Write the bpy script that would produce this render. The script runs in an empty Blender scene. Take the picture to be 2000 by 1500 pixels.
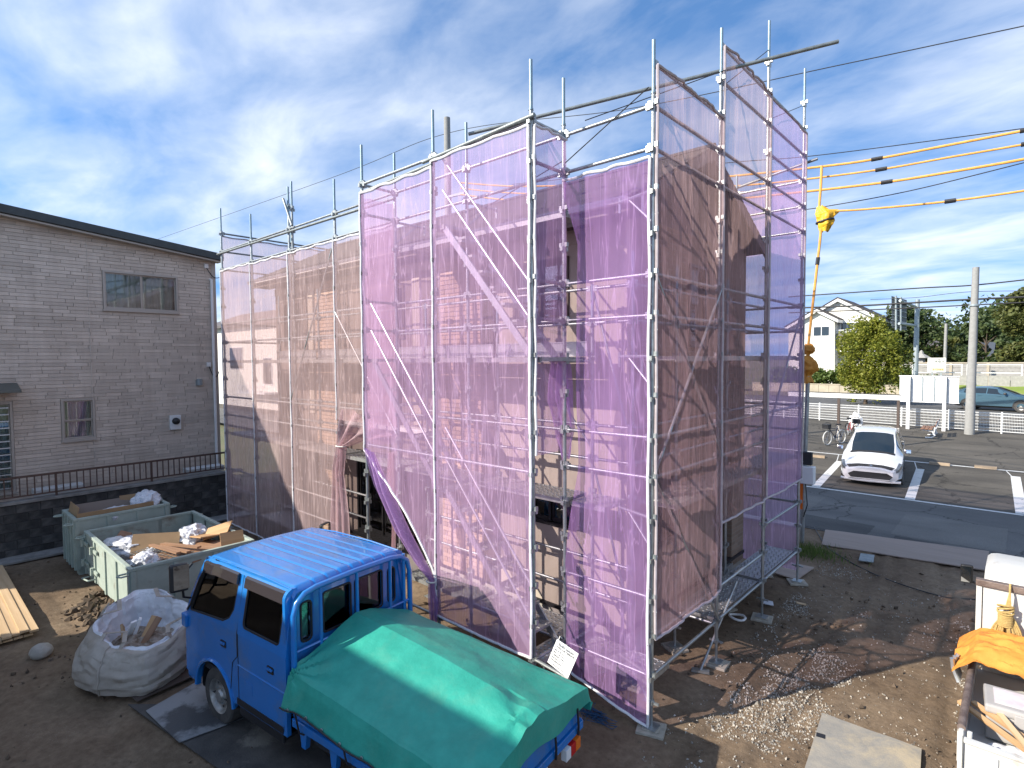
import bpy, bmesh, math, random
from mathutils import Vector, Matrix, Euler, noise
SC = bpy.context.scene
COL = SC.collection
rnd = random.Random(7)
R = math.radians

# ---------------------------------------------------------------- camera, sky, sun, exposure
F_PX, YAW, PITCH, ROLL, CAM_H = 1101.6, 0.73797, 0.04389, -0.00727, 4.1
_cy, _sy = math.cos(YAW), math.sin(YAW)
C_FWD = Vector((-_sy * math.cos(PITCH), _cy * math.cos(PITCH), -math.sin(PITCH)))
_rt = Vector((_cy, _sy, 0)); _up = _rt.cross(C_FWD)
C_RT = _rt * math.cos(ROLL) + _up * math.sin(ROLL)
C_UP = -_rt * math.sin(ROLL) + _up * math.cos(ROLL)
cam = bpy.data.objects.new('camera', bpy.data.cameras.new('camera'))
COL.objects.link(cam)
cam.data.sensor_width = 36.0
cam.data.lens = 36.0 * F_PX / 2000.0
cam.data.clip_end = 3000.0
cam.data.clip_start = 0.05
m3 = Matrix((C_RT, C_UP, -C_FWD)).transposed()
cam.matrix_world = Matrix.Translation((0, 0, CAM_H)) @ m3.to_4x4()
SC.camera = cam

SUN_DIR = Vector((0.467, 0.885, -0.613)).normalized()      # the way the light travels
SUN_EL = math.asin(-SUN_DIR.z)
SUN_ROT = math.atan2(-SUN_DIR.x, -SUN_DIR.y)
world = bpy.data.worlds.new('World'); SC.world = world; world.use_nodes = True
wn, wl = world.node_tree.nodes, world.node_tree.links
wn.clear()
w_out = wn.new('ShaderNodeOutputWorld'); w_bg = wn.new('ShaderNodeBackground')
w_bg.inputs['Strength'].default_value = 0.145
sky = wn.new('ShaderNodeTexSky'); sky.sky_type = 'NISHITA'; sky.sun_disc = False
sky.sun_elevation = SUN_EL; sky.sun_rotation = SUN_ROT % (2 * math.pi)
sky.air_density = 1.1; sky.dust_density = 0.7; sky.ozone_density = 2.2; sky.altitude = 50
tc = wn.new('ShaderNodeTexCoord')
lift = wn.new('ShaderNodeVectorMath'); lift.operation = 'ADD'; lift.inputs[1].default_value = (0, 0, 0.28)
wl.new(tc.outputs['Generated'], lift.inputs[0])
nrmv = wn.new('ShaderNodeVectorMath'); nrmv.operation = 'NORMALIZE'; wl.new(lift.outputs[0], nrmv.inputs[0]); wl.new(nrmv.outputs[0], sky.inputs[0])
sep = wn.new('ShaderNodeSeparateXYZ'); wl.new(tc.outputs['Generated'], sep.inputs[0])
mz = wn.new('ShaderNodeMath'); mz.operation = 'MAXIMUM'; mz.inputs[1].default_value = 0.0
wl.new(sep.outputs['Z'], mz.inputs[0])
az = wn.new('ShaderNodeMath'); az.operation = 'ADD'; az.inputs[1].default_value = 0.16
wl.new(mz.outputs[0], az.inputs[0])
dx = wn.new('ShaderNodeMath'); dx.operation = 'DIVIDE'; wl.new(sep.outputs['X'], dx.inputs[0]); wl.new(az.outputs[0], dx.inputs[1])
dy = wn.new('ShaderNodeMath'); dy.operation = 'DIVIDE'; wl.new(sep.outputs['Y'], dy.inputs[0]); wl.new(az.outputs[0], dy.inputs[1])
comb = wn.new('ShaderNodeCombineXYZ'); wl.new(dx.outputs[0], comb.inputs[0]); wl.new(dy.outputs[0], comb.inputs[1])
def w_noise(scale, detail, rough, dist, loc, sc=(1, 1, 1)):
    mp = wn.new('ShaderNodeMapping'); mp.inputs['Location'].default_value = loc; mp.inputs['Scale'].default_value = sc
    mp.inputs['Rotation'].default_value = (0, 0, 0.5)
    wl.new(comb.outputs[0], mp.inputs[0])
    n = wn.new('ShaderNodeTexNoise'); n.inputs['Scale'].default_value = scale; n.inputs['Detail'].default_value = detail
    n.inputs['Roughness'].default_value = rough; n.inputs['Distortion'].default_value = dist
    wl.new(mp.outputs[0], n.inputs['Vector']); return n
n1 = w_noise(0.50, 8, 0.52, 0.2, (3.1, 1.7, 0), (1, 1.5, 1))
n2 = w_noise(2.2, 8, 0.55, 0.35, (0.4, 7.7, 0), (1, 1.7, 1))
mx = wn.new('ShaderNodeMix'); mx.data_type = 'FLOAT'; mx.inputs[0].default_value = 0.36
wl.new(n1.outputs['Fac'], mx.inputs[2]); wl.new(n2.outputs['Fac'], mx.inputs[3])
cr = wn.new('ShaderNodeValToRGB')
cr.color_ramp.elements[0].position = 0.39; cr.color_ramp.elements[0].color = (0, 0, 0, 1)
cr.color_ramp.elements[1].position = 0.66; cr.color_ramp.elements[1].color = (1, 1, 1, 1)
e = cr.color_ramp.elements.new(0.50); e.color = (0.34, 0.34, 0.34, 1)
wl.new(mx.outputs[0], cr.inputs[0])
cm = wn.new('ShaderNodeMix'); cm.data_type = 'RGBA'
cm.inputs[7].default_value = (5.7, 5.9, 6.1, 1)
fm = wn.new('ShaderNodeMath'); fm.operation = 'MULTIPLY'; fm.inputs[1].default_value = 0.86
wl.new(cr.outputs[0], fm.inputs[0]); wl.new(fm.outputs[0], cm.inputs[0])
sk = wn.new('ShaderNodeMix'); sk.data_type = 'RGBA'; sk.blend_type = 'MULTIPLY'; sk.inputs[0].default_value = 1.0
sk.inputs[7].default_value = (0.70, 0.95, 1.15, 1)
wl.new(sky.outputs[0], sk.inputs[6]); wl.new(sk.outputs[2], cm.inputs[6])
wl.new(cm.outputs[2], w_bg.inputs['Color']); wl.new(w_bg.outputs[0], w_out.inputs['Surface'])

sun = bpy.data.objects.new('sun', bpy.data.lights.new('sun', 'SUN')); COL.objects.link(sun)
sun.data.energy = 5.0; sun.data.angle = R(0.55); sun.data.color = (1.0, 0.92, 0.80)
sun.rotation_euler = SUN_DIR.to_track_quat('-Z', 'Y').to_euler(); sun.location = (-10, -20, 30)
SC.view_settings.view_transform = 'Standard'; SC.view_settings.look = 'None'
SC.view_settings.exposure = 0.70; SC.view_settings.gamma = 1.0; SC.view_settings.use_curve_mapping = False
SC.render.engine = 'CYCLES'
SC.cycles.max_bounces = 7; SC.cycles.diffuse_bounces = 3; SC.cycles.glossy_bounces = 3
SC.cycles.transmission_bounces = 4; SC.cycles.transparent_max_bounces = 24
SC.cycles.caustics_reflective = False; SC.cycles.caustics_refractive = False
SC.cycles.use_denoising = True
SC.cycles.sample_clamp_indirect = 6.0

# ---------------------------------------------------------------- helpers
def at(px, py, ax, val):
    """The point of the plane ax = val that a sight line of the surveyed photograph meets."""
    d = C_FWD + C_RT * ((px - 1000.0) / F_PX) - C_UP * ((py - 750.0) / F_PX)
    i = 'XYZ'.index(ax)
    o = Vector((0, 0, CAM_H))
    return o + d * ((val - o[i]) / d[i])

def props(o, label=None, cat=None, group=None, kind=None):
    if label: o['label'] = label
    if cat: o['category'] = cat
    if group: o['group'] = group
    if kind: o['kind'] = kind
    return o

def thing(name, label, cat, loc=(0, 0, 0), rz=0.0, group=None):
    o = bpy.data.objects.new(name, None); COL.objects.link(o)
    o.location = loc; o.rotation_euler = (0, 0, rz); o.empty_display_size = 0.1
    return props(o, label, cat, group)

def link(name, me, mat=None, parent=None, loc=None, rot=None, wp=False):
    o = bpy.data.objects.new(name, me); COL.objects.link(o)
    if mat is not None and len(me.materials) == 0: me.materials.append(mat)
    if loc is not None: o.location = loc
    if rot is not None: o.rotation_euler = rot
    if parent is not None:
        o.parent = parent
        if wp and parent.type == 'EMPTY':
            b = Matrix.Translation(parent.location) @ Euler(parent.rotation_euler).to_matrix().to_4x4()
            o.matrix_parent_inverse = b.inverted()
    return o

def frame_of(d):
    d = d.normalized()
    a = Vector((0, 0, 1)) if abs(d.z) < 0.9 else Vector((1, 0, 0))
    x = a.cross(d).normalized(); y = d.cross(x)
    return x, y, d

class MB:
    def __init__(s): s.v = []; s.f = []
    def add(s, vs, fs):
        n = len(s.v); s.v.extend([tuple(v) for v in vs]); s.f.extend([tuple(i + n for i in f) for f in fs]); return s
    def box(s, c, size, rot=None):
        hx, hy, hz = size[0] / 2, size[1] / 2, size[2] / 2
        vs = [Vector((x, y, z)) for x in (-hx, hx) for y in (-hy, hy) for z in (-hz, hz)]
        if rot is not None:
            m = rot if isinstance(rot, Matrix) else Euler(rot).to_matrix()
            vs = [m @ v for v in vs]
        c = Vector(c)
        return s.add([v + c for v in vs], [(0, 1, 3, 2), (4, 6, 7, 5), (0, 4, 5, 1), (2, 3, 7, 6), (0, 2, 6, 4), (1, 5, 7, 3)])
    def bx(s, x0, x1, y0, y1, z0, z1):
        return s.box(((x0 + x1) / 2, (y0 + y1) / 2, (z0 + z1) / 2), (abs(x1 - x0), abs(y1 - y0), abs(z1 - z0)))
    def beam(s, a, b, w, h, up=(0, 0, 1)):
        a, b = Vector(a), Vector(b); d = (b - a); L = d.length; d.normalize()
        upv = Vector(up)
        if abs(d.dot(upv)) > 0.98: upv = Vector((0, 1, 0))
        x = d.cross(upv).normalized(); z = x.cross(d)
        return s.box((a + b) / 2, (w, L, h), Matrix((x, d, z)).transposed())
    def tube(s, pts, r, seg=8, cap=True):
        pts = [Vector(p) for p in pts]; n = len(pts)
        rs = r if isinstance(r, (list, tuple)) else [r] * n
        vs = []; fs = []
        px = None
        for i, p in enumerate(pts):
            d = (pts[min(i + 1, n - 1)] - pts[max(i - 1, 0)])
            if d.length < 1e-9: d = Vector((0, 0, 1))
            d.normalize()
            if px is None: x, y, _ = frame_of(d)
            else:
                x = px - d * px.dot(d)
                if x.length < 1e-6: x, y, _ = frame_of(d)
                x.normalize(); y = d.cross(x)
            px = x
            for k in range(seg):
                t = 2 * math.pi * k / seg
                vs.append(p + (x * math.cos(t) + y * math.sin(t)) * rs[i])
        for i in range(n - 1):
            for k in range(seg):
                a = i * seg + k; b = i * seg + (k + 1) % seg
                fs.append((a, b, b + seg, a + seg))
        if cap:
            fs.append(tuple(range(seg - 1, -1, -1))); fs.append(tuple((n - 1) * seg + k for k in range(seg)))
        return s.add(vs, fs)
    def lathe(s, prof, c=(0, 0, 0), seg=16, axis='Z', cap=False):
        vs = []; fs = []; n = len(prof)
        for r, h in prof:
            for k in range(seg):
                t = 2 * math.pi * k / seg
                q = (r * math.cos(t), r * math.sin(t), h)
                if axis == 'Y': q = (q[0], q[2], q[1])
                if axis == 'X': q = (q[2], q[0], q[1])
                vs.append((q[0] + c[0], q[1] + c[1], q[2] + c[2]))
        for i in range(n - 1):
            for k in range(seg):
                a = i * seg + k; b = i * seg + (k + 1) % seg
                fs.append((a, b, b + seg, a + seg))
        if cap:
            fs.append(tuple(range(seg))); fs.append(tuple((n - 1) * seg + k for k in range(seg)))
        return s.add(vs, fs)
    def grid(s, fn, nu, nv):
        vs = [fn(i / nu, j / nv) for j in range(nv + 1) for i in range(nu + 1)]
        w = nu + 1
        return s.add(vs, [(j * w + i, j * w + i + 1, (j + 1) * w + i + 1, (j + 1) * w + i) for j in range(nv) for i in range(nu)])
    def prism(s, poly, fn0, fn1):
        """poly: 2-D outline; fn0 / fn1 map an outline point to the two end caps."""
        n = len(poly)
        vs = [fn0(p) for p in poly] + [fn1(p) for p in poly]
        fs = [tuple(range(n - 1, -1, -1)), tuple(range(n, 2 * n))]
        fs += [(i, (i + 1) % n, n + (i + 1) % n, n + i) for i in range(n)]
        return s.add(vs, fs)
    def loft(s, rings, closed=True, cap=True):
        n = len(rings[0]); vs = [p for r in rings for p in r]; fs = []
        for i in range(len(rings) - 1):
            for k in range(n if closed else n - 1):
                a = i * n + k; b = i * n + (k + 1) % n
                fs.append((a, b, b + n, a + n))
        if cap:
            fs.append(tuple(range(n - 1, -1, -1))); fs.append(tuple((len(rings) - 1) * n + k for k in range(n)))
        return s.add(vs, fs)
    def mesh(s, name, mat=None, smooth=False, bevel=0.0):
        me = bpy.data.meshes.new(name); me.from_pydata(s.v, [], s.f)
        bm = bmesh.new(); bm.from_mesh(me)
        if bevel > 0:
            ed = [e for e in bm.edges if len(e.link_faces) == 2 and e.calc_face_angle(0) > 0.6]
            bmesh.ops.bevel(bm, geom=ed, offset=bevel, segments=2, affect='EDGES', profile=0.6, clamp_overlap=True)
        bmesh.ops.recalc_face_normals(bm, faces=bm.faces)
        if smooth:
            for f in bm.faces: f.smooth = True
            for e in bm.edges:
                if len(e.link_faces) == 2 and e.calc_face_angle(0) > (smooth if isinstance(smooth, float) else 0.75): e.smooth = False
        bm.to_mesh(me); bm.free()
        if mat is not None: me.materials.append(mat)
        return me
    def build(s, name, mat, parent=None, smooth=False, bevel=0.0, wp=False, label=None, cat=None, group=None, kind=None):
        o = link(name, s.mesh(name, mat, smooth, bevel), None, parent, wp=wp)
        return props(o, label, cat, group, kind)

def nz(x, y, z=0.0, s=1.0): return noise.noise(Vector((x * s, y * s, z * s)))
def fbm(x, y, z=0.0, s=1.0, o=4): return noise.fractal(Vector((x * s, y * s, z * s)), 0.9, 2.0, o)

# ---------------------------------------------------------------- materials
MATS = {}
def newmat(name):
    m = bpy.data.materials.new(name); m.use_nodes = True; m.node_tree.nodes.clear(); MATS[name] = m
    return m, m.node_tree.nodes, m.node_tree.links

def tex_noise(N, L, scale, detail=5, rough=0.6, sc=(1, 1, 1), dist=0.0, coord='Object', loc=(0, 0, 0)):
    t = N.new('ShaderNodeTexCoord'); mp = N.new('ShaderNodeMapping'); mp.inputs['Scale'].default_value = sc
    mp.inputs['Location'].default_value = loc
    L.new(t.outputs[coord], mp.inputs[0])
    n = N.new('ShaderNodeTexNoise'); n.inputs['Scale'].default_value = scale; n.inputs['Detail'].default_value = detail
    n.inputs['Roughness'].default_value = rough; n.inputs['Distortion'].default_value = dist
    L.new(mp.outputs[0], n.inputs['Vector']); return n

def ramp(N, L, src, stops):
    r = N.new('ShaderNodeValToRGB'); els = r.color_ramp.elements
    while len(els) < len(stops): els.new(0.5)
    for e_, (p_, c_) in zip(els, stops):
        e_.position = p_; e_.color = (*c_, 1) if len(c_) == 3 else c_
    L.new(src, r.inputs[0]); return r

def mixc(N, L, a, b, fac, mode='MIX'):
    m = N.new('ShaderNodeMix'); m.data_type = 'RGBA'; m.blend_type = mode
    for sock, val in ((m.inputs[6], a), (m.inputs[7], b)):
        if isinstance(val, tuple): sock.default_value = (*val[:3], 1)
        else: L.new(val, sock)
    if isinstance(fac, (int, float)): m.inputs[0].default_value = fac
    else: L.new(fac, m.inputs[0])
    return m.outputs[2]

def pm(name, col, rough=0.6, metal=0.0, col2=None, scale=4.0, sc=(1, 1, 1), lo=0.35, hi=0.65, bump=0.0, bscale=60.0, bsc=(1, 1, 1),
       spec=0.5, isl=0.0, objr=0.0, coat=0.0, grime=None, gscale=1.2, glo=0.55, ghi=0.75, rvar=0.0, sheen=0.0):
    m, N, L = newmat(name)
    out = N.new('ShaderNodeOutputMaterial'); b = N.new('ShaderNodeBsdfPrincipled'); L.new(b.outputs[0], out.inputs[0])
    b.inputs['Roughness'].default_value = rough; b.inputs['Metallic'].default_value = metal
    b.inputs['Specular IOR Level'].default_value = spec; b.inputs['Coat Weight'].default_value = coat
    if sheen: b.inputs['Sheen Weight'].default_value = sheen
    c = None
    if col2 is not None:
        n = tex_noise(N, L, scale, 6, 0.62, sc)
        r = ramp(N, L, n.outputs['Fac'], [(lo, col), (hi, col2)]); c = r.outputs[0]
        if rvar:
            mr = N.new('ShaderNodeMapRange'); L.new(n.outputs['Fac'], mr.inputs[0])
            mr.inputs[3].default_value = rough - rvar; mr.inputs[4].default_value = rough + rvar
            L.new(mr.outputs[0], b.inputs['Roughness'])
    if grime is not None:
        g = tex_noise(N, L, gscale, 8, 0.7, (1, 1, 1), 0.4, loc=(5, 3, 1))
        gr = ramp(N, L, g.outputs['Fac'], [(glo, (0, 0, 0)), (ghi, (1, 1, 1))])
        c = mixc(N, L, c if c is not None else col, grime, gr.outputs[0])
    for kind, amt in (('isl', isl), ('obj', objr)):
        if amt:
            if kind == 'isl':
                gi = N.new('ShaderNodeNewGeometry'); src = gi.outputs['Random Per Island']
            else:
                gi = N.new('ShaderNodeObjectInfo'); src = gi.outputs['Random']
            mr = N.new('ShaderNodeMapRange'); L.new(src, mr.inputs[0]); mr.inputs[3].default_value = 1 - amt; mr.inputs[4].default_value = 1 + amt
            cc = N.new('ShaderNodeCombineColor')
            for i in range(3): L.new(mr.outputs[0], cc.inputs[i])
            c = mixc(N, L, c if c is not None else col, cc.outputs[0], 1.0, 'MULTIPLY')
    if c is None: b.inputs['Base Color'].default_value = (*col, 1)
    else: L.new(c, b.inputs['Base Color'])
    if bump:
        n = tex_noise(N, L, bscale, 5, 0.65, bsc)
        bu = N.new('ShaderNodeBump'); bu.inputs['Strength'].default_value = bump; bu.inputs['Distance'].default_value = 0.02
        L.new(n.outputs['Fac'], bu.inputs['Height']); L.new(bu.outputs[0], b.inputs['Normal'])
    return m

def glassmat(name, tint, refl_rough=0.02, extra=0.04):
    m, N, L = newmat(name)
    out = N.new('ShaderNodeOutputMaterial'); mixs = N.new('ShaderNodeMixShader'); L.new(mixs.outputs[0], out.inputs[0])
    tr = N.new('ShaderNodeBsdfTransparent'); tr.inputs[0].default_value = (*tint, 1)
    gl = N.new('ShaderNodeBsdfGlossy'); gl.inputs['Roughness'].default_value = refl_rough
    fr = N.new('ShaderNodeFresnel'); fr.inputs['IOR'].default_value = 1.52
    ad = N.new('ShaderNodeMath'); ad.operation = 'ADD'; ad.inputs[1].default_value = extra; L.new(fr.outputs[0], ad.inputs[0])
    L.new(ad.outputs[0], mixs.inputs[0]); L.new(tr.outputs[0], mixs.inputs[1]); L.new(gl.outputs[0], mixs.inputs[2])
    return m

def netmat(name, col, through, opac, seed, tlf=0.45):
    """Woven debris netting: threads that cover part of the area, seen and lit through the gaps."""
    m, N, L = newmat(name)
    out = N.new('ShaderNodeOutputMaterial'); mixs = N.new('ShaderNodeMixShader'); L.new(mixs.outputs[0], out.inputs[0])
    tr = N.new('ShaderNodeBsdfTransparent'); tr.inputs[0].default_value = (*through, 1)
    df = N.new('ShaderNodeBsdfDiffuse'); tl = N.new('ShaderNodeBsdfTranslucent')
    ms = N.new('ShaderNodeMixShader'); ms.inputs[0].default_value = tlf
    L.new(df.outputs[0], ms.inputs[1]); L.new(tl.outputs[0], ms.inputs[2])
    n = tex_noise(N, L, 1.6, 5, 0.6, (2.5, 2.5, 0.5), 0.4, loc=(seed, seed * 2, 0))
    def strands(scale, sc, width, lo_, seed2):
        k = tex_noise(N, L, scale, 2.5, 0.55, sc, 0.25, loc=(seed2, seed2 * 0.7, 0))
        d = N.new('ShaderNodeMath'); d.operation = 'SUBTRACT'; d.inputs[1].default_value = 0.5; L.new(k.outputs['Fac'], d.inputs[0])
        a = N.new('ShaderNodeMath'); a.operation = 'ABSOLUTE'; L.new(d.outputs[0], a.inputs[0])
        r_ = ramp(N, L, a.outputs[0], [(0.0, (1, 1, 1)), (width, (lo_, lo_, lo_)), (width * 3.2, (0, 0, 0))]); return r_.outputs[0]
    s1 = strands(1.5, (2.6, 2.6, 0.22), 0.006, 0.45, seed * 3.1)
    s2 = strands(2.6, (3.4, 3.4, 0.26), 0.006, 0.45, seed * 5.3 + 2)
    sm = N.new('ShaderNodeMath'); sm.operation = 'MAXIMUM'; L.new(s1, sm.inputs[0]); L.new(s2, sm.inputs[1])
    c = ramp(N, L, n.outputs['Fac'], [(0.3, tuple(x * 0.90 for x in col)), (0.7, tuple(min(1, x * 1.08) for x in col))])
    cl = mixc(N, L, c.outputs[0], tuple(min(0.9, x * 1.15 + 0.04) for x in col), sm.outputs[0])
    L.new(cl, df.inputs[0]); L.new(cl, tl.inputs[0])
    r2 = ramp(N, L, n.outputs['Fac'], [(0.3, (opac - 0.05,) * 3), (0.7, (opac + 0.06,) * 3)])
    ad = N.new('ShaderNodeMath'); ad.operation = 'MULTIPLY_ADD'; ad.inputs[1].default_value = 0.15; ad.use_clamp = True
    L.new(sm.outputs[0], ad.inputs[0]); L.new(r2.outputs[0], ad.inputs[2])
    # fine weave: woven bands every few centimetres
    t = N.new('ShaderNodeTexCoord'); wv = N.new('ShaderNodeTexWave'); wv.wave_type = 'BANDS'; wv.bands_direction = 'Z'
    wv.inputs['Scale'].default_value = 28.0; wv.inputs['Distortion'].default_value = 1.5; wv.inputs['Detail'].default_value = 2
    L.new(t.outputs['Object'], wv.inputs[0])
    mu = N.new('ShaderNodeMath'); mu.operation = 'MULTIPLY_ADD'; mu.inputs[1].default_value = 0.05
    L.new(wv.outputs['Fac'], mu.inputs[0]); L.new(ad.outputs[0], mu.inputs[2])
    L.new(mu.outputs[0], mixs.inputs[0]); L.new(tr.outputs[0], mixs.inputs[1]); L.new(ms.outputs[0], mixs.inputs[2])
    return m

def leafmat(name, c1, c2, tl=0.35):
    m, N, L = newmat(name)
    out = N.new('ShaderNodeOutputMaterial'); ms = N.new('ShaderNodeMixShader'); L.new(ms.outputs[0], out.inputs[0])
    b = N.new('ShaderNodeBsdfPrincipled'); b.inputs['Roughness'].default_value = 0.55
    t = N.new('ShaderNodeBsdfTranslucent'); ms.inputs[0].default_value = tl
    g = N.new('ShaderNodeNewGeometry')
    r = ramp(N, L, g.outputs['Random Per Island'], [(0.0, c1), (1.0, c2)])
    L.new(r.outputs[0], b.inputs['Base Color']); L.new(r.outputs[0], t.inputs[0])
    L.new(b.outputs[0], ms.inputs[1]); L.new(t.outputs[0], ms.inputs[2]); return m

# metals and paints
m_galv = pm('galvanised', (0.30, 0.32, 0.32), 0.42, 0.75, (0.42, 0.45, 0.46), 9, bump=0.15, bscale=120, objr=0.15, grime=(0.20, 0.17, 0.14), gscale=6, glo=0.58, ghi=0.72)
m_galv_dark = pm('galvanised_dark', (0.20, 0.22, 0.22), 0.5, 0.6, (0.30, 0.33, 0.33), 9, bump=0.15, bscale=120, objr=0.15)
m_bluepipe = pm('blue_spigot', (0.20, 0.30, 0.36), 0.5, 0.55, (0.30, 0.38, 0.42), 9, bump=0.1)
m_deck = pm('deck_steel', (0.34, 0.35, 0.34), 0.45, 0.7, (0.46, 0.47, 0.46), 14, grime=(0.25, 0.21, 0.17), gscale=5)
m_alu = pm('aluminium', (0.58, 0.59, 0.60), 0.38, 0.8, (0.48, 0.49, 0.50), 10)
m_concdust = pm('dusty_plate', (0.42, 0.38, 0.31), 0.85, 0.0, (0.30, 0.27, 0.22), 14)
m_hem = pm('net_hem', (0.80, 0.79, 0.80), 0.8, 0, (0.62, 0.60, 0.62), 8)
m_cord = pm('cord', (0.70, 0.68, 0.62), 0.8)
m_netA = netmat('net_faded', (0.74, 0.56, 0.56), (0.97, 0.90, 0.92), 0.37, 1.0)
m_netB = netmat('net_purple', (0.70, 0.46, 0.72), (0.96, 0.88, 0.96), 0.37, 4.0)
m_netC = netmat('net_violet', (0.58, 0.34, 0.70), (0.94, 0.86, 0.97), 0.37, 7.0)
m_netP = netmat('net_pink', (0.60, 0.40, 0.58), (0.94, 0.86, 0.94), 0.42, 9.0)
m_glass = glassmat('window_glass', (0.80, 0.84, 0.84), 0.02, 0.05)
m_glass_dk = glassmat('tinted_glass', (0.82, 0.86, 0.84), 0.015, 0.03)
m_black = pm('black_plastic', (0.018, 0.018, 0.02), 0.5)
m_dark = pm('dark_interior', (0.03, 0.03, 0.032), 0.8)
m_white = pm('white_paint', (0.80, 0.80, 0.79), 0.45, 0, (0.72, 0.72, 0.71), 3)
m_rubber = pm('rubber', (0.035, 0.034, 0.033), 0.85, 0, (0.075, 0.068, 0.06), 9)
m_chrome = pm('chrome', (0.75, 0.76, 0.77), 0.15, 1.0)

m_hem2 = pm('net_hem_shaded', (0.50, 0.44, 0.45), 0.85, 0, (0.40, 0.34, 0.36), 8)  # dimmer copy of the white hem, with side-face shade put into the colour
from mathutils.geometry import tessellate_polygon
def panel(s, outer, holes, m0, m1):
    """A flat sheet with openings, given thickness between the maps m0 and m1."""
    loops = [outer] + list(holes); flat = [p for lp in loops for p in lp]
    tris = tessellate_polygon([[Vector((p[0], p[1], 0)) for p in lp] for lp in loops])
    n = len(flat); vs = [m0(p) for p in flat] + [m1(p) for p in flat]
    fs = [tuple(t) for t in tris] + [tuple(i + n for i in reversed(t)) for t in tris]
    k = 0
    for lp in loops:
        c = len(lp)
        for i in range(c): fs.append((k + i, k + (i + 1) % c, n + k + (i + 1) % c, n + k + i))
        k += c
    s.add(vs, fs); return s
# ---------------------------------------------------------------- ground
def dirtmat():
    m, N, L = newmat('site_dirt')
    out = N.new('ShaderNodeOutputMaterial'); b = N.new('ShaderNodeBsdfPrincipled'); L.new(b.outputs[0], out.inputs[0])
    b.inputs['Roughness'].default_value = 0.95; b.inputs['Specular IOR Level'].default_value = 0.2
    n = tex_noise(N, L, 0.55, 8, 0.62, (1, 1, 1), 0.4)
    r = ramp(N, L, n.outputs['Fac'], [(0.30, (0.115, 0.080, 0.052)), (0.52, (0.190, 0.138, 0.092)), (0.72, (0.27, 0.205, 0.140))])
    n2 = tex_noise(N, L, 11, 8, 0.75)
    r2 = ramp(N, L, n2.outputs['Fac'], [(0.3, (0.62, 0.6, 0.58)), (0.7, (1.2, 1.2, 1.2))])
    c = mixc(N, L, r.outputs[0], r2.outputs[0], 1.0, 'MULTIPLY')
    vs = N.new('ShaderNodeTexVoronoi'); vs.inputs['Scale'].default_value = 55.0; tcv = N.new('ShaderNodeTexCoord'); L.new(tcv.outputs['Object'], vs.inputs['Vector'])
    sp_ = ramp(N, L, vs.outputs['Distance'], [(0.10, (1, 1, 1)), (0.20, (0, 0, 0))]); nm2 = tex_noise(N, L, 1.1, 6, 0.65, loc=(4, 2, 0)); mk = ramp(N, L, nm2.outputs['Fac'], [(0.48, (0, 0, 0)), (0.68, (0.8, 0.8, 0.8))])
    mm2 = N.new('ShaderNodeMath'); mm2.operation = 'MULTIPLY'; L.new(sp_.outputs[0], mm2.inputs[0]); L.new(mk.outputs[0], mm2.inputs[1])
    c = mixc(N, L, c, (0.42, 0.39, 0.34), mm2.outputs[0])
    L.new(c, b.inputs['Base Color'])
    n3 = tex_noise(N, L, 26, 8, 0.75); n4 = tex_noise(N, L, 4, 6, 0.6)
    a = N.new('ShaderNodeMath'); a.operation = 'MULTIPLY_ADD'; a.inputs[1].default_value = 0.5
    L.new(n3.outputs['Fac'], a.inputs[0]); L.new(n4.outputs['Fac'], a.inputs[2])
    bu = N.new('ShaderNodeBump'); bu.inputs['Strength'].default_value = 0.55; bu.inputs['Distance'].default_value = 0.05
    L.new(a.outputs[0], bu.inputs['Height']); L.new(bu.outputs[0], b.inputs['Normal'])
    return m
m_dirt = dirtmat()
m_field = pm('far_ground', (0.10, 0.12, 0.05), 0.95, 0, (0.16, 0.14, 0.08), 0.2)
def asphaltmat(name, c1, c2, cracks=True):
    m, N, L = newmat(name)
    out = N.new('ShaderNodeOutputMaterial'); b = N.new('ShaderNodeBsdfPrincipled'); L.new(b.outputs[0], out.inputs[0])
    b.inputs['Roughness'].default_value = 0.88; b.inputs['Specular IOR Level'].default_value = 0.25
    n = tex_noise(N, L, 0.35, 7, 0.6, (1, 2.2, 1), 0.3)
    r = ramp(N, L, n.outputs['Fac'], [(0.33, c1), (0.68, c2)])
    n2 = tex_noise(N, L, 40, 3, 0.8)
    r2 = ramp(N, L, n2.outputs['Fac'], [(0.3, (0.7, 0.7, 0.7)), (0.72, (1.25, 1.25, 1.22))])
    c = mixc(N, L, r.outputs[0], r2.outputs[0], 1.0, 'MULTIPLY')
    if cracks:
        t = N.new('ShaderNodeTexCoord'); nd = tex_noise(N, L, 1.4, 5, 0.7)
        mp = N.new('ShaderNodeMixRGB') if False else None
        va = N.new('ShaderNodeVectorMath'); va.operation = 'MULTIPLY_ADD'; va.inputs[1].default_value = (0.9, 0.9, 0)
        L.new(nd.outputs['Color'], va.inputs[0]); L.new(t.outputs['Object'], va.inputs[2])
        vo = N.new('ShaderNodeTexVoronoi'); vo.feature = 'DISTANCE_TO_EDGE'; vo.inputs['Scale'].default_value = 0.38
        L.new(va.outputs[0], vo.inputs['Vector'])
        rc = ramp(N, L, vo.outputs['Distance'], [(0.0, (0.35, 0.35, 0.35)), (0.012, (1, 1, 1))])
        c = mixc(N, L, c, rc.outputs[0], 1.0, 'MULTIPLY')
    L.new(c, b.inputs['Base Color'])
    bu = N.new('ShaderNodeBump'); bu.inputs['Strength'].default_value = 0.3; bu.inputs['Distance'].default_value = 0.01
    L.new(n2.outputs['Fac'], bu.inputs['Height']); L.new(bu.outputs[0], b.inputs['Normal'])
    return m
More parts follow.
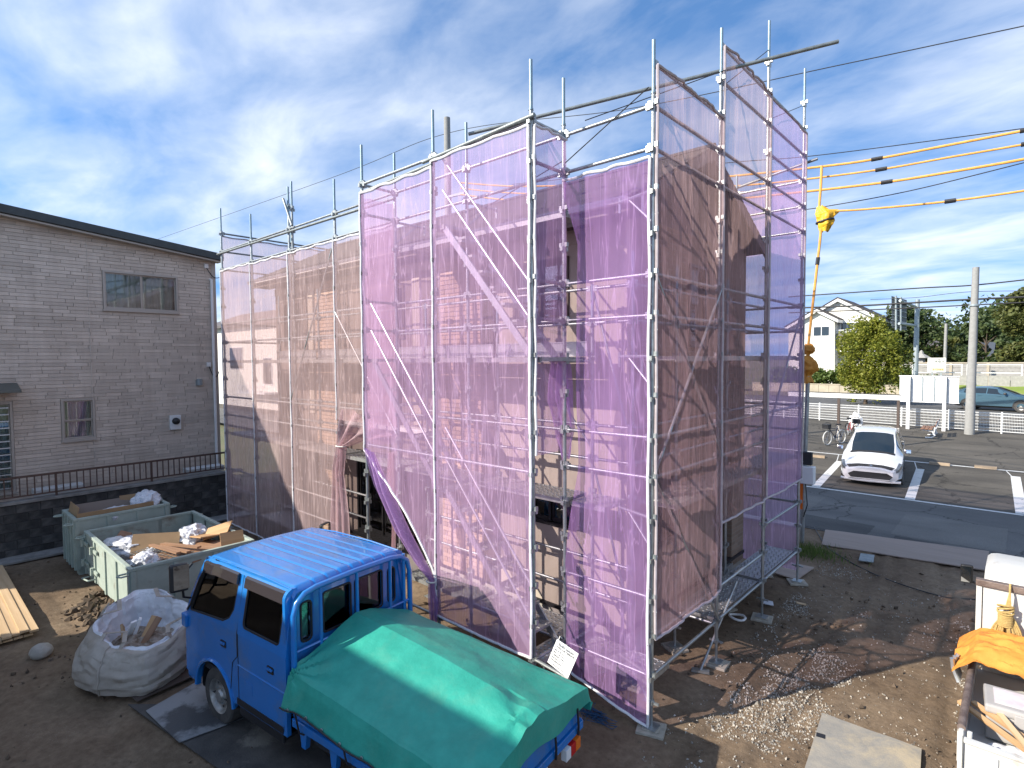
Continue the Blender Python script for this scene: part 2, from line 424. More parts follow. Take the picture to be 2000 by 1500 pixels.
m_asph = asphaltmat('lot_asphalt', (0.070, 0.064, 0.056), (0.125, 0.113, 0.097))
m_lane = asphaltmat('lane_asphalt', (0.10, 0.10, 0.10), (0.165, 0.163, 0.158))
m_road = asphaltmat('road_asphalt', (0.10, 0.10, 0.102), (0.15, 0.15, 0.152), False)
m_line = pm('line_paint', (0.62, 0.62, 0.60), 0.7, 0, (0.50, 0.49, 0.46), 5, lo=0.52, hi=0.78, grime=(0.12, 0.115, 0.105), gscale=7, glo=0.58, ghi=0.66)
m_conc = pm('concrete', (0.36, 0.35, 0.33), 0.9, 0, (0.27, 0.265, 0.25), 5, bump=0.2, bscale=30)

def gz(y):
    return max(0.0, min((y - 19.0) * 0.033, 0.80))
g = MB(); g.bx(-900, 900, -300, 1500, -2.2, -0.25)
g.build('ground', m_field, kind='structure')
def dirt_h(x, y):
    h = 0.045 * fbm(x, y, 0.3, 0.45) + 0.018 * fbm(x, y, 2.0, 2.2)
    h += 0.10 * math.exp(-((x + 11.0) ** 2 + (y - 2.35) ** 2) / 0.35) * (0.6 + fbm(x, y, 5, 6))
    for x0 in (-1.95, -0.85, -2.35):
        if y > 4.5:
            d = x - x0 - 0.35 * math.sin(y * 0.35 + x0); h -= (0.030 + 0.008 * math.sin(y * 34)) * math.exp(-(d / 0.085) ** 2) - 0.014 * math.exp(-((abs(d) - 0.17) / 0.06) ** 2)
    for y0 in (1.55, 0.55):
        d = y - y0 - 0.25 * math.sin(x * 0.4); h -= (0.026 + 0.008 * math.sin(x * 30)) * math.exp(-(d / 0.085) ** 2) * (1 if x < -7 else 0)
    if y > 13.4: h *= max(0, (14.3 - y) / 0.9)
    # truck and machinery have packed their places flat
    return max(-0.05, min(h, 0.14)) * (0.35 if (-8.2 < x < -2.6 and 1.8 < y < 4.4) else 1.0) - 0.012
g = MB()
def _dirt(u, v):
    x = -19 + 26 * u; y = -9.0 + 23.68 * v
    return (x, y, dirt_h(x, y))
g.grid(_dirt, 400, 364)
g.build('dirt_yard', m_dirt, smooth=3.2, kind='structure')
# car park that climbs gently to the road behind it
g = MB(); g.grid(lambda u, v: (-60 + 120 * u, 14.66 + 5.9 * v * (4.6 / 5.9), gz(14.66 + 4.6 * v) + 0.0), 40, 8)
g.build('lane_asphalt', m_lane, kind='structure')
g = MB(); g.grid(lambda u, v: (-60 + 120 * u, 19.26 + 22.0 * v, gz(19.26 + 22.0 * v)), 40, 24)
g.build('car_park_asphalt', m_asph, kind='structure')
g = MB(); g.grid(lambda u, v: (-120 + 240 * u, 41.26 + 9.5 * v, gz(41.26 + 9.5 * v)), 30, 8)
g.build('road', m_road, kind='structure')
g = MB(); g.bx(-3.95, -14.0, 14.5, 14.82, -0.1, 0.03)
g.build('concrete_kerb', m_conc, kind='structure')

def onlot(px, py, dz=0.0):
    p = at(px, py, 'Z', 0.0)
    for _ in range(12): p = at(px, py, 'Z', gz(p.y))
    return Vector((p.x, p.y, gz(p.y) + dz))
# painted lines, each a thin sheet on the asphalt
def stripe(name, x0, y0, x1, y1, w, label=None):
    a = Vector((x0, y0, 0)); b = Vector((x1, y1, 0)); d = (b - a).normalized(); n = Vector((-d.y, d.x, 0)) * w / 2
    s = MB(); k = 10
    s.grid(lambda u, v: (a.x + (b.x - a.x) * u + n.x * (2 * v - 1), a.y + (b.y - a.y) * u + n.y * (2 * v - 1),
                         gz(a.y + (b.y - a.y) * u + n.y * (2 * v - 1)) + 0.006), k, 1)
    o = s.build(name, m_line, kind='structure'); return o
pA, pB, pC, pD = onlot(1560, 953), onlot(2000, 1003), onlot(1570, 884), onlot(2000, 919)
m_patch = asphaltmat('patch_asphalt', (0.065, 0.065, 0.065), (0.10, 0.10, 0.098), False)
m_patch2 = asphaltmat('old_patch_asphalt', (0.13, 0.128, 0.122), (0.19, 0.185, 0.175), False)
for (x0, x1, y0, y1, mm) in ((-4.6, -2.6, 14.75, 15.9, m_patch), (-2.2, -0.2, 15.4, 17.6, m_patch2), (-9, -4.2, 16.6, 18.2, m_patch2), (0.2, 4.5, 16.2, 18.6, m_patch), (-2.1, -1.2, 14.75, 15.3, m_patch)):
    s = MB(); s.grid(lambda u, v: (x0 + (x1 - x0) * u + 0.05 * nz(v * 9, x0), y0 + (y1 - y0) * v + 0.05 * nz(u * 9, y0 + 3), 0.005), 14, 10); s.build('asphalt_patch', mm, kind='structure')
stripe('bay_line', pA.x - 6, 19.35, 8, 19.35, 0.13)
yb = (pC.y + pD.y) / 2
stripe('bay_line', -22, yb, 8, yb, 0.13)
for (t0, t1) in (((1630, 900), (1602, 955)), ((1786, 915), (1790, 978)), ((1975, 930), (2006, 985))):
    a, b = onlot(*t0), onlot(*t1)
    xm = (a.x + b.x) / 2
    stripe('bay_line', a.x * 0.45 + xm * 0.55, a.y, b.x * 0.45 + xm * 0.55, 19.45, 0.24)
    stripe('bay_line', a.x * 0.45 + xm * 0.55 - 0.1, a.y, a.x - 0.15, yb, 0.03)

# ---------------------------------------------------------------- neighbour on the left: block wall, railing, sided house
m_block = pm('dark_block', (0.060, 0.060, 0.060), 0.95, 0, (0.115, 0.112, 0.105), 2.2, bump=0.5, bscale=35, objr=0.3, grime=(0.028, 0.029, 0.031), gscale=1.3, glo=0.45, ghi=0.62)
WX = -15.6
bw = thing('block_wall', 'dark stained concrete block retaining wall below the brown railing', 'wall', (WX, 1, 0))
bl = MB(); bl.bx(0, 0.14, -0.196, 0.196, -0.09, 0.09); me_block = bl.mesh('block', m_block, bevel=0.008)
bl = MB(); bl.bx(-0.02, 0.128, -9.0, 6.1, 0.0, 1.06); bl.build('joint_backing', m_block, bw, wp=False).location = (-0.155, -1, 0)
for row in range(6):
    for k in range(19):
        y = -1.15 + 0.40 * k + (0.2 if row % 2 else 0)
        if y > 6.2: continue
        link('block', me_block, None, bw, (-0.145 + rnd.uniform(-0.004, 0.004), y - 1, 0.06 + 0.187 * row + 0.03))
m_cop = pm('coping', (0.30, 0.295, 0.28), 0.9, 0, (0.17, 0.165, 0.155), 4, bump=0.2)
c = MB(); c.bx(-0.20, 0.03, -9.0, 5.3, 1.13, 1.185); c.build('coping', m_cop, bw)
c = MB(); c.bx(0.0, 0.5, -9.0, 5.3, 0.015, 0.05); c.build('footing', m_cop, bw)
m_brownrail = pm('brown_rail', (0.085, 0.052, 0.042), 0.55, 0.2, (0.12, 0.075, 0.06), 8)
fr = thing('railing', 'brown metal railing of thin upright bars along the block wall', 'fence', (WX - 0.08, 1, 1.18))
for nm, z, h in (('top_rail', 0.50, 0.045), ('bottom_rail', 0.09, 0.03)):
    s = MB(); s.bx(-0.02, 0.02, -5.0, 4.95, z - h / 2, z + h / 2); s.build(nm, m_brownrail, fr)
s = MB(); s.bx(-0.011, 0.011, -0.011, 0.011, 0.09, 0.48); me_bar = s.mesh('baluster', m_brownrail)
s = MB(); s.bx(-0.02, 0.02, -0.02, 0.02, 0.0, 0.51); me_fp = s.mesh('post', m_brownrail)
for k in range(82):
    if k % 15 == 7: continue
    link('baluster', me_bar, None, fr, (0, -5.0 + 0.122 * k, 0))
for k in (0, 1, 2, 3, 4, 5): link('post', me_fp, None, fr, (0.0, -4.15 + 1.83 * k, 0))

LX = -16.7                                                # the sided wall that faces the site
m_side = pm('siding', (0.52, 0.44, 0.372), 0.85, 0, (0.60, 0.515, 0.44), 2.2, sc=(1, 2.4, 0.35), isl=0.13, bump=0.25, bscale=45, bsc=(1, 1, 3))
m_joint = pm('siding_joint', (0.58, 0.515, 0.45), 0.9)
m_frame_bz = pm('beige_frame', (0.40, 0.36, 0.32), 0.5, 0.2)
m_fascia = pm('dark_fascia', (0.035, 0.042, 0.045), 0.55, 0, (0.05, 0.06, 0.062), 4)
m_curtain = pm('curtain', (0.62, 0.66, 0.63), 0.9, 0, (0.45, 0.50, 0.48), 2)
lh = thing('sided_house', 'grey two storey house clad in narrow stone-look siding', 'house', (LX, 1, 0))
def lz(px, py): return at(px, py, 'X', LX)
r0, r1 = lz(-60, 402), lz(424, 508)
HY0, HY1 = -5.6, lz(424, 700).y + 0.02
def rake(y): return r0.z + (r1.z - r0.z) * (y - r0.y) / (r1.y - r0.y)
wU = [lz(199, 527), lz(346, 541), lz(201, 606), lz(347, 610)]
wL = [lz(118, 779), lz(184, 778), lz(124, 861), lz(187, 856)]
uy0, uy1, uz0, uz1 = wU[0].y, wU[1].y, (wU[2].z + wU[3].z) / 2, (wU[0].z + wU[1].z) / 2
ly0, ly1, lz0, lz1 = wL[0].y, wL[1].y, (wL[2].z + wL[3].z) / 2, (wL[0].z + wL[1].z) / 2
gy1, gz1_ = lz(24, 800).y, lz(10, 785).z
holes = [(uy0, uy1, uz0, uz1), (ly0, ly1, lz0, lz1), (gy1 - 1.5, gy1, 1.2, gz1_)]
s = MB(); poly = [(HY0, 1.0), (HY1, 1.0), (HY1, rake(HY1)), (HY0, rake(HY0))]
panel(s, poly, [[(h[0], h[2]), (h[1], h[2]), (h[1], h[3]), (h[0], h[3])] for h in holes], lambda q: (LX - 0.012, q[0], q[1]), lambda q: (LX - 0.16, q[0], q[1]))
s.build('wall_core', m_joint, lh, wp=True)
s = MB(); s.prism(poly, lambda q: (LX - 1.6, q[0], q[1]), lambda q: (LX - 7.0, q[0], q[1])); s.build('inner_rooms', m_dark, lh, wp=True)
for ya, yb2 in ((HY0, HY0 + 0.1), (HY1 - 0.1, HY1)): s = MB(); s.bx(LX - 1.6, LX - 0.16, ya + 0.001, yb2 - 0.001, 1.0, rake(yb2) - 0.02); s.build('end_wall', m_joint, lh, wp=True)
s = MB(); z = 1.02; hgt = 0.083; row = 0
while z < rake(HY0):
    y = 0.2 - rnd.random() * 0.5
    while y < HY1:
        ln = rnd.choice((0.32, 0.42, 0.55, 0.7)); y2 = min(y + ln, HY1 - 0.002)
        yc, zc = (y + y2) / 2, z + hgt / 2
        if zc < rake(y2) - 0.06 and not any(a - 0.02 < y2 and y < b_ + 0.02 and c_ - 0.01 < zc < d_ + 0.01 for a, b_, c_, d_ in holes):
            s.bx(LX - 0.01, LX + 0.004 + rnd.random() * 0.010, y + 0.004, y2 - 0.004, z + 0.004, z + hgt - 0.004)
        elif zc < rake(y2) - 0.06:
            # the cut pieces beside an opening
            for a, b_, c_, d_ in holes:
                if c_ - 0.01 < zc < d_ + 0.01 and a - 0.02 < y2 and y < b_ + 0.02:
                    if y < a - 0.03: s.bx(LX - 0.01, LX + 0.01, y + 0.004, a - 0.01, z + 0.004, z + hgt - 0.004)
                    if y2 > b_ + 0.03: s.bx(LX - 0.01, LX + 0.01, b_ + 0.01, y2 - 0.004, z + 0.004, z + hgt - 0.004)
        y = y2 + 0.001
        if y2 >= HY1 - 0.01: break
    z += hgt; row += 1
o = s.build('siding', m_side, lh, wp=True, kind='stuff')
for yj in (HY1 - 0.06, HY1 - 2.9, HY1 - 5.75):
    s = MB(); s.bx(LX - 0.01, LX + 0.019, yj - (0.05 if yj > HY1 - 0.1 else 0.006), yj + (0.058 if yj > HY1 - 0.1 else 0.006), 1.0, rake(yj) - 0.1); s.build('corner_trim' if yj > HY1 - 0.1 else 'panel_joint', m_frame_bz if yj > HY1 - 0.1 else m_joint, lh, wp=True)
s = MB()
ov = 0.32
for (dz0, dz1, dx) in ((-0.05, 0.14, ov),):
    yA, yB = HY0 - 0.4, HY1 + 0.12
    s.prism([(yA, rake(yA) + dz0), (yB, rake(yB) + dz0), (yB, rake(yB) + dz1), (yA, rake(yA) + dz1)],
            lambda q: (LX + dx, q[0], q[1]), lambda q: (LX - 7.3, q[0], q[1]))
s.build('roof', m_fascia, lh, wp=True, bevel=0.015)
s = MB(); yA, yB = HY0 - 0.4, HY1 + 0.06
s.prism([(yA, rake(yA) - 0.10), (yB, rake(yB) - 0.10), (yB, rake(yB) - 0.062), (yA, rake(yA) - 0.062)],
        lambda q: (LX + ov - 0.05, q[0], q[1]), lambda q: (LX + 0.02, q[0], q[1]))
s.build('soffit', m_frame_bz, lh, wp=True)

def slider_x(parent, X, y0, y1, z0, z1, fm, axis_sash='H', curtain=True, name='window', depth=0.10):
    """A window in a wall that faces +X: frame, two sashes, glass, sill, and the room behind it."""
    s = MB(); t = 0.045
    s.bx(X - depth, X + 0.035, y0, y1, z1 - t, z1); s.bx(X - depth, X + 0.035, y0, y1, z0, z0 + t)
    s.bx(X - depth, X + 0.034, y0, y0 + t, z0 + t, z1 - t); s.bx(X - depth, X + 0.034, y1 - t, y1, z0 + t, z1 - t)
    w = s.build(name, fm, parent, wp=True)
    ym, zm = (y0 + y1) / 2, z0 + (z1 - z0) * 0.47
    rects = [(y0 + t, ym, z0 + t, z1 - t, -0.02), (ym, y1 - t, z0 + t, z1 - t, -0.045)] if axis_sash == 'H' else \
            [(y0 + t, y1 - t, z0 + t, zm, -0.045), (y0 + t, y1 - t, zm, z1 - t, -0.02)]
    for (a, b_, c_, d_, dx_) in rects:
        q = MB(); f = 0.028
        q.bx(X + dx_ - 0.012, X + dx_ + 0.012, a, b_, c_, c_ + f); q.bx(X + dx_ - 0.012, X + dx_ + 0.012, a, b_, d_ - f, d_)
        q.bx(X + dx_ - 0.011, X + dx_ + 0.011, a, a + f, c_ + f, d_ - f); q.bx(X + dx_ - 0.011, X + dx_ + 0.011, b_ - f, b_, c_ + f, d_ - f)
        q.build('sash', fm, w, wp=True)
        q = MB(); q.bx(X + dx_ - 0.003, X + dx_ + 0.003, a + f, b_ - f, c_ + f, d_ - f); q.build('pane', m_glass, w, wp=True)
    q = MB(); q.bx(X - 0.02, X + 0.06, y0 - 0.02, y1 + 0.02, z0 - 0.035, z0); q.build('sill', fm, w, wp=True)
    if curtain:
        q = MB(); q.grid(lambda u, v: (X - 0.20 + 0.02 * math.sin(u * 60) + 0.008 * math.sin(u * 23 + 1), y0 + t + (y1 - y0 - 2 * t) * u, z0 + (z1 - z0) * v), 90, 2)
        q.build('curtain', m_curtain, w, smooth=3.2, wp=True)
    return w
slider_x(lh, LX, uy0, uy1, uz0, uz1, m_frame_bz, 'H')
slider_x(lh, LX, ly0, ly1, lz0, lz1, m_frame_bz, 'V')
wg = slider_x(lh, LX, gy1 - 1.5, gy1, 1.2, gz1_, m_frame_bz, 'H', name='barred_window')
for k in range(13):
    q = MB(); zz = 1.32 + (gz1_ - 1.45) * k / 12
    q.bx(LX + 0.05, LX + 0.075, gy1 - 1.45, gy1 - 0.07, zz - 0.012, zz + 0.012); q.build('bar', m_alu, wg, wp=True)
q = MB(); q.prism([(0.0, 0.13), (0.62, 0.0), (0.62, 0.05), (0.0, 0.2)], lambda p: (LX + p[0], gy1 - 1.9, gz1_ + 0.22 + p[1]), lambda p: (LX + p[0], gy1 + 0.10, gz1_ + 0.22 + p[1]))
q.build('window_canopy', pm('canopy_grey', (0.12, 0.125, 0.11), 0.5, 0.2), lh, wp=True)
a, b_ = lz(411, 548), lz(424, 906)
q = MB(); q.tube([(LX + 0.07, a.y, a.z), (LX + 0.07, a.y, b_.z)], 0.035, 10); q.tube([(LX - 0.02, a.y, a.z + 0.03), (LX + 0.07, a.y, a.z)], 0.04, 8)
q.build('downpipe', m_white, lh, wp=True, smooth=True)
p = lz(388, 748); q = MB(); q.lathe([(0.001, 0.11), (0.07, 0.11), (0.075, 0.0), (0.075, -0.06)], (LX + 0.06, p.y, p.z), 14); q.bx(LX - 0.02, LX + 0.06, p.y - 0.075, p.y + 0.075, p.z - 0.06, p.z + 0.08)
q.build('vent_hood', pm('vent_grey', (0.26, 0.29, 0.30), 0.5, 0.3), lh, wp=True, smooth=True)
p = lz(341, 824); q = MB(); q.bx(LX, LX + 0.10, p.y - 0.13, p.y + 0.13, p.z - 0.20, p.z + 0.18); mt = q.build('electric_meter', m_white, lh, wp=True, bevel=0.02)
q = MB(); q.lathe([(0.001, 0.11), (0.05, 0.105), (0.085, 0.07), (0.09, 0.0)], (LX + 0.10, p.y, p.z + 0.03), 18, 'X'); q.build('meter_dome', m_black, mt, wp=True, smooth=True)
for i, (px, py) in enumerate(((402, 520), (407, 712))):
    p = lz(px, py); q = MB(); q.bx(LX, LX + 0.06, p.y - 0.05, p.y + 0.05, p.z - 0.06, p.z + 0.06); bx_ = q.build('cable_box', m_white, lh, wp=True, bevel=0.01)
    e = lz(427, py + (19 if i == 0 else 10)); q = MB()
    q.tube([(LX + 0.05, p.y + (e.y - p.y) * t, p.z - 0.05 + (e.z - p.z) * t - 0.22 * math.sin(math.pi * t) * (0.5 if i == 0 else 1)) for t in [k / 10 for k in range(11)]], 0.011, 6)
    q.build('cable', m_black, bx_, wp=True)
# heat pump stands behind the railing
for px in (116, 400):
    p = at(px, 965 if px < 200 else 930, 'X', -16.1)
    q = MB(); q.bx(-16.35, -15.95, p.y - 0.45, p.y + 0.45, 1.16, 1.30)
    q.build('concrete_sleeper', pm('pale_concrete%d' % px, (0.55, 0.55, 0.53), 0.85), cat='slab', bevel=0.01,
            label='pale concrete slab behind the railing ' + ('near the barred window' if px < 200 else 'below the white downpipe'))

# ---------------------------------------------------------------- house behind the camera's left shoulder (it shades the yard)
nb = thing('rear_neighbour_house', 'plain beige house standing behind the viewpoint that shades the yard', 'house', (-10.5, -6, 0))
m_beige = pm('beige_wall', (0.48, 0.44, 0.38), 0.9, 0, (0.42, 0.385, 0.33), 2)
s = MB(); s.bx(-13.75, -5.6, -8.9, -4.2, -0.05, 5.85); s.build('wall', m_beige, nb, wp=True)
s = MB(); s.bx(-14.05, -5.3, -9.2, -3.9, 5.851, 6.0); s.build('roof', m_fascia, nb, wp=True)
for k, (x, z) in enumerate(((-12.6, 1.0), (-9.4, 1.0), (-12.6, 3.8), (-9.4, 3.8))):
    s = MB(); s.bx(x, x + 1.5, -4.2, -4.15, z, z + 1.2); w = s.build('window', m_frame_bz, nb, wp=True)
    s = MB(); s.bx(x + 0.06, x + 1.44, -4.15, -4.14, z + 0.06, z + 1.14); s.build('pane', m_dark, w, wp=True)
# ---------------------------------------------------------------- the house inside the scaffold
XR, XLh, YF, YB = -3.87, -13.85, 6.5, 10.72
EZ, EYF, EYB, RX, RXL, RY, RZ = 6.05, 6.08, 10.88, -3.57, -14.15, 8.45, 7.26
m_wall = pm('render_wall', (0.46, 0.405, 0.335), 0.92, 0, (0.41, 0.355, 0.29), 1.2, bump=0.15, bscale=70)
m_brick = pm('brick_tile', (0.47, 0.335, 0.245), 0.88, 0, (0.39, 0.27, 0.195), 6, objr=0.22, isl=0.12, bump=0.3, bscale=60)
m_mortar = pm('mortar', (0.42, 0.36, 0.29), 0.95)
m_roof = pm('roof_shingle', (0.040, 0.034, 0.036), 0.8, 0, (0.060, 0.052, 0.052), 3, sc=(1, 4, 4), objr=0.15, bump=0.3, bscale=40)
m_brown = pm('brown_trim', (0.085, 0.062, 0.052), 0.55, 0.1)
m_found = pm('foundation', (0.40, 0.38, 0.34), 0.9, 0, (0.33, 0.31, 0.28), 3, bump=0.1)
hs = thing('brick_banded_house', 'two storey house with brick bands and brown gabled roof behind the purple netting', 'house', (-8.8, 8.4, 0))
def holed(axis, base, th, u0, u1, z0, z1, holes):
    us = sorted({u0, u1, *[h[0] for h in holes], *[h[1] for h in holes]}); zs = sorted({z0, z1, *[h[2] for h in holes], *[h[3] for h in holes]})
    s = MB()
    for a, b in zip(us, us[1:]):
        for c, d in zip(zs, zs[1:]):
            um, zm = (a + b) / 2, (c + d) / 2
            if any(h[0] < um < h[1] and h[2] < zm < h[3] for h in holes): continue
            if axis == 'Y': s.bx(a, b, base, base + th, c, d)
            else: s.bx(base - th, base, a, b, c, d)
    return s
F_H = [(-10.3, -7.75, 0.55, 2.25), (-5.86, -4.80, 4.62, 5.55), (-5.62, -4.70, 1.64, 2.2), (-9.8, -8.6, 4.5, 5.5), (-13.4, -12.5, 4.4, 5.5)]
R_H = [(8.3, 8.9, 4.3, 5.55), (9.35, 10.15, 0.30, 2.35), (7.2, 7.8, 1.4, 2.4)]
m_brownwall = pm('brown_siding', (0.200, 0.160, 0.142), 0.9, 0, (0.165, 0.130, 0.115), 1.5, bump=0.2, bscale=50, bsc=(1, 1, 4))
holed('Y', YF, 0.15, -6.3, XR, 0.45, 6.0, [h for h in F_H if h[0] > -6.3]).build('front_wall', m_wall, hs, wp=True)
holed('Y', YF, 0.15, XLh, -6.3, 0.45, 6.0, [h for h in F_H if h[0] < -6.3]).build('brown_front_wall', m_brownwall, hs, wp=True)
s = MB(); s.bx(-6.5, -6.25, YF - 0.06, YF - 0.002, 0.47, 5.9); s.build('corner_pilaster', m_brown, hs, wp=True)
s = MB(); s.bx(XLh, XR, YF - 0.02, YF - 0.001, 5.70, 5.86); s.build('sunlit_wall_strip', m_wall, hs, wp=True)  # pale strip added to stand for sunlit wall below the eave shadow
for x_ in (-12.2, -8.35): s = MB(); s.bx(x_, x_ + 0.22, YF - 0.03, YF - 0.001, 2.9, 5.69); s.build('trim_board', m_wall, hs, wp=True)
def rbrick():
    m, N, L = newmat('brick_wall')
    out = N.new('ShaderNodeOutputMaterial'); b = N.new('ShaderNodeBsdfPrincipled'); L.new(b.outputs[0], out.inputs[0]); b.inputs['Roughness'].default_value = 0.9
    t = N.new('ShaderNodeTexCoord'); mp = N.new('ShaderNodeMapping'); mp.inputs['Rotation'].default_value = (R(90), 0, R(90))
    L.new(t.outputs['Object'], mp.inputs[0])
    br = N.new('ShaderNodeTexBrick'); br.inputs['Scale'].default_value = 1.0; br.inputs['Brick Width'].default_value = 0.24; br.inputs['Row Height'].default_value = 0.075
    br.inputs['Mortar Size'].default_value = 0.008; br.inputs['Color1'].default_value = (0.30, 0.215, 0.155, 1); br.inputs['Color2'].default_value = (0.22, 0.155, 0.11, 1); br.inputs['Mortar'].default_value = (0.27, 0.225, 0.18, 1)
    sx = N.new('ShaderNodeSeparateXYZ'); L.new(t.outputs['Object'], sx.inputs[0]); cx = N.new('ShaderNodeCombineXYZ')
    L.new(sx.outputs['Y'], cx.inputs[0]); L.new(sx.outputs['Z'], cx.inputs[1]); L.new(cx.outputs[0], br.inputs['Vector'])
    L.new(br.outputs['Color'], b.inputs['Base Color'])
    bu = N.new('ShaderNodeBump'); bu.invert = True; bu.inputs['Strength'].default_value = 0.5; bu.inputs['Distance'].default_value = 0.01; L.new(br.outputs['Fac'], bu.inputs['Height']); L.new(bu.outputs[0], b.inputs['Normal'])
    return m
m_rbrick = rbrick()
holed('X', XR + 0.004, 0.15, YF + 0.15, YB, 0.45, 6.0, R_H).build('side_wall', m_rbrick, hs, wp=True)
s = MB(); s.bx(XLh, XR - 0.15, YB - 0.15, YB - 0.002, 0.45, 6.0); s.build('rear_wall', m_wall, hs, wp=True)
s = MB(); s.bx(XLh - 0.004, XLh + 0.15, YF + 0.15, YB - 0.15, 0.45, 6.0); s.build('end_wall', m_wall, hs, wp=True)
def zr(y): return EZ + (RZ - EZ) * (1 - abs(y - RY) / (RY - EYF))
for nm, x0, x1 in (('gable', XR + 0.002, XR - 0.15), ('gable', XLh - 0.002, XLh + 0.15)):
    s = MB(); s.prism([(YF + 0.01, 6.0), (YB - 0.01, 6.0), (YB - 0.01, zr(YB) - 0.12), (RY, RZ - 0.1), (YF + 0.01, zr(YF) - 0.08)], lambda q: (x0, q[0], q[1]), lambda q: (x1, q[0], q[1]))
    s.build(nm, m_brownwall, hs, wp=True)
s = MB(); s.bx(XLh + 0.03, XR - 0.03, YF + 0.03, YB - 0.03, -0.1, 0.42); s.build('foundation', m_found, hs, wp=True)
s = MB(); s.bx(XLh - 0.02, XR + 0.03, YF - 0.03, YB, 0.42, 0.47); s.build('base_flashing', m_black, hs, wp=True)
s = MB(); s.bx(XLh + 0.15, XR - 0.15, YF + 0.15, YB - 0.15, 2.7, 2.9); s.build('upper_floor', m_dark, hs, wp=True)
s = MB(); s.bx(XLh + 0.15, XR - 0.15, YF + 0.3, YB - 0.15, 0.471, 0.53); s.build('floor_boards', pm('floor_wood', (0.35, 0.22, 0.12), 0.4), hs, wp=True)
s = MB(); s.bx(-10.6, -7.4, 9.2, 9.3, 0.53, 2.7); s.build('inner_partition', m_wall, hs, wp=True)
# roof: one course of shingles lapped over the next, both slopes
rf = MB()
rf.prism([(EYF, EZ), (RY, RZ), (EYB, EZ), (EYB, EZ - 0.05), (RY, RZ - 0.06), (EYF, EZ - 0.05)], lambda q: (RX, q[0], q[1]), lambda q: (RXL, q[0], q[1]))
rf = rf.build('roof', m_brown, hs, wp=True)
NC = 16
for side in (0, 1):
    for k in range(NC):
        t0, t1 = k / NC, (k + 1.25) / NC
        ye = EYF - 0.02 if side == 0 else EYB + 0.02
        f = lambda t: (ye + (RY - ye) * min(t, 1.0), EZ + (RZ - EZ) * min(t, 1.0))
        (ya, za), (yb_, zb) = f(t0), f(t1)
        q = MB(); q.prism([(ya, za + 0.006), (ya, za + 0.038), (yb_, zb + 0.016), (yb_, zb + 0.002)], lambda p: (RX + 0.03, p[0], p[1]), lambda p: (RXL - 0.03, p[0], p[1]))
        q.build('shingle_course', m_roof, rf, wp=True)
q = MB(); q.prism([(RY - 0.16, RZ - 0.03), (RY, RZ + 0.07), (RY + 0.16, RZ - 0.03), (RY, RZ + 0.03)], lambda p: (RX + 0.05, p[0], p[1]), lambda p: (RXL - 0.05, p[0], p[1])); q.build('ridge_cap', m_roof, rf, wp=True)
for x in (RX + 0.001, RXL - 0.03):
    for ye in (EYF, EYB):
        q = MB(); q.prism([(ye, EZ - 0.17), (ye, EZ + 0.0), (RY, RZ + 0.0), (RY, RZ - 0.17)], lambda p: (x, p[0], p[1]), lambda p: (x + 0.03, p[0], p[1])); q.build('barge_board', m_brown, rf, wp=True)
q = MB(); q.bx(RXL, RX, EYF - 0.03, EYF - 0.002, EZ - 0.17, EZ + 0.0); q.build('fascia', m_brown, rf, wp=True)
q = MB(); q.bx(RXL, RX, EYF, YF - 0.002, EZ - 0.15, EZ - 0.11); q.build('soffit', m_brown, rf, wp=True)
m_gutter = pm('gutter_white', (0.66, 0.64, 0.62), 0.5)
q = MB(); q.prism([(0.0, 0.0), (-0.11, 0.0), (-0.11, -0.015), (-0.09, -0.07), (-0.02, -0.075), (0, -0.02)], lambda p: (RXL, EYF - 0.032 + p[0], EZ - 0.01 + p[1]), lambda p: (RX, EYF - 0.032 + p[0], EZ - 0.01 + p[1])); q.build('gutter', m_gutter, rf, wp=True)
# brick bands: bricks in running bond over a mortar bed
def brick_band(x0, x1, z0, z1, single):
    q = MB(); q.bx(x0, x1, YF - 0.012, YF + 0.01, z0, z1); bed = q.build('brick_band', m_mortar, hs, wp=True)
    bwid, bh = (x1 - x0) / 4, (z1 - z0) / round((z1 - z0) / 0.078)
    n = round((z1 - z0) / bh)
    full = MB(); full.bx(-bwid / 2 + 0.006, bwid / 2 - 0.006, -0.022, 0.004, -bh / 2 + 0.006, bh / 2 - 0.006); mef = full.mesh('brick', m_brick)
    half = MB(); half.bx(-bwid / 4 + 0.006, bwid / 4 - 0.006, -0.022, 0.004, -bh / 2 + 0.006, bh / 2 - 0.006); meh = half.mesh('brick', m_brick)
    allb = MB()
    for r_ in range(n):
        zc = z0 + bh * (r_ + 0.5)
        items = [(x0 + bwid * (k + 0.5), mef, bwid) for k in range(4)] if r_ % 2 == 0 else \
                [(x0 + bwid * 0.25, meh, bwid / 2)] + [(x0 + bwid * (k + 1), mef, bwid) for k in range(3)] + [(x1 - bwid * 0.25, meh, bwid / 2)]
        for xc, me, w in items:
            yo = YF - 0.012 - rnd.random() * 0.006
            if single: link('brick', me, None, bed, (xc, yo, zc))
            else: allb.bx(xc - w / 2 + 0.006, xc + w / 2 - 0.006, yo - 0.022, yo + 0.004, zc - bh / 2 + 0.006, zc + bh / 2 - 0.006)
    if not single: allb.build('brick_courses', m_brick, bed, wp=True, kind='stuff')
brick_band(-7.56, -6.56, 0.47, 5.85, True)
brick_band(-11.86, -10.87, 0.47, 5.85, False)

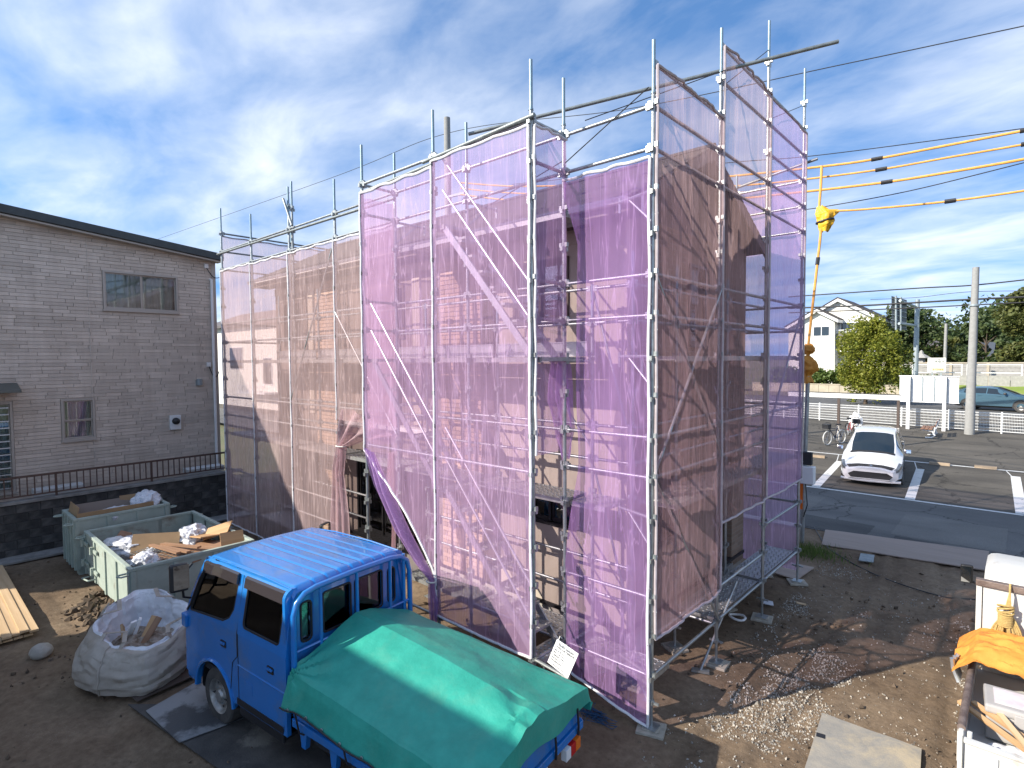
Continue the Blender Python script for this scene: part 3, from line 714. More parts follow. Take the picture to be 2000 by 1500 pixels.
def win_y(parent, x0, x1, z0, z1, n, fm, Y=YF, name='window', curtain=False):
    s = MB(); t = 0.05
    s.bx(x0, x1, Y - 0.03, Y + 0.1, z1 - t, z1); s.bx(x0, x1, Y - 0.03, Y + 0.1, z0, z0 + t)
    s.bx(x0, x0 + t, Y - 0.029, Y + 0.1, z0 + t, z1 - t); s.bx(x1 - t, x1, Y - 0.029, Y + 0.1, z0 + t, z1 - t)
    w = s.build(name, fm, parent, wp=True)
    for k in range(n):
        a = x0 + t + (x1 - x0 - 2 * t) * k / n; b = x0 + t + (x1 - x0 - 2 * t) * (k + 1) / n; dy_ = 0.02 + 0.03 * (k % 2); f = 0.045
        q = MB(); q.bx(a, b, Y + dy_ - 0.012, Y + dy_ + 0.012, z0 + t, z0 + t + f * 1.4); q.bx(a, b, Y + dy_ - 0.012, Y + dy_ + 0.012, z1 - t - f, z1 - t)
        q.bx(a, a + f, Y + dy_ - 0.011, Y + dy_ + 0.011, z0 + t + f * 1.4, z1 - t - f); q.bx(b - f, b, Y + dy_ - 0.011, Y + dy_ + 0.011, z0 + t + f * 1.4, z1 - t - f)
        q.build('sash', fm, w, wp=True)
        q = MB(); q.bx(a + f, b - f, Y + dy_ - 0.003, Y + dy_ + 0.003, z0 + t + f * 1.4, z1 - t - f); q.build('pane', m_glass, w, wp=True)
    if curtain:
        q = MB(); q.grid(lambda u, v: (x0 + (x1 - x0) * u, Y + 0.12 + 0.015 * math.sin(u * 50), z0 + (z1 - z0) * v), 60, 2); q.build('curtain', m_curtain, w, smooth=3.2, wp=True)
    return w
m_blackfr = pm('black_frame', (0.022, 0.022, 0.024), 0.35, 0.3)
win_y(hs, *F_H[0], 3, m_blackfr); win_y(hs, *F_H[1], 2, m_brown); win_y(hs, *F_H[2], 2, m_blackfr); win_y(hs, *F_H[3], 2, m_brown, curtain=True); win_y(hs, *F_H[4], 2, m_brown)
slider_x(hs, XR + 0.004, *R_H[0], m_blackfr, 'V', True); slider_x(hs, XR + 0.004, *R_H[2], m_blackfr, 'H', False)
q = MB(); q.bx(-10.38, -7.66, YF - 0.24, YF - 0.002, 2.78, 2.86); q.build('window_hood', m_white, hs, wp=True, bevel=0.01)
q = MB(); q.bx(-10.34, -7.7, YF - 0.12, YF - 0.03, 0.49, 0.55); q.build('threshold', m_blackfr, hs, wp=True)
# entrance recess on the shaded side
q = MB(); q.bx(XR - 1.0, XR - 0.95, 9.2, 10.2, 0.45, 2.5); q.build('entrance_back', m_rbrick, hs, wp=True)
q = MB(); q.bx(XR - 0.94, XR - 0.90, 9.4, 10.1, 0.47, 2.3); dr = q.build('entrance_door', m_brown, hs, wp=True)
q = MB(); q.bx(XR - 0.9, XR - 0.86, 9.48, 9.5, 1.1, 1.5); q.build('door_handle', m_alu, dr, wp=True)
q = MB(); q.bx(XR - 0.9, XR + 0.32, 9.3, 10.2, 0.0, 0.20); q.bx(XR - 0.9, XR + 0.02, 9.3, 10.2, 0.2, 0.36); q.build('entrance_step', m_conc, hs, wp=True, bevel=0.01)
q = MB(); q.bx(-9.0, -8.9, YF - 0.07, YF - 0.005, 2.95, 5.9); q.build('downpipe', m_brown, hs, wp=True)

# ---------------------------------------------------------------- scaffold
def Lk(k): return 0.60 + 0.44 * k
sf = thing('scaffold', 'galvanised tube scaffold with decks and stairs wrapped round the house', 'scaffold', (-8.0, 5.5, 0))
_pc = {}
def post_mesh(top):
    key = round(top, 2)
    if key in _pc: return _pc[key]
    s = MB(); r = 0.0235
    s.tube([(0, 0, 0.30), (0, 0, top - 0.55)], r, 12)
    k = 0
    while Lk(k) < top - 0.25:
        z = Lk(k)
        for a, (dx_, dy_) in enumerate(((1, 0), (-1, 0), (0, 1), (0, -1))):
            zz = z + (0.028 if a < 2 else -0.02)
            s.box((dx_ * 0.040, dy_ * 0.040, zz), (0.034 if dx_ else 0.040, 0.034 if dy_ else 0.040, 0.05))
        k += 1
    s.tube([(0, 0, top - 0.552), (0, 0, top - 0.55)], 0.030, 12)
    me = s.mesh('post', m_galv, smooth=True)
    _pc[key] = me; return me
s = MB(); s.tube([(0, 0, -0.55), (0, 0, 0.0)], 0.0205, 12); s.tube([(0, 0, -0.55), (0, 0, -0.53)], 0.027, 12); me_cache_sp = s.mesh('spigot', m_bluepipe, smooth=True)
s = MB(); s.bx(-0.075, 0.075, -0.075, 0.075, 0.0, 0.008); s.tube([(0, 0, 0.008), (0, 0, 0.34)], 0.0175, 10); s.tube([(0, 0, 0.255), (0, 0, 0.30)], 0.036, 8)
s.bx(-0.09, 0.09, -0.012, 0.012, 0.262, 0.285); me_jack = s.mesh('jack', m_galv, smooth=True)
s = MB(); s.box((0, 0, 0.022), (0.30, 0.26, 0.036)); s.box((0, 0, 0.046), (0.19, 0.17, 0.014)); me_pad = s.mesh('pad', m_concdust, bevel=0.012)
POSTS = {}
def post(x, y, top, base=True, pad=False):
    h = dirt_h(x, y)
    o = link('post', post_mesh(top), None, sf, (x, y, 0), wp=True); POSTS[(x, y)] = o
    link('spigot', me_cache_sp, None, o, (0, 0, top))
    if base:
        j = link('base_jack', me_jack, None, o, (0, 0, h + (0.05 if pad else 0.0)))
        if pad: link('base_pad', me_pad, None, o, (0.0, 0.0, h - 0.004), (0, 0, rnd.uniform(-0.6, 0.6)))
FX = [-14.5, -12.83, -11.06, -9.31, -7.5, -5.83, -4.14, -2.96]
FT = [7.80, 7.37, 7.60, 7.37, 7.38, 7.39, 7.43, 7.43]
for x, t in zip(FX, FT): post(x, 5.5, t, pad=(x in (-2.96,)))
BT = {-7.5: 7.35, -5.83: 7.37, -4.14: 7.42}
for x, t in BT.items(): post(x, 4.9, t, pad=True)
for x in (-12.83, -11.06, -9.31, -7.5, -5.83, -4.14): post(x, 6.1, 5.05 if x > -8 else 5.6, pad=(x > -7))
RYS = [7.27, 9.05, 10.9]; RT = [8.29, 9.14, 9.12]
for y, t in zip(RYS, RT): post(-2.96, y, t, pad=True)
for y in RYS: post(-3.55, y, 5.35, pad=True)
post(-3.55, 6.1, 5.4, pad=True)
for x in FX[:-1]: post(x, 10.95 if x > -14 else 10.9, 7.9 if x in (-14.5, -9.31) else 7.55)
for y in (7.27, 9.05): post(-14.5, y, 7.6)
post(-11.15, 5.62, 7.75, base=False)

def rail(p0, p1, mat=m_galv, r=0.0205, name='rail', heads=True):
    p0, p1 = Vector(p0), Vector(p1); d = (p1 - p0).normalized()
    s = MB(); e0, e1 = (p0 + d * 0.05, p1 - d * 0.05) if heads else (p0, p1)
    s.tube([e0, e1], r, 10)
    if heads:
        for e, sg in ((e0, -1), (e1, 1)):
            s.beam(e - d * 0.03, e + d * 0.03, 0.034, 0.07)
    return s.build(name, mat, sf, smooth=True, wp=True)
def bays(xs, y, ks, skip=()):
    for a, b in zip(xs, xs[1:]):
        for k in ks:
            if (a, k) in skip: continue
            rail((a, y, Lk(k)), (b, y, Lk(k)))
bays(FX[:5], 5.5, (0, 1, 2, 5, 6, 9, 10, 13, 14), skip=((-9.31, 0), (-9.31, 1), (-9.31, 2), (-9.31, 5)))
bays(FX[4:7], 5.5, (0, 6, 9, 10, 13, 14), skip=((-7.5, 0),))
bays(FX[6:], 5.5, (0, 2, 5, 6, 9, 10, 13, 14))
bays([-7.5, -5.83, -4.14], 4.9, (0, 5, 14))
bays([-12.83, -11.06, -9.31, -7.5, -5.83, -4.14, -3.55], 6.1, (1, 2, 5, 6, 9, 10), skip=((-9.31, 5), (-9.31, 1), (-9.31, 2), (-9.31, 6)))
RB = [5.5, 7.27, 9.05, 10.9]
for (a, b), ks in zip(zip(RB, RB[1:]), ((0, 1, 5, 6, 9, 10, 13, 14, 15), (0, 1, 5, 6, 9, 10, 13, 14, 16, 17), (0, 2, 5, 6, 9, 10, 13, 14, 15, 16, 17))):
    for k in ks: rail((-2.96, a, Lk(k)), (-2.96, b, Lk(k)))
for a, b in zip([6.1] + RB[1:], RB[1:]):
    for k in (5, 6, 9, 10): rail((-3.55, a, Lk(k)), (-3.55, b, Lk(k)))
for x in (-7.5, -4.14):
    for k in (0, 9, 10, 13, 14): rail((x, 4.9, Lk(k)), (x, 5.5, Lk(k)))
LB = [5.5, 7.27, 9.05, 10.9]
for a, b in zip(LB, LB[1:]):
    for k in (9, 10, 13, 14, 15): rail((-14.5, a, Lk(k)), (-14.5, b, Lk(k)), m_galv_dark)
bays(FX[:-1] + [-2.96], 10.93, (13, 14, 15))
bays([-5.83, -4.14, -2.96], 10.93, (2, 5, 6, 9, 10))
# transoms under the decks
for x in FX[1:7]:
    for k in (0, 4, 8): rail((x, 5.5, Lk(k) - 0.05), (x, 6.1, Lk(k) - 0.05))
for y in RYS:
    for k in (0, 4, 8): rail((-2.96, y, Lk(k) - 0.05), (-3.55, y, Lk(k) - 0.05))
# long tie pipes and loose tubes
pa, pb = at(915, 262, 'Y', 5.56), at(1410, 138, 'X', -3.02)
dd = (pb - pa)
rail(pa, pa + dd * 1.415, m_galv_dark, 0.0243, 'tie_pipe', False)
rail((-7.45, 4.86, 6.62), (-5.80, 4.86, 6.66), m_galv_dark, 0.0243, 'tie_pipe', False)
rail((-5.98, 4.85, 6.72), (-4.05, 4.85, 6.78), m_galv_dark, 0.0243, 'tie_pipe', False)
rail((-14.6, 5.44, 6.70), (-7.45, 5.46, 6.66), m_galv_dark, 0.0243, 'tie_pipe', False)
pe = at(1597, 310, 'Y', 10.99); rail((-4.4, 10.99, pe.z - 0.25), pe, m_galv_dark, 0.0243, 'tie_pipe', False)
p1, p2 = at(553, 388, 'Y', 5.42), at(570, 440, 'Y', 5.44); rail(p1, p2, m_galv_dark, 0.0243, 'tie_pipe', False)
for (a, b) in (((-2.93, 5.5, 5.0), (-2.93, 7.27, 2.85)), ((-2.93, 7.27, 5.0), (-2.93, 5.5, 2.85)), ((-2.93, 9.05, 2.85), (-2.93, 10.9, 5.0)), ((-2.93, 5.5, 2.8), (-2.93, 7.27, 0.62)),
               ((-11.06, 5.46, 3.3), (-9.31, 5.46, 6.2)), ((-9.31, 5.46, 5.0), (-7.5, 5.46, 2.9)), ((-5.83, 6.13, 4.9), (-4.14, 6.13, 2.9)), ((-4.14, 6.13, 4.95), (-3.55, 6.13, 2.9)), ((-4.14, 6.13, 2.7), (-3.55, 6.13, 0.7))):
    rail(a, b, m_galv, 0.0165, 'brace', False)
pq = at(1368, 1310, 'Z', 0.03); rail(pq, (-2.93, 7.9, 0.95), m_galv, 0.0165, 'prop', False)
s = MB(); s.box(pq, (0.22, 0.07, 0.03), (0, 0, 0.4)); s.build('prop_foot', m_galv, sf, wp=True)

# decks: pressed steel planks with upturned lips, cleats and rows of dimples
def deck(x0, x1, y0, y1, z, along):
    s = MB(); ln = (x1 - x0) if along == 'X' else (y1 - y0)
    s.bx(x0, x1, y0, y1, z - 0.012, z - 0.004)
    if along == 'X':
        for y in (y0, y1): s.bx(x0, x1, y - 0.008, y + 0.008, z - 0.06, z)
        for x in (x0 + 0.01, x1 - 0.01): s.bx(x - 0.015, x + 0.015, y0 + 0.008, y1 - 0.008, z - 0.045, z - 0.001)
    else:
        for x in (x0, x1): s.bx(x - 0.008, x + 0.008, y0, y1, z - 0.06, z)
        for y in (y0 + 0.01, y1 - 0.01): s.bx(x0 + 0.008, x1 - 0.008, y - 0.015, y + 0.015, z - 0.045, z - 0.001)
    n = int(ln / 0.075); m_ = 6
    for i in range(n):
        for j in range(m_):
            u = 0.05 + (ln - 0.1) * i / (n - 1); w = (j + 0.5 + (0.0 if i % 2 else 0.25)) / m_
            if along == 'X': cx, cy = x0 + u, y0 + (y1 - y0) * min(w, 0.95)
            else: cx, cy = x0 + (x1 - x0) * min(w, 0.95), y0 + u
            s.lathe([(0.020, z - 0.0045), (0.012, z + 0.004)], (cx, cy, 0), 5)
    return s.build('deck_plank', m_deck, sf, wp=True)
for a, b in zip(FX[:7], FX[1:7]):
    for k in (0, 4, 8):
        if a == -14.5 and k == 0: continue
        if a == -9.31 and k == 0: continue
        deck(a + 0.06, b - 0.06, 5.56, 6.04, Lk(k), 'X')
deck(-4.08, -3.02, 5.56, 6.04, Lk(0) - 0.1, 'X'); deck(-4.08, -3.6, 5.56, 6.04, Lk(4), 'X')
for a, b in ((-7.5, -5.83), (-5.83, -4.14)): deck(a + 0.06, b - 0.06, 5.56, 6.04, Lk(12), 'X')
for a, b in zip(RB[1:], RB[2:]):
    for k in (0, 4, 8): deck(-3.49, -3.02, a + 0.06, b - 0.06, Lk(k), 'Y')
for k in (4, 8): deck(-3.49, -3.02, 6.16, 7.21, Lk(k), 'Y')
# brackets (horizontal arm, strut, drop end)
def bracket(p, d, ln=0.55):
    p = Vector(p); d = Vector(d).normalized(); s = MB()
    s.tube([p, p + d * ln], 0.02, 8); s.tube([p + Vector((0, 0, -0.34)), p + d * (ln * 0.72)], 0.014, 8)
    s.tube([p + d * (ln * 0.3), p + d * (ln * 0.3) + Vector((0, 0, -0.21))], 0.012, 6)
    s.tube([p + d * ln + Vector((0, 0, 0.05)), p + d * ln + Vector((0, 0, -0.12))], 0.017, 8)
    s.build('bracket', m_galv, sf, wp=True, smooth=True)
for k in (0, 4, 8, 12): bracket((-2.96, 5.5, Lk(k)), (-1, 0.35, 0))
for k in (12,):
    for x in (-7.5, -5.83): bracket((x, 5.5, Lk(k) + 0.42), (0, 1, 0), 0.6)
bracket((-4.14, 4.9, 0.62), (1, -0.12, 0), 0.55)
# toe boards on the second lift
for a, b in zip(FX[1:6], FX[2:7]):
    s = MB(); s.bx(a + 0.05, b - 0.05, 6.05, 6.07, Lk(8) + 0.01, Lk(8) + 0.19); s.bx(a + 0.05, b - 0.05, 6.04, 6.075, Lk(8) + 0.19, Lk(8) + 0.205)
    s.build('toe_board', m_alu, sf, wp=True)
# stairs in the outer lane
def flight(x0, z0, x1, z1):
    st = MB()
    for y in (4.98, 5.42): st.beam((x0, y, z0 - 0.03), (x1, y, z1 - 0.03), 0.025, 0.085)
    o = st.build('stair', m_alu, sf, wp=True)
    n = 8
    for i in range(1, n):
        t = i / n; s = MB(); s.bx(x0 + (x1 - x0) * t - 0.11, x0 + (x1 - x0) * t + 0.11, 5.0, 5.40, z0 + (z1 - z0) * t - 0.03, z0 + (z1 - z0) * t)
        for q_ in range(3): s.bx(x0 + (x1 - x0) * t - 0.10, x0 + (x1 - x0) * t + 0.10, 5.05 + 0.13 * q_, 5.08 + 0.13 * q_, z0 + (z1 - z0) * t, z0 + (z1 - z0) * t + 0.006)
        s.build('step', m_deck, o, wp=True)
    for dz in (0.45, 0.86):
        s = MB(); s.tube([(x0 + 0.02, 4.93, z0 + dz), (x1 - 0.02, 4.93, z1 + dz)], 0.016, 8); s.build('handrail', m_alu, o, wp=True, smooth=True)
flight(-5.70, 5.86, -4.2, 4.14); flight(-7.38, 4.10, -5.9, 2.38); flight(-5.70, 2.34, -4.2, 0.62)
for (x, k) in ((-5.83, 12), (-4.2, 8), (-7.4, 8), (-5.83, 4), (-4.2, 0)):
    deck(x - 0.12, x + 0.14, 4.96, 5.44, Lk(k), 'X')
# guy lines on the far right posts
for a, b in (((-2.96, 9.05, 8.72), (-2.96, 7.27, 7.55)), ((-2.96, 10.9, 8.5), (-2.96, 9.2, 7.75)), ((-2.9, 7.27, 7.75), (-3.9, 5.6, 6.9)), ((-4.1, 5.47, 6.42), (-3.0, 5.47, 6.95)), ((-5.83, 5.55, 6.1), (-4.14, 5.55, 6.5))):
    s = MB(); s.tube([a, b], 0.006, 6); s.build('guy_line', m_black, sf, wp=True)

# ---------------------------------------------------------------- safety nets
HEM = [None]
def hem_along(o, pts, w=0.05, name='hem'):
    s = MB(); pts = [Vector(p) for p in pts]
    for a, b in zip(pts, pts[1:]):
        d = (b - a)
        if d.length < 1e-4: continue
        s.tube([a, b], w / 2, 6)
    s.build(name, HEM[0] or m_hem, o, wp=True, smooth=True)
def net(label, p0, p1, z0, z1, out, mat, seed, amp=0.03, edge=None, bottom=None, hems='LTRB', nu=26, nv=60, gather=0.0, cat='safety net', hemw=0.032):
    """A hanging sheet from post p0 to post p1; out is its outward side."""
    a, b = Vector((*p0, 0)), Vector((*p1, 0)); o3 = Vector((*out, 0)); W = (b - a).length
    def pt(u, v):
        if edge is not None:
            e0, e1 = edge(v); uu = e0 + (e1 - e0) * u
        else: uu = u
        zb = z0 if bottom is None else bottom(u)
        z = zb + (z1 - zb) * v
        if v > 0.97: z -= 0.02 * math.sin(u * math.pi * 3) ** 2
        pin = min(1.0, 6 * min(u, 1 - u) + 0.12)
        x = uu * W
        tie = 0.5 + 0.5 * math.cos(v * 16)                      # slack between the ties
        f = amp * pin * (0.9 * nz(x * 2.2 + seed, z * 0.28, seed) + 0.55 * nz(x * 6.5 + seed * 2, z * 0.35 + 3, seed) + 0.3 * nz(x * 14, z * 0.9, seed))
        f += 0.02 * pin + 0.05 * (1 - tie) * (0.3 + 0.7 * pin) * amp * 10 * 0.3
        p = a + (b - a) * uu + o3 * (0.035 + f)
        p += (b - a).normalized() * (0.008 * (1 - pin) * math.sin(v * 26 + seed) * (1 if u < 0.5 else -1) + gather * nz(x, z * 1.3, seed))
        return (p.x, p.y, z)
    s = MB(); s.grid(pt, nu, nv)
    o = s.build('safety_net', mat, None, smooth=3.2)
    o.location = (0, 0, 0)
    props(o, label, cat, 'netting hung on the scaffold')
    L_ = lambda u: [Vector(pt(u, j / nv)) for j in range(0, nv + 1, 2)]
    B_ = lambda v: [Vector(pt(i / nu, v)) for i in range(0, nu + 1)]
    lift = o3 * 0.008
    if 'L' in hems: hem_along(o, [p + lift for p in L_(0.0)], hemw)
    if 'R' in hems: hem_along(o, [p + lift for p in L_(1.0)], hemw)
    if 'T' in hems: hem_along(o, [p + lift for p in B_(1.0)], hemw)
    if 'B' in hems: hem_along(o, [p + lift for p in B_(0.0)], hemw)
    for j in range(3, nv, 6):
        for u in ((0.0,) if 'R' not in hems else ((1.0,) if 'L' not in hems else (0.0, 1.0))):
            p = Vector(pt(u, j / nv)); c = (a if u == 0 else b); c = Vector((c.x, c.y, p.z))
            q = MB(); q.tube([p + lift * 3, (p + c) / 2 + o3 * 0.03 + Vector((0, 0, 0.02)), c + o3 * 0.027, c + Vector((0, 0, -0.02)) - o3 * 0.026], 0.006, 5); q.build('tie', m_cord, o, wp=True)
    return o
fw = (0, -1)
net('faded mauve net at the end of the row next to the grey sided house', (-14.5, 5.5), (-12.83, 5.5), 0.15, 6.28, fw, m_netA, 1.0)
net('faded mauve net, second panel from the grey sided house', (-12.83, 5.5), (-11.06, 5.5), 0.15, 6.26, fw, m_netA, 2.3, hems='RTB')
net('pinkish net beside the bundled opening, its foot pulled sideways', (-11.06, 5.5), (-9.31, 5.5), 0.18, 6.26, fw, m_netA, 3.7, amp=0.045, hems='LTB', bottom=lambda u: 0.18 + 0.55 * max(0, u - 0.55) ** 1.3)
net('grey mauve net hanging above the gathered doorway', (-9.31, 5.5), (-7.5, 5.5), 3.02, 6.26, fw, m_netA, 5.1, hems='LT')
net('purple net beside the stairs with its lower corner tied back', (-7.5, 4.9), (-5.83, 4.9), 0.7, 6.62, fw, m_netB, 6.4, amp=0.03, hems='LTB', hemw=0.036,
    bottom=lambda u: 1.12 + (2.72 - 1.12) * (1 - u) ** 0.72)
net('purple net in front of the lower stair flight, over the truck', (-5.83, 4.9), (-4.14, 4.9), 0.64, 6.70, fw, m_netB, 7.9, amp=0.028)
net('bright violet net nearest the viewpoint with its white hem swinging free', (-4.14, 5.5), (-2.96, 5.5), 0.1, 6.22, fw, m_netC, 9.2, amp=0.04,
    hems='RTB', edge=lambda v: (0.03 + 0.15 * min(1, max(0, (v - 0.22) / 0.2)) * min(1, max(0, (0.97 - v) / 0.10)) + 0.012 * math.sin(v * 17), 0.985), bottom=lambda u: 0.30 - 0.26 * u, nu=22)
net('dense pink net closing the short return beside the doorway', (-7.5, 4.9), (-7.5, 5.5), 2.75, 6.6, (-1, 0), m_netP, 11.0, amp=0.03, nu=12, hems='LR')
net('dark violet net on the short return beside the bare posts', (-4.14, 4.9), (-4.14, 5.5), 3.0, 6.70, (1, 0), m_netB, 12.5, amp=0.03, nu=12, hems='LT', edge=lambda v: (0.0, 1.0 - 0.55 * max(0, 0.25 - v) * 2))
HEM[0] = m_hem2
m_netR = netmat('net_mauve', (0.72, 0.50, 0.50), (0.95, 0.87, 0.88), 0.32, 14.0, 0.62)
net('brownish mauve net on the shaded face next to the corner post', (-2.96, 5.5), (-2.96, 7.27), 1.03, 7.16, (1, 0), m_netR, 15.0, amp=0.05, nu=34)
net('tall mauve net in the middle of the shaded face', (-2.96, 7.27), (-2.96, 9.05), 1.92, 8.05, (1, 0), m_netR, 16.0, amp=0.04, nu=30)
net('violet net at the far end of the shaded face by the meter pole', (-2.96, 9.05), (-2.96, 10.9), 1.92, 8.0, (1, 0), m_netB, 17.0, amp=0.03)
for i, (a, b) in enumerate(zip(FX[:-1], FX[1:])):
    nm_ = ('outermost', 'second', 'third', 'fourth', 'fifth', 'sixth', 'last')[i]
    net('violet net on the hidden rear face, %s from the grey house' % nm_, (a, 10.95), (b, 10.95), 0.2 if i >= 5 else 2.0, 7.25, (0, 1), m_netB, 20.0 + i, hems='T', nu=12, nv=30)
for i, (a, b) in enumerate(zip(LB, LB[1:])):
    net('pale net on the end face by the grey house, %s bay' % ('nearest', 'middle', 'farthest')[i], (-14.5, a), (-14.5, b), 0.8, 7.15, (-1, 0), m_netA, 30.0 + i, hems='T', nu=12, nv=30)

# gathered drapes at the doorway
def drape(label, path, widths, depths, mat, seed, n=26, tied=None):
    """A bunched curtain of net: path of centres, with width and fold depth at each."""
    pts = [Vector(p) for p in path]; m_ = len(pts)
    def interp(arr, t):
        f = t * (len(arr) - 1); i = min(int(f), len(arr) - 2); return arr[i] + (arr[i + 1] - arr[i]) * (f - i)
    def pt(u, v):
        c = interp(pts, v); w = interp(widths, v); d = interp(depths, v)
        s_ = (u - 0.5)
        fold = math.sin(u * 5.5 * math.pi + seed + 1.2 * nz(v * 3, seed)) * d + 0.4 * d * math.sin(u * 17 + v * 4 + seed)
        return (c.x + s_ * w + 0.02 * nz(u * 3, v * 6, seed), c.y - fold, c.z + 0.12 * w * math.sin(u * math.pi + seed))
    s = MB(); s.grid(pt, 44, 60); o = s.build('safety_net', mat, None, smooth=3.2); props(o, label, 'safety net', 'netting hung on the scaffold')
    if tied is not None:
        q = MB(); c = interp(pts, tied); w = interp(widths, tied)
        q.tube([(c.x + (w * 0.55 + 0.02) * math.cos(t), c.y + (interp(depths, tied) + 0.03) * math.sin(t), c.z) for t in [2 * math.pi * k / 12 for k in range(13)]], 0.012, 6)
        q.build('tie', m_cord, o, wp=True)
    return o
m_netG = netmat('net_gathered', (0.62, 0.45, 0.48), (0.93, 0.86, 0.90), 0.55, 40.0)
m_netV = netmat('net_gathered_violet', (0.52, 0.34, 0.62), (0.92, 0.84, 0.95), 0.58, 44.0)
drape('pink net gathered and knotted to the left of the doorway', [(-8.35, 5.46, 3.05), (-8.7, 5.45, 2.85), (-9.15, 5.45, 2.55), (-9.28, 5.45, 2.05), (-9.22, 5.44, 1.3), (-9.2, 5.42, 0.5)], [1.5, 0.9, 0.20, 0.3, 0.52, 0.66], [0.03, 0.05, 0.06, 0.06, 0.07, 0.08], m_netG, 1.3, tied=0.4)
drape('violet net twisted back to the post beside the truck cab', [(-7.35, 4.84, 2.74), (-7.0, 4.84, 2.2), (-6.55, 4.84, 1.65), (-6.15, 4.84, 1.30), (-5.90, 4.84, 1.10), (-5.86, 4.83, 0.85), (-5.87, 4.83, 0.5)], [0.22, 0.34, 0.34, 0.26, 0.10, 0.17, 0.10], [0.02, 0.05, 0.06, 0.05, 0.04, 0.05, 0.03], m_netV, 2.2, tied=0.67)
drape('limp pink net strip hanging on the doorway post', [(-7.62, 5.44, 2.6), (-7.66, 5.44, 2.0), (-7.58, 5.44, 1.4), (-7.62, 5.44, 0.9), (-7.5, 5.44, 0.5)], [0.10, 0.22, 0.10, 0.14, 0.18], [0.03, 0.05, 0.04, 0.04, 0.04], m_netG, 3.9)
drape('dark magenta net bunched behind the bare posts', [(-4.3, 5.62, 4.1), (-4.32, 5.64, 3.6), (-4.25, 5.64, 3.2), (-4.2, 5.6, 2.85)], [0.3, 0.38, 0.34, 0.12], [0.05, 0.07, 0.06, 0.03], m_netV, 4.7)
# ---------------------------------------------------------------- blue crew cab truck
def rrect(x0, x1, y0, y1, r, n=4, skew=0.0):
    out = []
    for cx, cy, a0 in ((x1 - r, y0 + r, -90), (x1 - r, y1 - r, 0), (x0 + r, y1 - r, 90), (x0 + r, y0 + r, 180)):
        for k in range(n + 1):
            t = R(a0 + 90 * k / n); y = cy + r * math.sin(t); out.append((cx + r * math.cos(t) + skew * (y - y0), y))
    return out
m_blue = pm('truck_blue', (0.010, 0.165, 0.49), 0.24, 0, (0.012, 0.175, 0.53), 3, coat=0.8, spec=0.5, bump=0.01, bscale=8, grime=(0.09, 0.17, 0.28), gscale=2.2, glo=0.50, ghi=0.85)
m_visor = pm('visor', (0.035, 0.030, 0.032), 0.12, 0, coat=0.4)
m_mirror = pm('mirror', (0.8, 0.82, 0.83), 0.03, 1.0)
m_orange = pm('orange_lens', (0.75, 0.17, 0.02), 0.2)
m_redlens = pm('red_lens', (0.5, 0.015, 0.015), 0.2)
m_rim = pm('rim', (0.45, 0.45, 0.44), 0.4, 0.7, (0.32, 0.30, 0.27), 12)
m_seat = pm('seat_cloth', (0.035, 0.038, 0.045), 0.9)
TW = 1.60
T_LOC = (-5.25, 2.47, 0.0); T_RZ = R(6.5)
tk = thing('crew_cab_truck', 'blue crew cab flatbed truck with dark window visors, parked beside the scaffold', 'truck', T_LOC, T_RZ)
def inset(z): return 0.0 if z < 1.18 else 0.115 * ((z - 1.18) / 0.67) ** 1.25
def side_map(near, d):
    def f(p):
        a, z = p; i = inset(z) + d
        fr = 0.0                     # the nose narrows a little
        return (a, i + fr if near else TW - i - fr, z)
    return f
arch = [(-1.42 + 0.40 * math.cos(R(t)), 0.33 + 0.40 * math.sin(R(t))) for t in range(0, 181, 15)]
outer = [(0.0, 0.42), (0.0, 1.20), (0.0, 1.55), (-0.005, 1.80), (-0.04, 1.845), (-0.5, 1.86), (-1.2, 1.855), (-1.66, 1.825), (-1.76, 1.79), (-1.86, 1.58), (-1.95, 1.38), (-2.02, 1.18), (-2.06, 0.9), (-2.07, 0.45), (-1.86, 0.40)] + arch[::-1] + [(-0.98, 0.42)]
fwin = [(-1.93, 1.20), (-1.20, 1.26), (-1.08, 1.32), (-1.01, 1.42), (-0.985, 1.74), (-1.03, 1.785), (-1.60, 1.765), (-1.70, 1.72), (-1.80, 1.50)]
rwin = rrect(-0.80, -0.13, 1.29, 1.79, 0.05, 4)
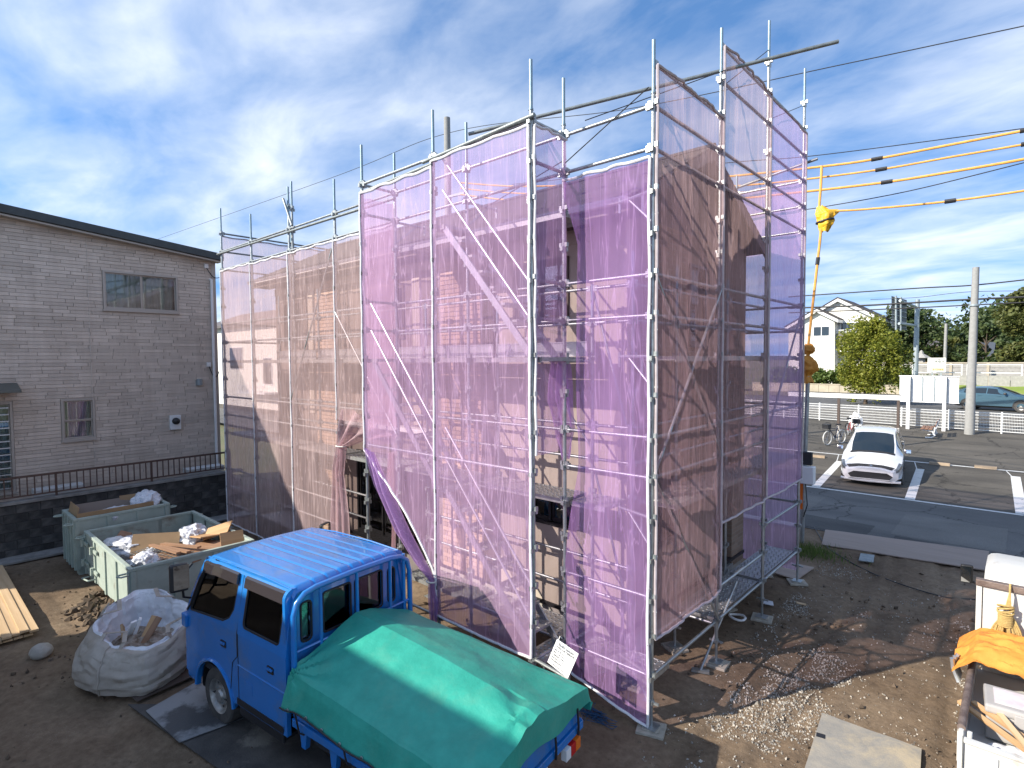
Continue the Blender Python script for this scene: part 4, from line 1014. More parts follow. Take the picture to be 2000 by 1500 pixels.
for near in (True, False):
    s = MB(); panel(s, outer, [fwin, rwin], side_map(near, 0.0), side_map(near, 0.045)); cab = s.build('cab_side', m_blue, tk)
    for nm, w in (('front_side_glass', fwin), ('rear_side_glass', rwin)):
        s = MB(); panel(s, w, [], side_map(near, 0.018), side_map(near, 0.024)); s.build(nm, m_glass_dk, cab)
    # rubber run round each opening
    for w in (fwin, rwin):
        s = MB(); mp_ = side_map(near, 0.008); s.tube([mp_(p) for p in w] + [mp_(w[0])], 0.012, 5, False); s.build('window_seal', m_black, cab)
    # rain visors over the door glass
    for a0, a1 in ((-1.70, -0.97), (-0.82, -0.11)):
        s = MB(); mp0, mp1 = side_map(near, -0.012), side_map(near, -0.035)
        top = [(a0 + 0.03, 1.80), (a1, 1.815)]; pts = []
        s.loft([[mp0((a, z + (0 if a > -1.5 else -0.012))) if j in (0, 3) else mp1((a, z + (0 if a > -1.5 else -0.012))) for j, z in enumerate((1.815, 1.80, 1.70, 1.695))] for a in [a0 + (a1 - a0) * k / 8 for k in range(9)]])
        s.build('rain_visor', m_visor, cab, smooth=True)
    # door gaps, handles, crease
    mp_ = side_map(near, -0.0015)
    for ln in ([(-0.90, 1.81), (-0.90, 1.2), (-0.90, 0.95), (-1.00, 0.86), (-1.05, 0.55)], [(-0.885, 1.2), (-0.885, 0.46)], [(-0.05, 1.80), (-0.05, 0.46)]):
        s = MB(); s.tube([mp_(p) for p in ln], 0.0045, 4, False); s.build('door_gap', m_black, cab)
    for a in (-1.19, -0.27):
        s = MB(); m0, m1 = side_map(near, -0.004), side_map(near, 0.02); panel(s, rrect(a - 0.06, a + 0.06, 0.97, 1.045, 0.018), [], m0, m1); h = s.build('door_handle_recess', m_black, cab)
        s = MB(); m0, m1 = side_map(near, -0.018), side_map(near, -0.006); panel(s, rrect(a - 0.05, a + 0.05, 1.005, 1.03, 0.01), [], m0, m1); s.build('door_handle', m_blue, cab, bevel=0.003)
    s = MB(); s.tube([side_map(near, 0.004)((a, 0.865 - 0.02 * (a + 1))) for a in (-0.02, -0.5, -0.9)], 0.012, 6); s.build('body_crease', m_blue, cab, smooth=True)
    s = MB(); s.tube([side_map(near, 0.0)((p[0] * 1.0 + (p[0] + 1.42) * 0.03, p[1] + 0.012)) for p in arch], 0.022, 6); s.build('arch_flare', m_blue, cab, smooth=True)
# roof with pressed ribs
def roofpt(u, v):
    a = -1.80 + 1.81 * u; b = 0.095 + (TW - 0.19) * v
    e = min(v, 1 - v); z = 1.862 + 0.028 * math.sin(math.pi * v) - 0.055 * max(0, 1 - e / 0.045) ** 2
    z -= 0.10 * max(0, (0.10 - u) / 0.10) ** 1.6 + 0.05 * max(0, (u - 0.97) / 0.03) ** 2
    if 0.12 < v < 0.88 and u > 0.14:
        ph = ((v - 0.12) / 0.76 * 7) % 1.0; z -= 0.011 if 0.42 < ph < 0.58 else 0.0
    return (a, b, z)
s = MB(); s.grid(roofpt, 50, 120); s.build('cab_roof', m_blue, tk, smooth=0.9)
for b in (0.105, TW - 0.105):
    s = MB(); s.tube([(-1.70, b + 0.02 * (1 if b < 1 else -1), 1.835), (-1.2, b, 1.868), (-0.5, b, 1.872), (-0.02, b, 1.85)], 0.010, 6); s.build('drip_rail', m_blue, tk, smooth=True)
s = MB(); s.grid(lambda u, v: (-2.03 + 0.26 * v - 0.05 * math.sin(math.pi * u), 0.10 + 0.02 * v + (TW - 0.20 - 0.04 * v) * u, 1.19 + 0.62 * v), 14, 8); s.build('windscreen', m_glass_dk, tk, smooth=True)
s = MB(); s.grid(lambda u, v: (-2.06 - 0.06 * math.sin(math.pi * u) - 0.03 * math.sin(math.pi * v), 0.06 + (TW - 0.12) * u, 0.40 + 0.80 * v), 14, 8); fp = s.build('front_panel', m_blue, tk, smooth=True)
for b in (0.30, TW - 0.30):
    s = MB(); s.bx(-2.15, -2.05, b - 0.16, b + 0.16, 0.55, 0.75); s.build('headlight', m_glass, fp, bevel=0.02)
s = MB(); s.bx(-2.20, -2.02, 0.06, TW - 0.06, 0.28, 0.46); s.build('bumper', m_blue, tk, bevel=0.04)
for near in (True, False):
    b0 = -0.012 if near else TW + 0.012
    s = MB(); s.lathe([(0.001, 0.025), (0.03, 0.022), (0.04, 0.0)], (-1.96, b0 + (0.05 if near else -0.05), 0.56), 12, 'Y'); 
    if near: s.v = [(x, 2 * (b0 + 0.05) - y, z) for x, y, z in s.v]
    s.build('turn_lamp', m_orange, tk, smooth=True)
# rear wall of the cab with its windows, ribs and the guard hoop
ro = rrect(0.02, TW - 0.02, 0.60, 1.855, 0.10, 5)
rw = [rrect(0.19, 0.31, 1.28, 1.68, 0.04), rrect(0.45, 0.80, 1.28, 1.70, 0.03), rrect(0.86, 1.24, 1.28, 1.70, 0.03), rrect(1.33, 1.43, 1.28, 1.68, 0.04)]
s = MB(); panel(s, ro, rw, lambda p: (-0.02, p[0], p[1]), lambda p: (-0.06, p[0], p[1])); cb = s.build('cab_back', m_blue, tk)
for w in rw:
    s = MB(); panel(s, w, [], lambda p: (-0.038, p[0], p[1]), lambda p: (-0.044, p[0], p[1])); s.build('rear_glass', m_glass_dk, cb)
    s = MB(); s.tube([(-0.016, *p) for p in w] + [(-0.016, *w[0])], 0.011, 5, False); s.build('window_seal', m_black, cb)
for k in range(9):
    b = 0.42 + 0.10 * k; s = MB(); s.tube([(-0.018, b, 0.85), (-0.012, b, 0.88), (-0.012, b, 1.19), (-0.018, b, 1.22)], 0.016, 6); s.build('pressed_rib', m_blue, cb, smooth=True)
hp = [(0.055, 0.06, 0.72)] + [(0.055, 0.06, 1.2), (0.055, 0.065, 1.62), (0.055, 0.10, 1.73), (0.055, 0.19, 1.80), (0.055, 0.32, 1.825), (0.055, 0.8, 1.835), (0.055, TW - 0.30, 1.825), (0.055, TW - 0.14, 1.80), (0.055, TW - 0.04, 1.73), (0.055, TW, 1.60), (0.055, TW + 0.005, 1.2), (0.055, TW + 0.005, 0.72)]
s = MB(); s.tube(hp, 0.030, 10); gd = s.build('guard_hoop', m_blue, tk, smooth=True)
for b in (0.37, 0.83, 1.30, TW - 0.09):
    s = MB(); s.tube([(0.055, b, 0.78), (0.055, b, 1.82)], 0.019, 8); s.build('guard_bar', m_blue, gd, smooth=True)
s = MB(); s.tube([(0.055, 0.06, 1.25), (0.055, TW, 1.25)], 0.014, 6); s.build('guard_bar', m_blue, gd, smooth=True)
# inside the cab
s = MB(); s.bx(-2.0, -0.07, 0.06, TW - 0.06, 0.55, 0.62); s.build('cab_floor', m_dark, tk)
s = MB(); s.loft([[(-1.98, b, 0.9), (-1.72, b, 0.95), (-1.74, b, 1.17), (-1.98, b, 1.20)] for b in (0.08, TW - 0.08)]); s.build('dashboard', m_black, tk, bevel=0.02)
for a, w in ((-1.25, ((0.12, 0.78), (0.86, 1.48))), (-0.50, ((0.10, 1.50),))):
    for b0, b1 in w:
        s = MB(); s.bx(a - 0.25, a + 0.25, b0, b1, 0.82, 0.98); s.box((a + 0.27, (b0 + b1) / 2, 1.26), (0.12, b1 - b0, 0.60), (0, 0.18, 0)); s.box((a + 0.34, (b0 + b1) / 2, 1.62), (0.08, 0.26, 0.16), (0, 0.12, 0)); s.build('seat', m_seat, tk, bevel=0.03)
s = MB(); t_ = [2 * math.pi * k / 24 for k in range(25)]; s.tube([(-1.60 + 0.10 * math.cos(t), 1.18 + 0.18 * math.sin(t), 1.20 + 0.15 * math.cos(t)) for t in t_], 0.014, 6, False); s.tube([(-1.60, 1.02, 1.2), (-1.60, 1.34, 1.2)], 0.012, 6); s.tube([(-1.60, 1.18, 1.2), (-1.75, 1.18, 1.0)], 0.02, 6); s.build('steering_wheel', m_black, tk, smooth=True)
s = MB(); s.tube([side_map(True, -0.002)(p) for p in ((-1.66, 1.80), (-1.80, 1.56), (-1.93, 1.26), (-1.99, 1.19))], 0.016, 6); s.build('pillar_trim', m_black, tk)
for p0 in ((-1.50, 1.835), (-1.45, 1.838), (-1.05, 1.848), (-1.0, 1.849)):
    s = MB(); q_ = side_map(True, 0.0)(p0); s.box((q_[0], q_[1] - 0.002, q_[2] + 0.01), (0.022, 0.012, 0.014)); s.build('roof_clip', m_black, tk)
s = MB(); s.bx(-0.92, -0.06, -0.006, 0.02, 0.43, 0.50); s.build('sill_guard', m_black, tk)
s = MB(); panel(s, rrect(-0.78, -0.62, 0.60, 0.74, 0.02), [], side_map(True, -0.002), side_map(True, 0.01)); s.build('filler_flap', m_blue, tk, bevel=0.002)
# mirrors
for near in (True, False):
    b0, sg = (0.0, -1) if near else (TW, 1)
    s = MB(); s.tube([(-1.92, b0, 1.34), (-1.86, b0 + sg * 0.10, 1.40), (-1.80, b0 + sg * 0.14, 1.62)], 0.013, 8); s.tube([(-1.80, b0 + sg * 0.14, 1.66), (-1.80, b0 + sg * 0.02, 1.78)], 0.012, 6); mr_ = s.build('mirror_arm', m_black, tk, smooth=True)
    s = MB(); s.box((-1.80, b0 + sg * 0.17, 1.66), (0.07, 0.19, 0.32), (0, 0, sg * 0.3)); s.build('mirror_housing', m_black, mr_, bevel=0.03)
    s = MB(); s.box((-1.761, b0 + sg * 0.158, 1.67), (0.005, 0.155, 0.275), (0, 0, sg * 0.3)); s.build('mirror_glass', m_mirror, mr_)
s = MB(); s.lathe([(0.001, 0.05), (0.06, 0.04), (0.085, 0.0), (0.08, -0.01)], (-1.94, 1.40, 1.55), 14); s.build('fender_mirror', m_black, tk, smooth=True)
s = MB(); s.box((-2.05, 0.02, 1.05), (0.12, 0.10, 0.16)); s.build('corner_marker', m_blue, tk, bevel=0.02)
cbp = Matrix.Translation(T_LOC) @ Euler((0, 0, T_RZ)).to_matrix().to_4x4()
# wheels
def wheel(parent, c, r, w, out, rimm=None):
    rimm = rimm or m_rim; x, y, z = c; rr = r * 0.62
    s = MB(); s.lathe([(rr, -w / 2), (r * 0.93, -w / 2), (r * 0.985, -w * 0.42), (r, -w * 0.3), (r, w * 0.3), (r * 0.985, w * 0.42), (r * 0.93, w / 2), (rr, w / 2)], (x, y, z), 36, 'Y')
    o = s.build('wheel', m_rubber, parent, smooth=0.6)
    s = MB(); f = out
    s.lathe([(rr, f * w / 2), (rr * 0.93, f * w * 0.44), (rr * 0.86, f * w * 0.22), (rr * 0.62, f * w * 0.12), (rr * 0.55, f * w * 0.34), (rr * 0.36, f * w * 0.36), (rr * 0.30, f * w * 0.5), (0.001, f * w * 0.52)], (x, y, z), 28, 'Y')
    rm = s.build('rim', rimm, o, smooth=0.5)
    for k in range(8):
        t = 2 * math.pi * k / 8; s = MB(); s.lathe([(rr * 0.075, f * w * 0.20), (0.001, f * w * 0.215)], (x + rr * 0.74 * math.cos(t), y, z + rr * 0.74 * math.sin(t)), 10, 'Y'); s.build('rim_hole', m_black, rm)
    for k in range(6):
        t = 2 * math.pi * k / 6; s = MB(); s.lathe([(rr * 0.06, f * w * 0.34), (rr * 0.05, f * w * 0.43), (0.001, f * w * 0.435)], (x + rr * 0.45 * math.cos(t), y, z + rr * 0.45 * math.sin(t)), 6, 'Y'); s.build('wheel_nut', m_galv_dark, rm)
    return o
for y, o_ in ((0.13, -1), (TW - 0.13, 1)): wheel(tk, (-1.42, y, 0.315), 0.315, 0.18, o_)
for y, o_ in ((0.16, -1), (0.36, -1), (TW - 0.16, 1), (TW - 0.36, 1)): wheel(tk, (1.02, y, 0.25), 0.25, 0.15, o_)
for b in (0.06, TW - 0.06):
    s = MB(); s.lathe([(0.40, -0.12), (0.40, 0.12)], (-1.42, b + (0.12 if b < 1 else -0.12), 0.33), 24, 'Y'); s.v = [(x, y, max(z, 0.30)) for x, y, z in s.v]; s.build('wheel_housing', m_black, tk)
# chassis and bed
s = MB()
for b in (0.50, TW - 0.50): s.bx(-1.9, 2.25, b - 0.03, b + 0.03, 0.42, 0.54)
for a in (-0.9, 0.2, 0.7, 1.5, 2.2): s.bx(a - 0.03, a + 0.03, 0.53, TW - 0.53, 0.44, 0.52)
s.build('chassis_rail', m_black, tk)
s = MB(); s.bx(-0.92, -0.1, 0.05, 0.30, 0.32, 0.36); s.bx(-0.92, -0.1, 0.02, 0.05, 0.30, 0.40); s.build('cab_step', m_black, tk, bevel=0.01)
s = MB(); s.bx(0.12, 0.55, 0.20, 0.48, 0.28, 0.52); s.build('fuel_tank', m_dark, tk, bevel=0.03)
s = MB(); s.bx(0.10, 2.36, 0.02, TW - 0.02, 0.60, 0.66); bd = s.build('bed_floor', m_blue, tk)
for b, t in ((0.0, 0), (TW, 1)):
    sg = 1 if b == 0 else -1
    s = MB(); s.bx(0.10, 2.36, b + sg * 0.005, b + sg * 0.04, 0.665, 0.95); sd = s.build('side_gate', m_blue, tk, bevel=0.008)
    s = MB(); s.bx(0.10, 2.38, b - sg * 0.012, b + sg * 0.05, 0.575, 0.655); s.build('side_rail', m_blue, tk, bevel=0.01)
    for k in range(9):
        a = 0.28 + 0.24 * k; s = MB(); s.bx(a - 0.03, a + 0.03, b - sg * 0.01, b + sg * 0.02, 0.70, 0.90); s.build('gate_rib', m_blue, sd, bevel=0.006)
    for a in (0.16, 0.62, 1.45):
        s = MB(); s.prism([(a, 0.575), (a + 0.12, 0.575), (a + 0.09, 0.38), (a + 0.03, 0.38)], lambda p: (p[0], b + sg * 0.03, p[1]), lambda p: (p[0], b + sg * 0.08, p[1])); s.build('bed_bracket', m_blue, tk)
    s = MB(); s.bx(0.80, 1.24, b + sg * 0.01, b + sg * 0.26, 0.535, 0.56); s.build('mudguard', m_black, tk)
s = MB(); s.bx(2.345, 2.385, 0.05, TW - 0.05, 0.665, 0.95); tg = s.build('tail_gate', m_blue, tk, bevel=0.008)
s = MB(); s.bx(2.34, 2.40, 0.0, TW, 0.57, 0.65); s.build('rear_rail', m_blue, tk, bevel=0.008)
for b in (0.22, TW - 0.22):
    for i, (mm, db) in enumerate(((m_orange, 0.09), (m_redlens, 0.0), (m_white, -0.09))):
        d = db if b > 1 else -db
        s = MB(); s.bx(2.36, 2.42, b + d - 0.042, b + d + 0.042, 0.44, 0.545); s.build('tail_lamp', mm, tk, bevel=0.006)
s = MB(); s.bx(2.375, 2.385, 0.62, 0.98, 0.36, 0.55); s.build('number_plate', m_white, tk)

# green tarpaulin tied over the load
m_tarp = pm('tarp_green', (0.022, 0.27, 0.205), 0.5, 0, (0.032, 0.33, 0.25), 5, bump=0.35, bscale=11, spec=0.35, grime=(0.07, 0.30, 0.22), gscale=2.2, glo=0.5, ghi=0.8)
PR = [(-0.06, 0.78), (-0.045, 0.86), (-0.02, 1.03), (0.0, 1.10), (0.08, 1.135), (0.42, 1.26), (0.62, 1.335), (0.80, 1.385), (0.98, 1.36), (1.22, 1.27), (1.54, 1.15), (1.615, 1.10), (1.63, 0.90), (1.64, 0.76)]
PB = [(-0.07, 0.74), (-0.05, 0.82), (-0.03, 0.90), (-0.005, 0.965), (0.10, 1.0), (0.42, 1.075), (0.58, 1.12), (0.76, 1.15), (0.95, 1.11), (1.20, 1.045), (1.54, 0.985), (1.615, 0.955), (1.635, 0.82), (1.645, 0.70)]
def tarp(u, v):
    f = v * (len(PR) - 1); i = min(int(f), len(PR) - 2); t = f - i
    p0 = [PR[i][k] + (PR[i + 1][k] - PR[i][k]) * t for k in (0, 1)]; p1 = [PB[i][k] + (PB[i + 1][k] - PB[i][k]) * t for k in (0, 1)]
    up = u * 1.14; w = min(up, 1.0); w2 = w ** 0.9
    b = p0[0] + (p1[0] - p0[0]) * w2; z = p0[1] + (p1[1] - p0[1]) * w2
    z += 0.05 * math.sin(math.pi * w) * math.exp(-((b - 0.8) / 0.45) ** 2)
    a = 0.07 + 2.315 * w
    edge = min(1, max(0, (z - 0.78) / 0.3))
    wr = 0.012 * fbm(a * 0.8, b * 1.6, 1.5, 1.2) + 0.016 * (0.22 - min(0.22, abs(nz(a * 1.6 + b * 0.8, b * 1.3 - a * 0.5, 4.0)))) + 0.012 * (0.12 - min(0.12, abs(nz(a * 2.6 - b * 2.2, b * 2.8 + a * 0.6, 9.0))))
    # tucks that run to the rear corner
    dr = math.hypot(a - 2.3, b - 0.62); an = math.atan2(b - 0.62, 2.3 - a)
    wr += 0.022 * math.exp(-((dr - 0.28) / 0.22) ** 2) * math.sin(an * 4 + 0.7) * (1 if b < 0.9 else 0.4)
    dr2 = math.hypot(a - 0.1, b - 0.0); an2 = math.atan2(b, a - 0.1)
    wr += 0.02 * math.exp(-(dr2 / 0.4) ** 2) * math.sin(an2 * 11)
    z += wr * (0.4 + 0.6 * edge)
    if b < 0.0 or b > 1.60: b += (-1 if b < 0.5 else 1) * (0.012 + 0.028 * (0.5 + 0.5 * math.sin(a * 9 + 1.5 * math.sin(a * 4)))) * (1 - edge) * 1.2
    if b < 0.02: z += 0.03 * math.sin(a * 2.6) * (1 - edge)
    if up > 1.0:
        k = (up - 1.0) / 0.14; zt = max(z, 0.975) if 0.0 < b < 1.6 else z
        a += 0.045 + 0.02 * math.sin(b * 8) * k; z = zt - (zt - 0.79) * k * (0.9 + 0.1 * math.sin(b * 6)); b += (b - 0.8) * 0.02 * k
    return (a, b, z)
s = MB(); s.grid(tarp, 110, 104)
tp = s.build('tarpaulin', m_tarp, smooth=0.3); tp.location = T_LOC; tp.rotation_euler = (0, 0, T_RZ)
props(tp, 'green canvas tarpaulin tied over the load of the blue truck', 'tarpaulin')
s = MB()
pts = []
for k in range(40):
    u = k / 39; q = tarp(u * 0.875, 0.0); pts.append((q[0], q[1] - 0.012, q[2] + 0.02))
s.tube(pts, 0.008, 5); s.build('hem_rope', m_black, tp)
for k in range(9):
    q = tarp(0.04 + 0.10 * k, 0.012); s = MB(); s.lathe([(0.008, -0.004), (0.016, -0.004), (0.016, 0.004), (0.008, 0.004)], (q[0], q[1] - 0.004, q[2] + 0.015), 10, 'Y'); s.build('eyelet', m_alu, tp)
for a in (0.25, 0.95, 1.65, 2.2):
    s = MB(); s.tube([(a, -0.07, 0.80 - 0.02 * a), (a + 0.03, -0.05, 0.60), (a + 0.05, -0.01, 0.57)], 0.009, 5); s.build('lashing', m_black, tp)
for b in (0.5, 1.05, 1.45):
    s = MB(); s.tube([(2.42, b, 0.84), (2.42, b + 0.02, 0.66), (2.41, b + 0.03, 0.57)], 0.011, 5); s.build('lashing', m_black, tp)

# ---------------------------------------------------------------- waste skips
m_skip = pm('skip_green', (0.40, 0.47, 0.42), 0.6, 0.1, (0.33, 0.40, 0.355), 4, bump=0.1, bscale=40, grime=(0.22, 0.19, 0.14), gscale=2.6, glo=0.56, ghi=0.75)
def skip(label, x0, x1, y0, y1, h, gate):
    t = thing('waste_skip', label, 'skip', ((x0 + x1) / 2, (y0 + y1) / 2, 0), 0, 'waste skips by the block wall')
    th = 0.03; b0 = 0.10
    for nm, a in (('side_panel', (x0, x1, y0, y0 + th)), ('side_panel', (x0, x1, y1 - th, y1)), ('end_panel', (x0, x0 + th, y0 + th, y1 - th)), ('end_panel', (x1 - th, x1, y0 + th, y1 - th))):
        s = MB(); s.bx(*a, b0, h); s.build(nm, m_skip, t, wp=True)
    s = MB(); s.bx(x0 + th, x1 - th, y0 + th, y1 - th, b0, b0 + 0.03); s.build('bottom', m_skip, t, wp=True)
    s = MB(); r = 0.05
    s.bx(x0 - 0.02, x1 + 0.02, y0 - 0.02, y0 + r, h - 0.002, h + 0.05); s.bx(x0 - 0.02, x1 + 0.02, y1 - r, y1 + 0.02, h - 0.002, h + 0.05)
    s.bx(x0 - 0.02, x0 + r, y0 + r, y1 - r, h - 0.002, h + 0.049); s.bx(x1 - r, x1 + 0.02, y0 + r, y1 - r, h - 0.002, h + 0.049); s.build('rim', m_skip, t, wp=True, bevel=0.008)
    for y in (y0 - 0.025, y1 - 0.03):
        n = 5
        for k in range(n):
            x = x0 + 0.04 + (x1 - x0 - 0.08) * k / (n - 1); s = MB(); s.bx(x - 0.035, x + 0.035, y, y + 0.055, b0, h - 0.004); s.build('stiffener', m_skip, t, wp=True)
    for x in (x0 - 0.025, x1 - 0.03):
        n = 4
        for k in range(n):
            y = y0 + 0.04 + (y1 - y0 - 0.08) * k / (n - 1); s = MB(); s.bx(x, x + 0.055, y - 0.035, y + 0.035, b0, h - 0.004); s.build('stiffener', m_skip, t, wp=True)
    for x in (x0 + 0.1, x1 - 0.1):
        for y in (y0 + 0.1, y1 - 0.1): s = MB(); s.bx(x - 0.09, x + 0.09, y - 0.06, y + 0.06, -0.03, b0); s.build('foot', m_skip, t, wp=True)
    for x in (x0 + 0.05, x1 - 0.05):
        for y, sg in ((y0, -1), (y1, 1)):
            s = MB(); s.tube([(x - 0.06, y + sg * 0.02, h - 0.05), (x - 0.065, y + sg * 0.12, h - 0.05), (x, y + sg * 0.16, h - 0.05), (x + 0.065, y + sg * 0.12, h - 0.05), (x + 0.06, y + sg * 0.02, h - 0.05)], 0.014, 8); s.build('lifting_ring', m_skip, t, wp=True, smooth=True)
    if gate:
        for z in (0.32, 0.70):
            for x in (x0 + 0.06, x0 + 0.75):
                s = MB(); s.tube([(x, y0 - 0.06, z - 0.06), (x, y0 - 0.06, z + 0.07)], 0.03, 8); s.bx(x - 0.05, x + 0.26, y0 - 0.045, y0 - 0.02, z - 0.03, z + 0.03); s.build('hinge', m_skip, t, wp=True, smooth=True)
        s = MB(); s.tube([(x0 + 0.35, y0 - 0.03, 0.12), (x0 + 0.35, y0 - 0.14, 0.12), (x0 + 0.85, y0 - 0.14, 0.2), (x0 + 0.85, y0 - 0.03, 0.2)], 0.014, 8); s.build('latch_bar', m_skip, t, wp=True, smooth=True)
    return t
skip('tall pale green skip against the block wall holding cardboard', -14.45, -13.40, 2.25, 3.86, 1.05, False)
skip('wide pale green skip full of boards and plastic, nearer the truck', -13.12, -10.15, 2.36, 4.24, 0.86, True)
m_card = pm('cardboard', (0.36, 0.24, 0.13), 0.9, 0, (0.30, 0.20, 0.11), 3)
m_card2 = pm('grey_card', (0.22, 0.18, 0.15), 0.9)
m_poly = pm('clear_bag', (0.70, 0.72, 0.76), 0.35, 0, (0.52, 0.54, 0.58), 7, bump=0.4, bscale=20)
m_ply = pm('plywood', (0.52, 0.33, 0.17), 0.75, 0, (0.42, 0.25, 0.12), 3, sc=(0.3, 4, 4), bump=0.1)
m_ply2 = pm('brown_ply', (0.33, 0.19, 0.11), 0.75, 0, (0.24, 0.135, 0.08), 3, sc=(0.3, 4, 4), bump=0.1)
def board(name, label, cat, c, size, rot, mat, group=None, bend=0.0):
    s = MB(); L_, W_, T_ = size
    s.grid(lambda u, v: (L_ * (u - 0.5), W_ * (v - 0.5), bend * math.sin(math.pi * u) + T_ / 2), 10, 1); s.grid(lambda u, v: (L_ * (0.5 - u), W_ * (v - 0.5), bend * math.sin(math.pi * u) - T_ / 2), 10, 1)
    n = 11
    me_v = s.v; 
    for k in range(10):
        for vv in (0, 1):
            a = vv * n + k; b = a + 1; c2 = 2 * n + vv * n + (9 - k); d = c2 + 1
            s.f.append((a, b, c2, d) if vv == 0 else (b, a, d, c2))
    s.f.append((0, n, 2 * n + n + 10, 2 * n + 10)); s.f.append((10, 10 + n, 3 * n, 2 * n))
    o = s.build(name, mat); o.location = c; o.rotation_euler = rot
    return props(o, label, cat, group)
def bagmesh(name, label, c, r, mat, seed, cat='plastic bag', squash=0.6, group=None):
    bm = bmesh.new(); bmesh.ops.create_icosphere(bm, subdivisions=4, radius=1.0)
    for v in bm.verts:
        d = v.co.normalized(); k = 1 + 0.28 * fbm(d.x * 1.3 + seed, d.y * 1.3, d.z * 1.3, 1.4) + 0.14 * (abs(nz(d.x * 3 + seed, d.y * 3, d.z * 3)) - 0.2) + 0.16 * fbm(d.x + seed, d.y, d.z, 4)
        v.co = Vector((d.x * r[0] * k, d.y * r[1] * k, max(-0.75, d.z) * r[2] * k))
    for f in bm.faces: f.smooth = rnd.random() < 0.35
    me = bpy.data.meshes.new(name); bm.to_mesh(me); bm.free(); me.materials.append(mat)
    o = link(name, me, None, None, c); return props(o, label, cat, group)
SG = 'debris lying in the skips'
board('cardboard_sheet', 'brown cardboard flap folded up at the end of the tall skip', 'cardboard', (-13.95, 2.33, 1.12), (0.75, 0.3, 0.012), (R(78), 0, 0), m_card, SG)
board('cardboard_sheet', 'dark cardboard leaning along the wall side of the tall skip', 'cardboard', (-14.28, 2.95, 1.00), (1.15, 0.40, 0.012), (R(62), 0, R(90)), m_card2, SG)
board('cardboard_sheet', 'long tan cardboard strip along the near rim of the tall skip', 'cardboard', (-13.47, 2.95, 1.08), (1.3, 0.20, 0.012), (R(96), 0, R(91)), m_card, SG)
board('cardboard_sheet', 'tan cardboard behind the plastic bag in the tall skip', 'cardboard', (-14.30, 3.5, 1.02), (0.6, 0.42, 0.012), (R(70), 0, R(88)), m_card, SG)
bagmesh('plastic_bag', 'knotted grey plastic bag heaped at the end of the tall skip', (-13.85, 3.55, 1.06), (0.34, 0.27, 0.26), m_poly, 3.0, group=SG)
bagmesh('plastic_bag', 'flat pale plastic bag in the middle of the tall skip', (-13.75, 3.0, 0.98), (0.3, 0.34, 0.14), m_poly, 5.0, group=SG)
s = MB(); s.bx(-13.05, -10.25, 2.42, 4.18, 0.14, 0.54); fo = s.build('rubble_fill', pm('rubble', (0.12, 0.09, 0.065), 0.95, 0, (0.28, 0.2, 0.13), 6)); props(fo, 'dark mixed rubble filling the bottom of the wide skip', 'rubble', None, 'stuff')
board('plywood_sheet', 'large brown board lying flat in the wide skip by the cab', 'board', (-10.95, 3.55, 0.72), (1.5, 0.95, 0.02), (R(3), R(-6), R(12)), m_ply2, SG)
board('plywood_sheet', 'pale plywood sheet at the back of the wide skip', 'board', (-11.55, 3.88, 0.80), (1.0, 0.5, 0.02), (R(-5), R(-8), R(5)), m_ply, SG)
board('plywood_sheet', 'small pale plywood scrap tilted on the wide skip', 'board', (-11.25, 4.05, 0.90), (0.5, 0.3, 0.02), (R(30), R(-18), R(40)), m_ply, SG)
board('plywood_sheet', 'orange plywood offcut standing at the corner of the wide skip', 'board', (-10.45, 4.0, 0.90), (0.38, 0.3, 0.02), (R(66), 0, R(80)), m_ply, SG)
for i, (x, y, a) in enumerate(((-11.25, 3.25, 8), (-11.3, 3.36, 15), (-11.2, 3.12, 4))):
    board('timber_batten', 'brown batten on the boards of the wide skip, %s' % ('nearest the pale sheet', 'outermost by the wire', 'between the other two')[(1 if i == 2 else (0 if i == 1 else 2))], 'timber', (x, y, 0.76 + 0.02 * i), (1.3, 0.08, 0.03), (0, R(-5), R(a)), m_ply2, SG)
board('cardboard_sheet', 'open brown cardboard box side leaning in the wide skip', 'cardboard', (-11.75, 3.15, 0.76), (0.75, 0.42, 0.015), (R(48), R(5), R(70)), m_card, SG)
bagmesh('plastic_bag', 'crumpled clear plastic sheet beside the cardboard in the wide skip', (-12.15, 2.95, 0.66), (0.36, 0.4, 0.2), m_poly, 8.0, group=SG)
bagmesh('plastic_bag', 'shiny plastic heap near the pale plywood in the wide skip', (-11.75, 3.75, 0.76), (0.30, 0.26, 0.2), m_poly, 11.0, group=SG)
bagmesh('plastic_bag', 'white plastic bag with blue print at the near rim of the wide skip', (-10.85, 2.75, 0.76), (0.22, 0.2, 0.14), m_poly, 14.0, group=SG)
bagmesh('plastic_bag', 'torn white packaging at the hinged end of the wide skip', (-12.65, 2.75, 0.65), (0.3, 0.22, 0.12), m_white, 17.0, group=SG)
s = MB()
wm = thing('wire_mesh', 'rusty welded wire mesh lying in the wide skip', 'wire mesh', (-11.15, 2.95, 0.71), R(14), SG)
for k in range(9): s = MB(); s.tube([(-0.55, -0.42 + 0.105 * k, 0.0), (0.55, -0.42 + 0.105 * k, 0.03)], 0.005, 5); s.build('wire', m_galv_dark, wm)
for k in range(12): s = MB(); s.tube([(-0.55 + 0.1 * k, -0.44, 0.006 + 0.0027 * k), (-0.55 + 0.1 * k, 0.44, 0.006 + 0.0027 * k)], 0.005, 5); s.build('wire', m_galv_dark, wm)

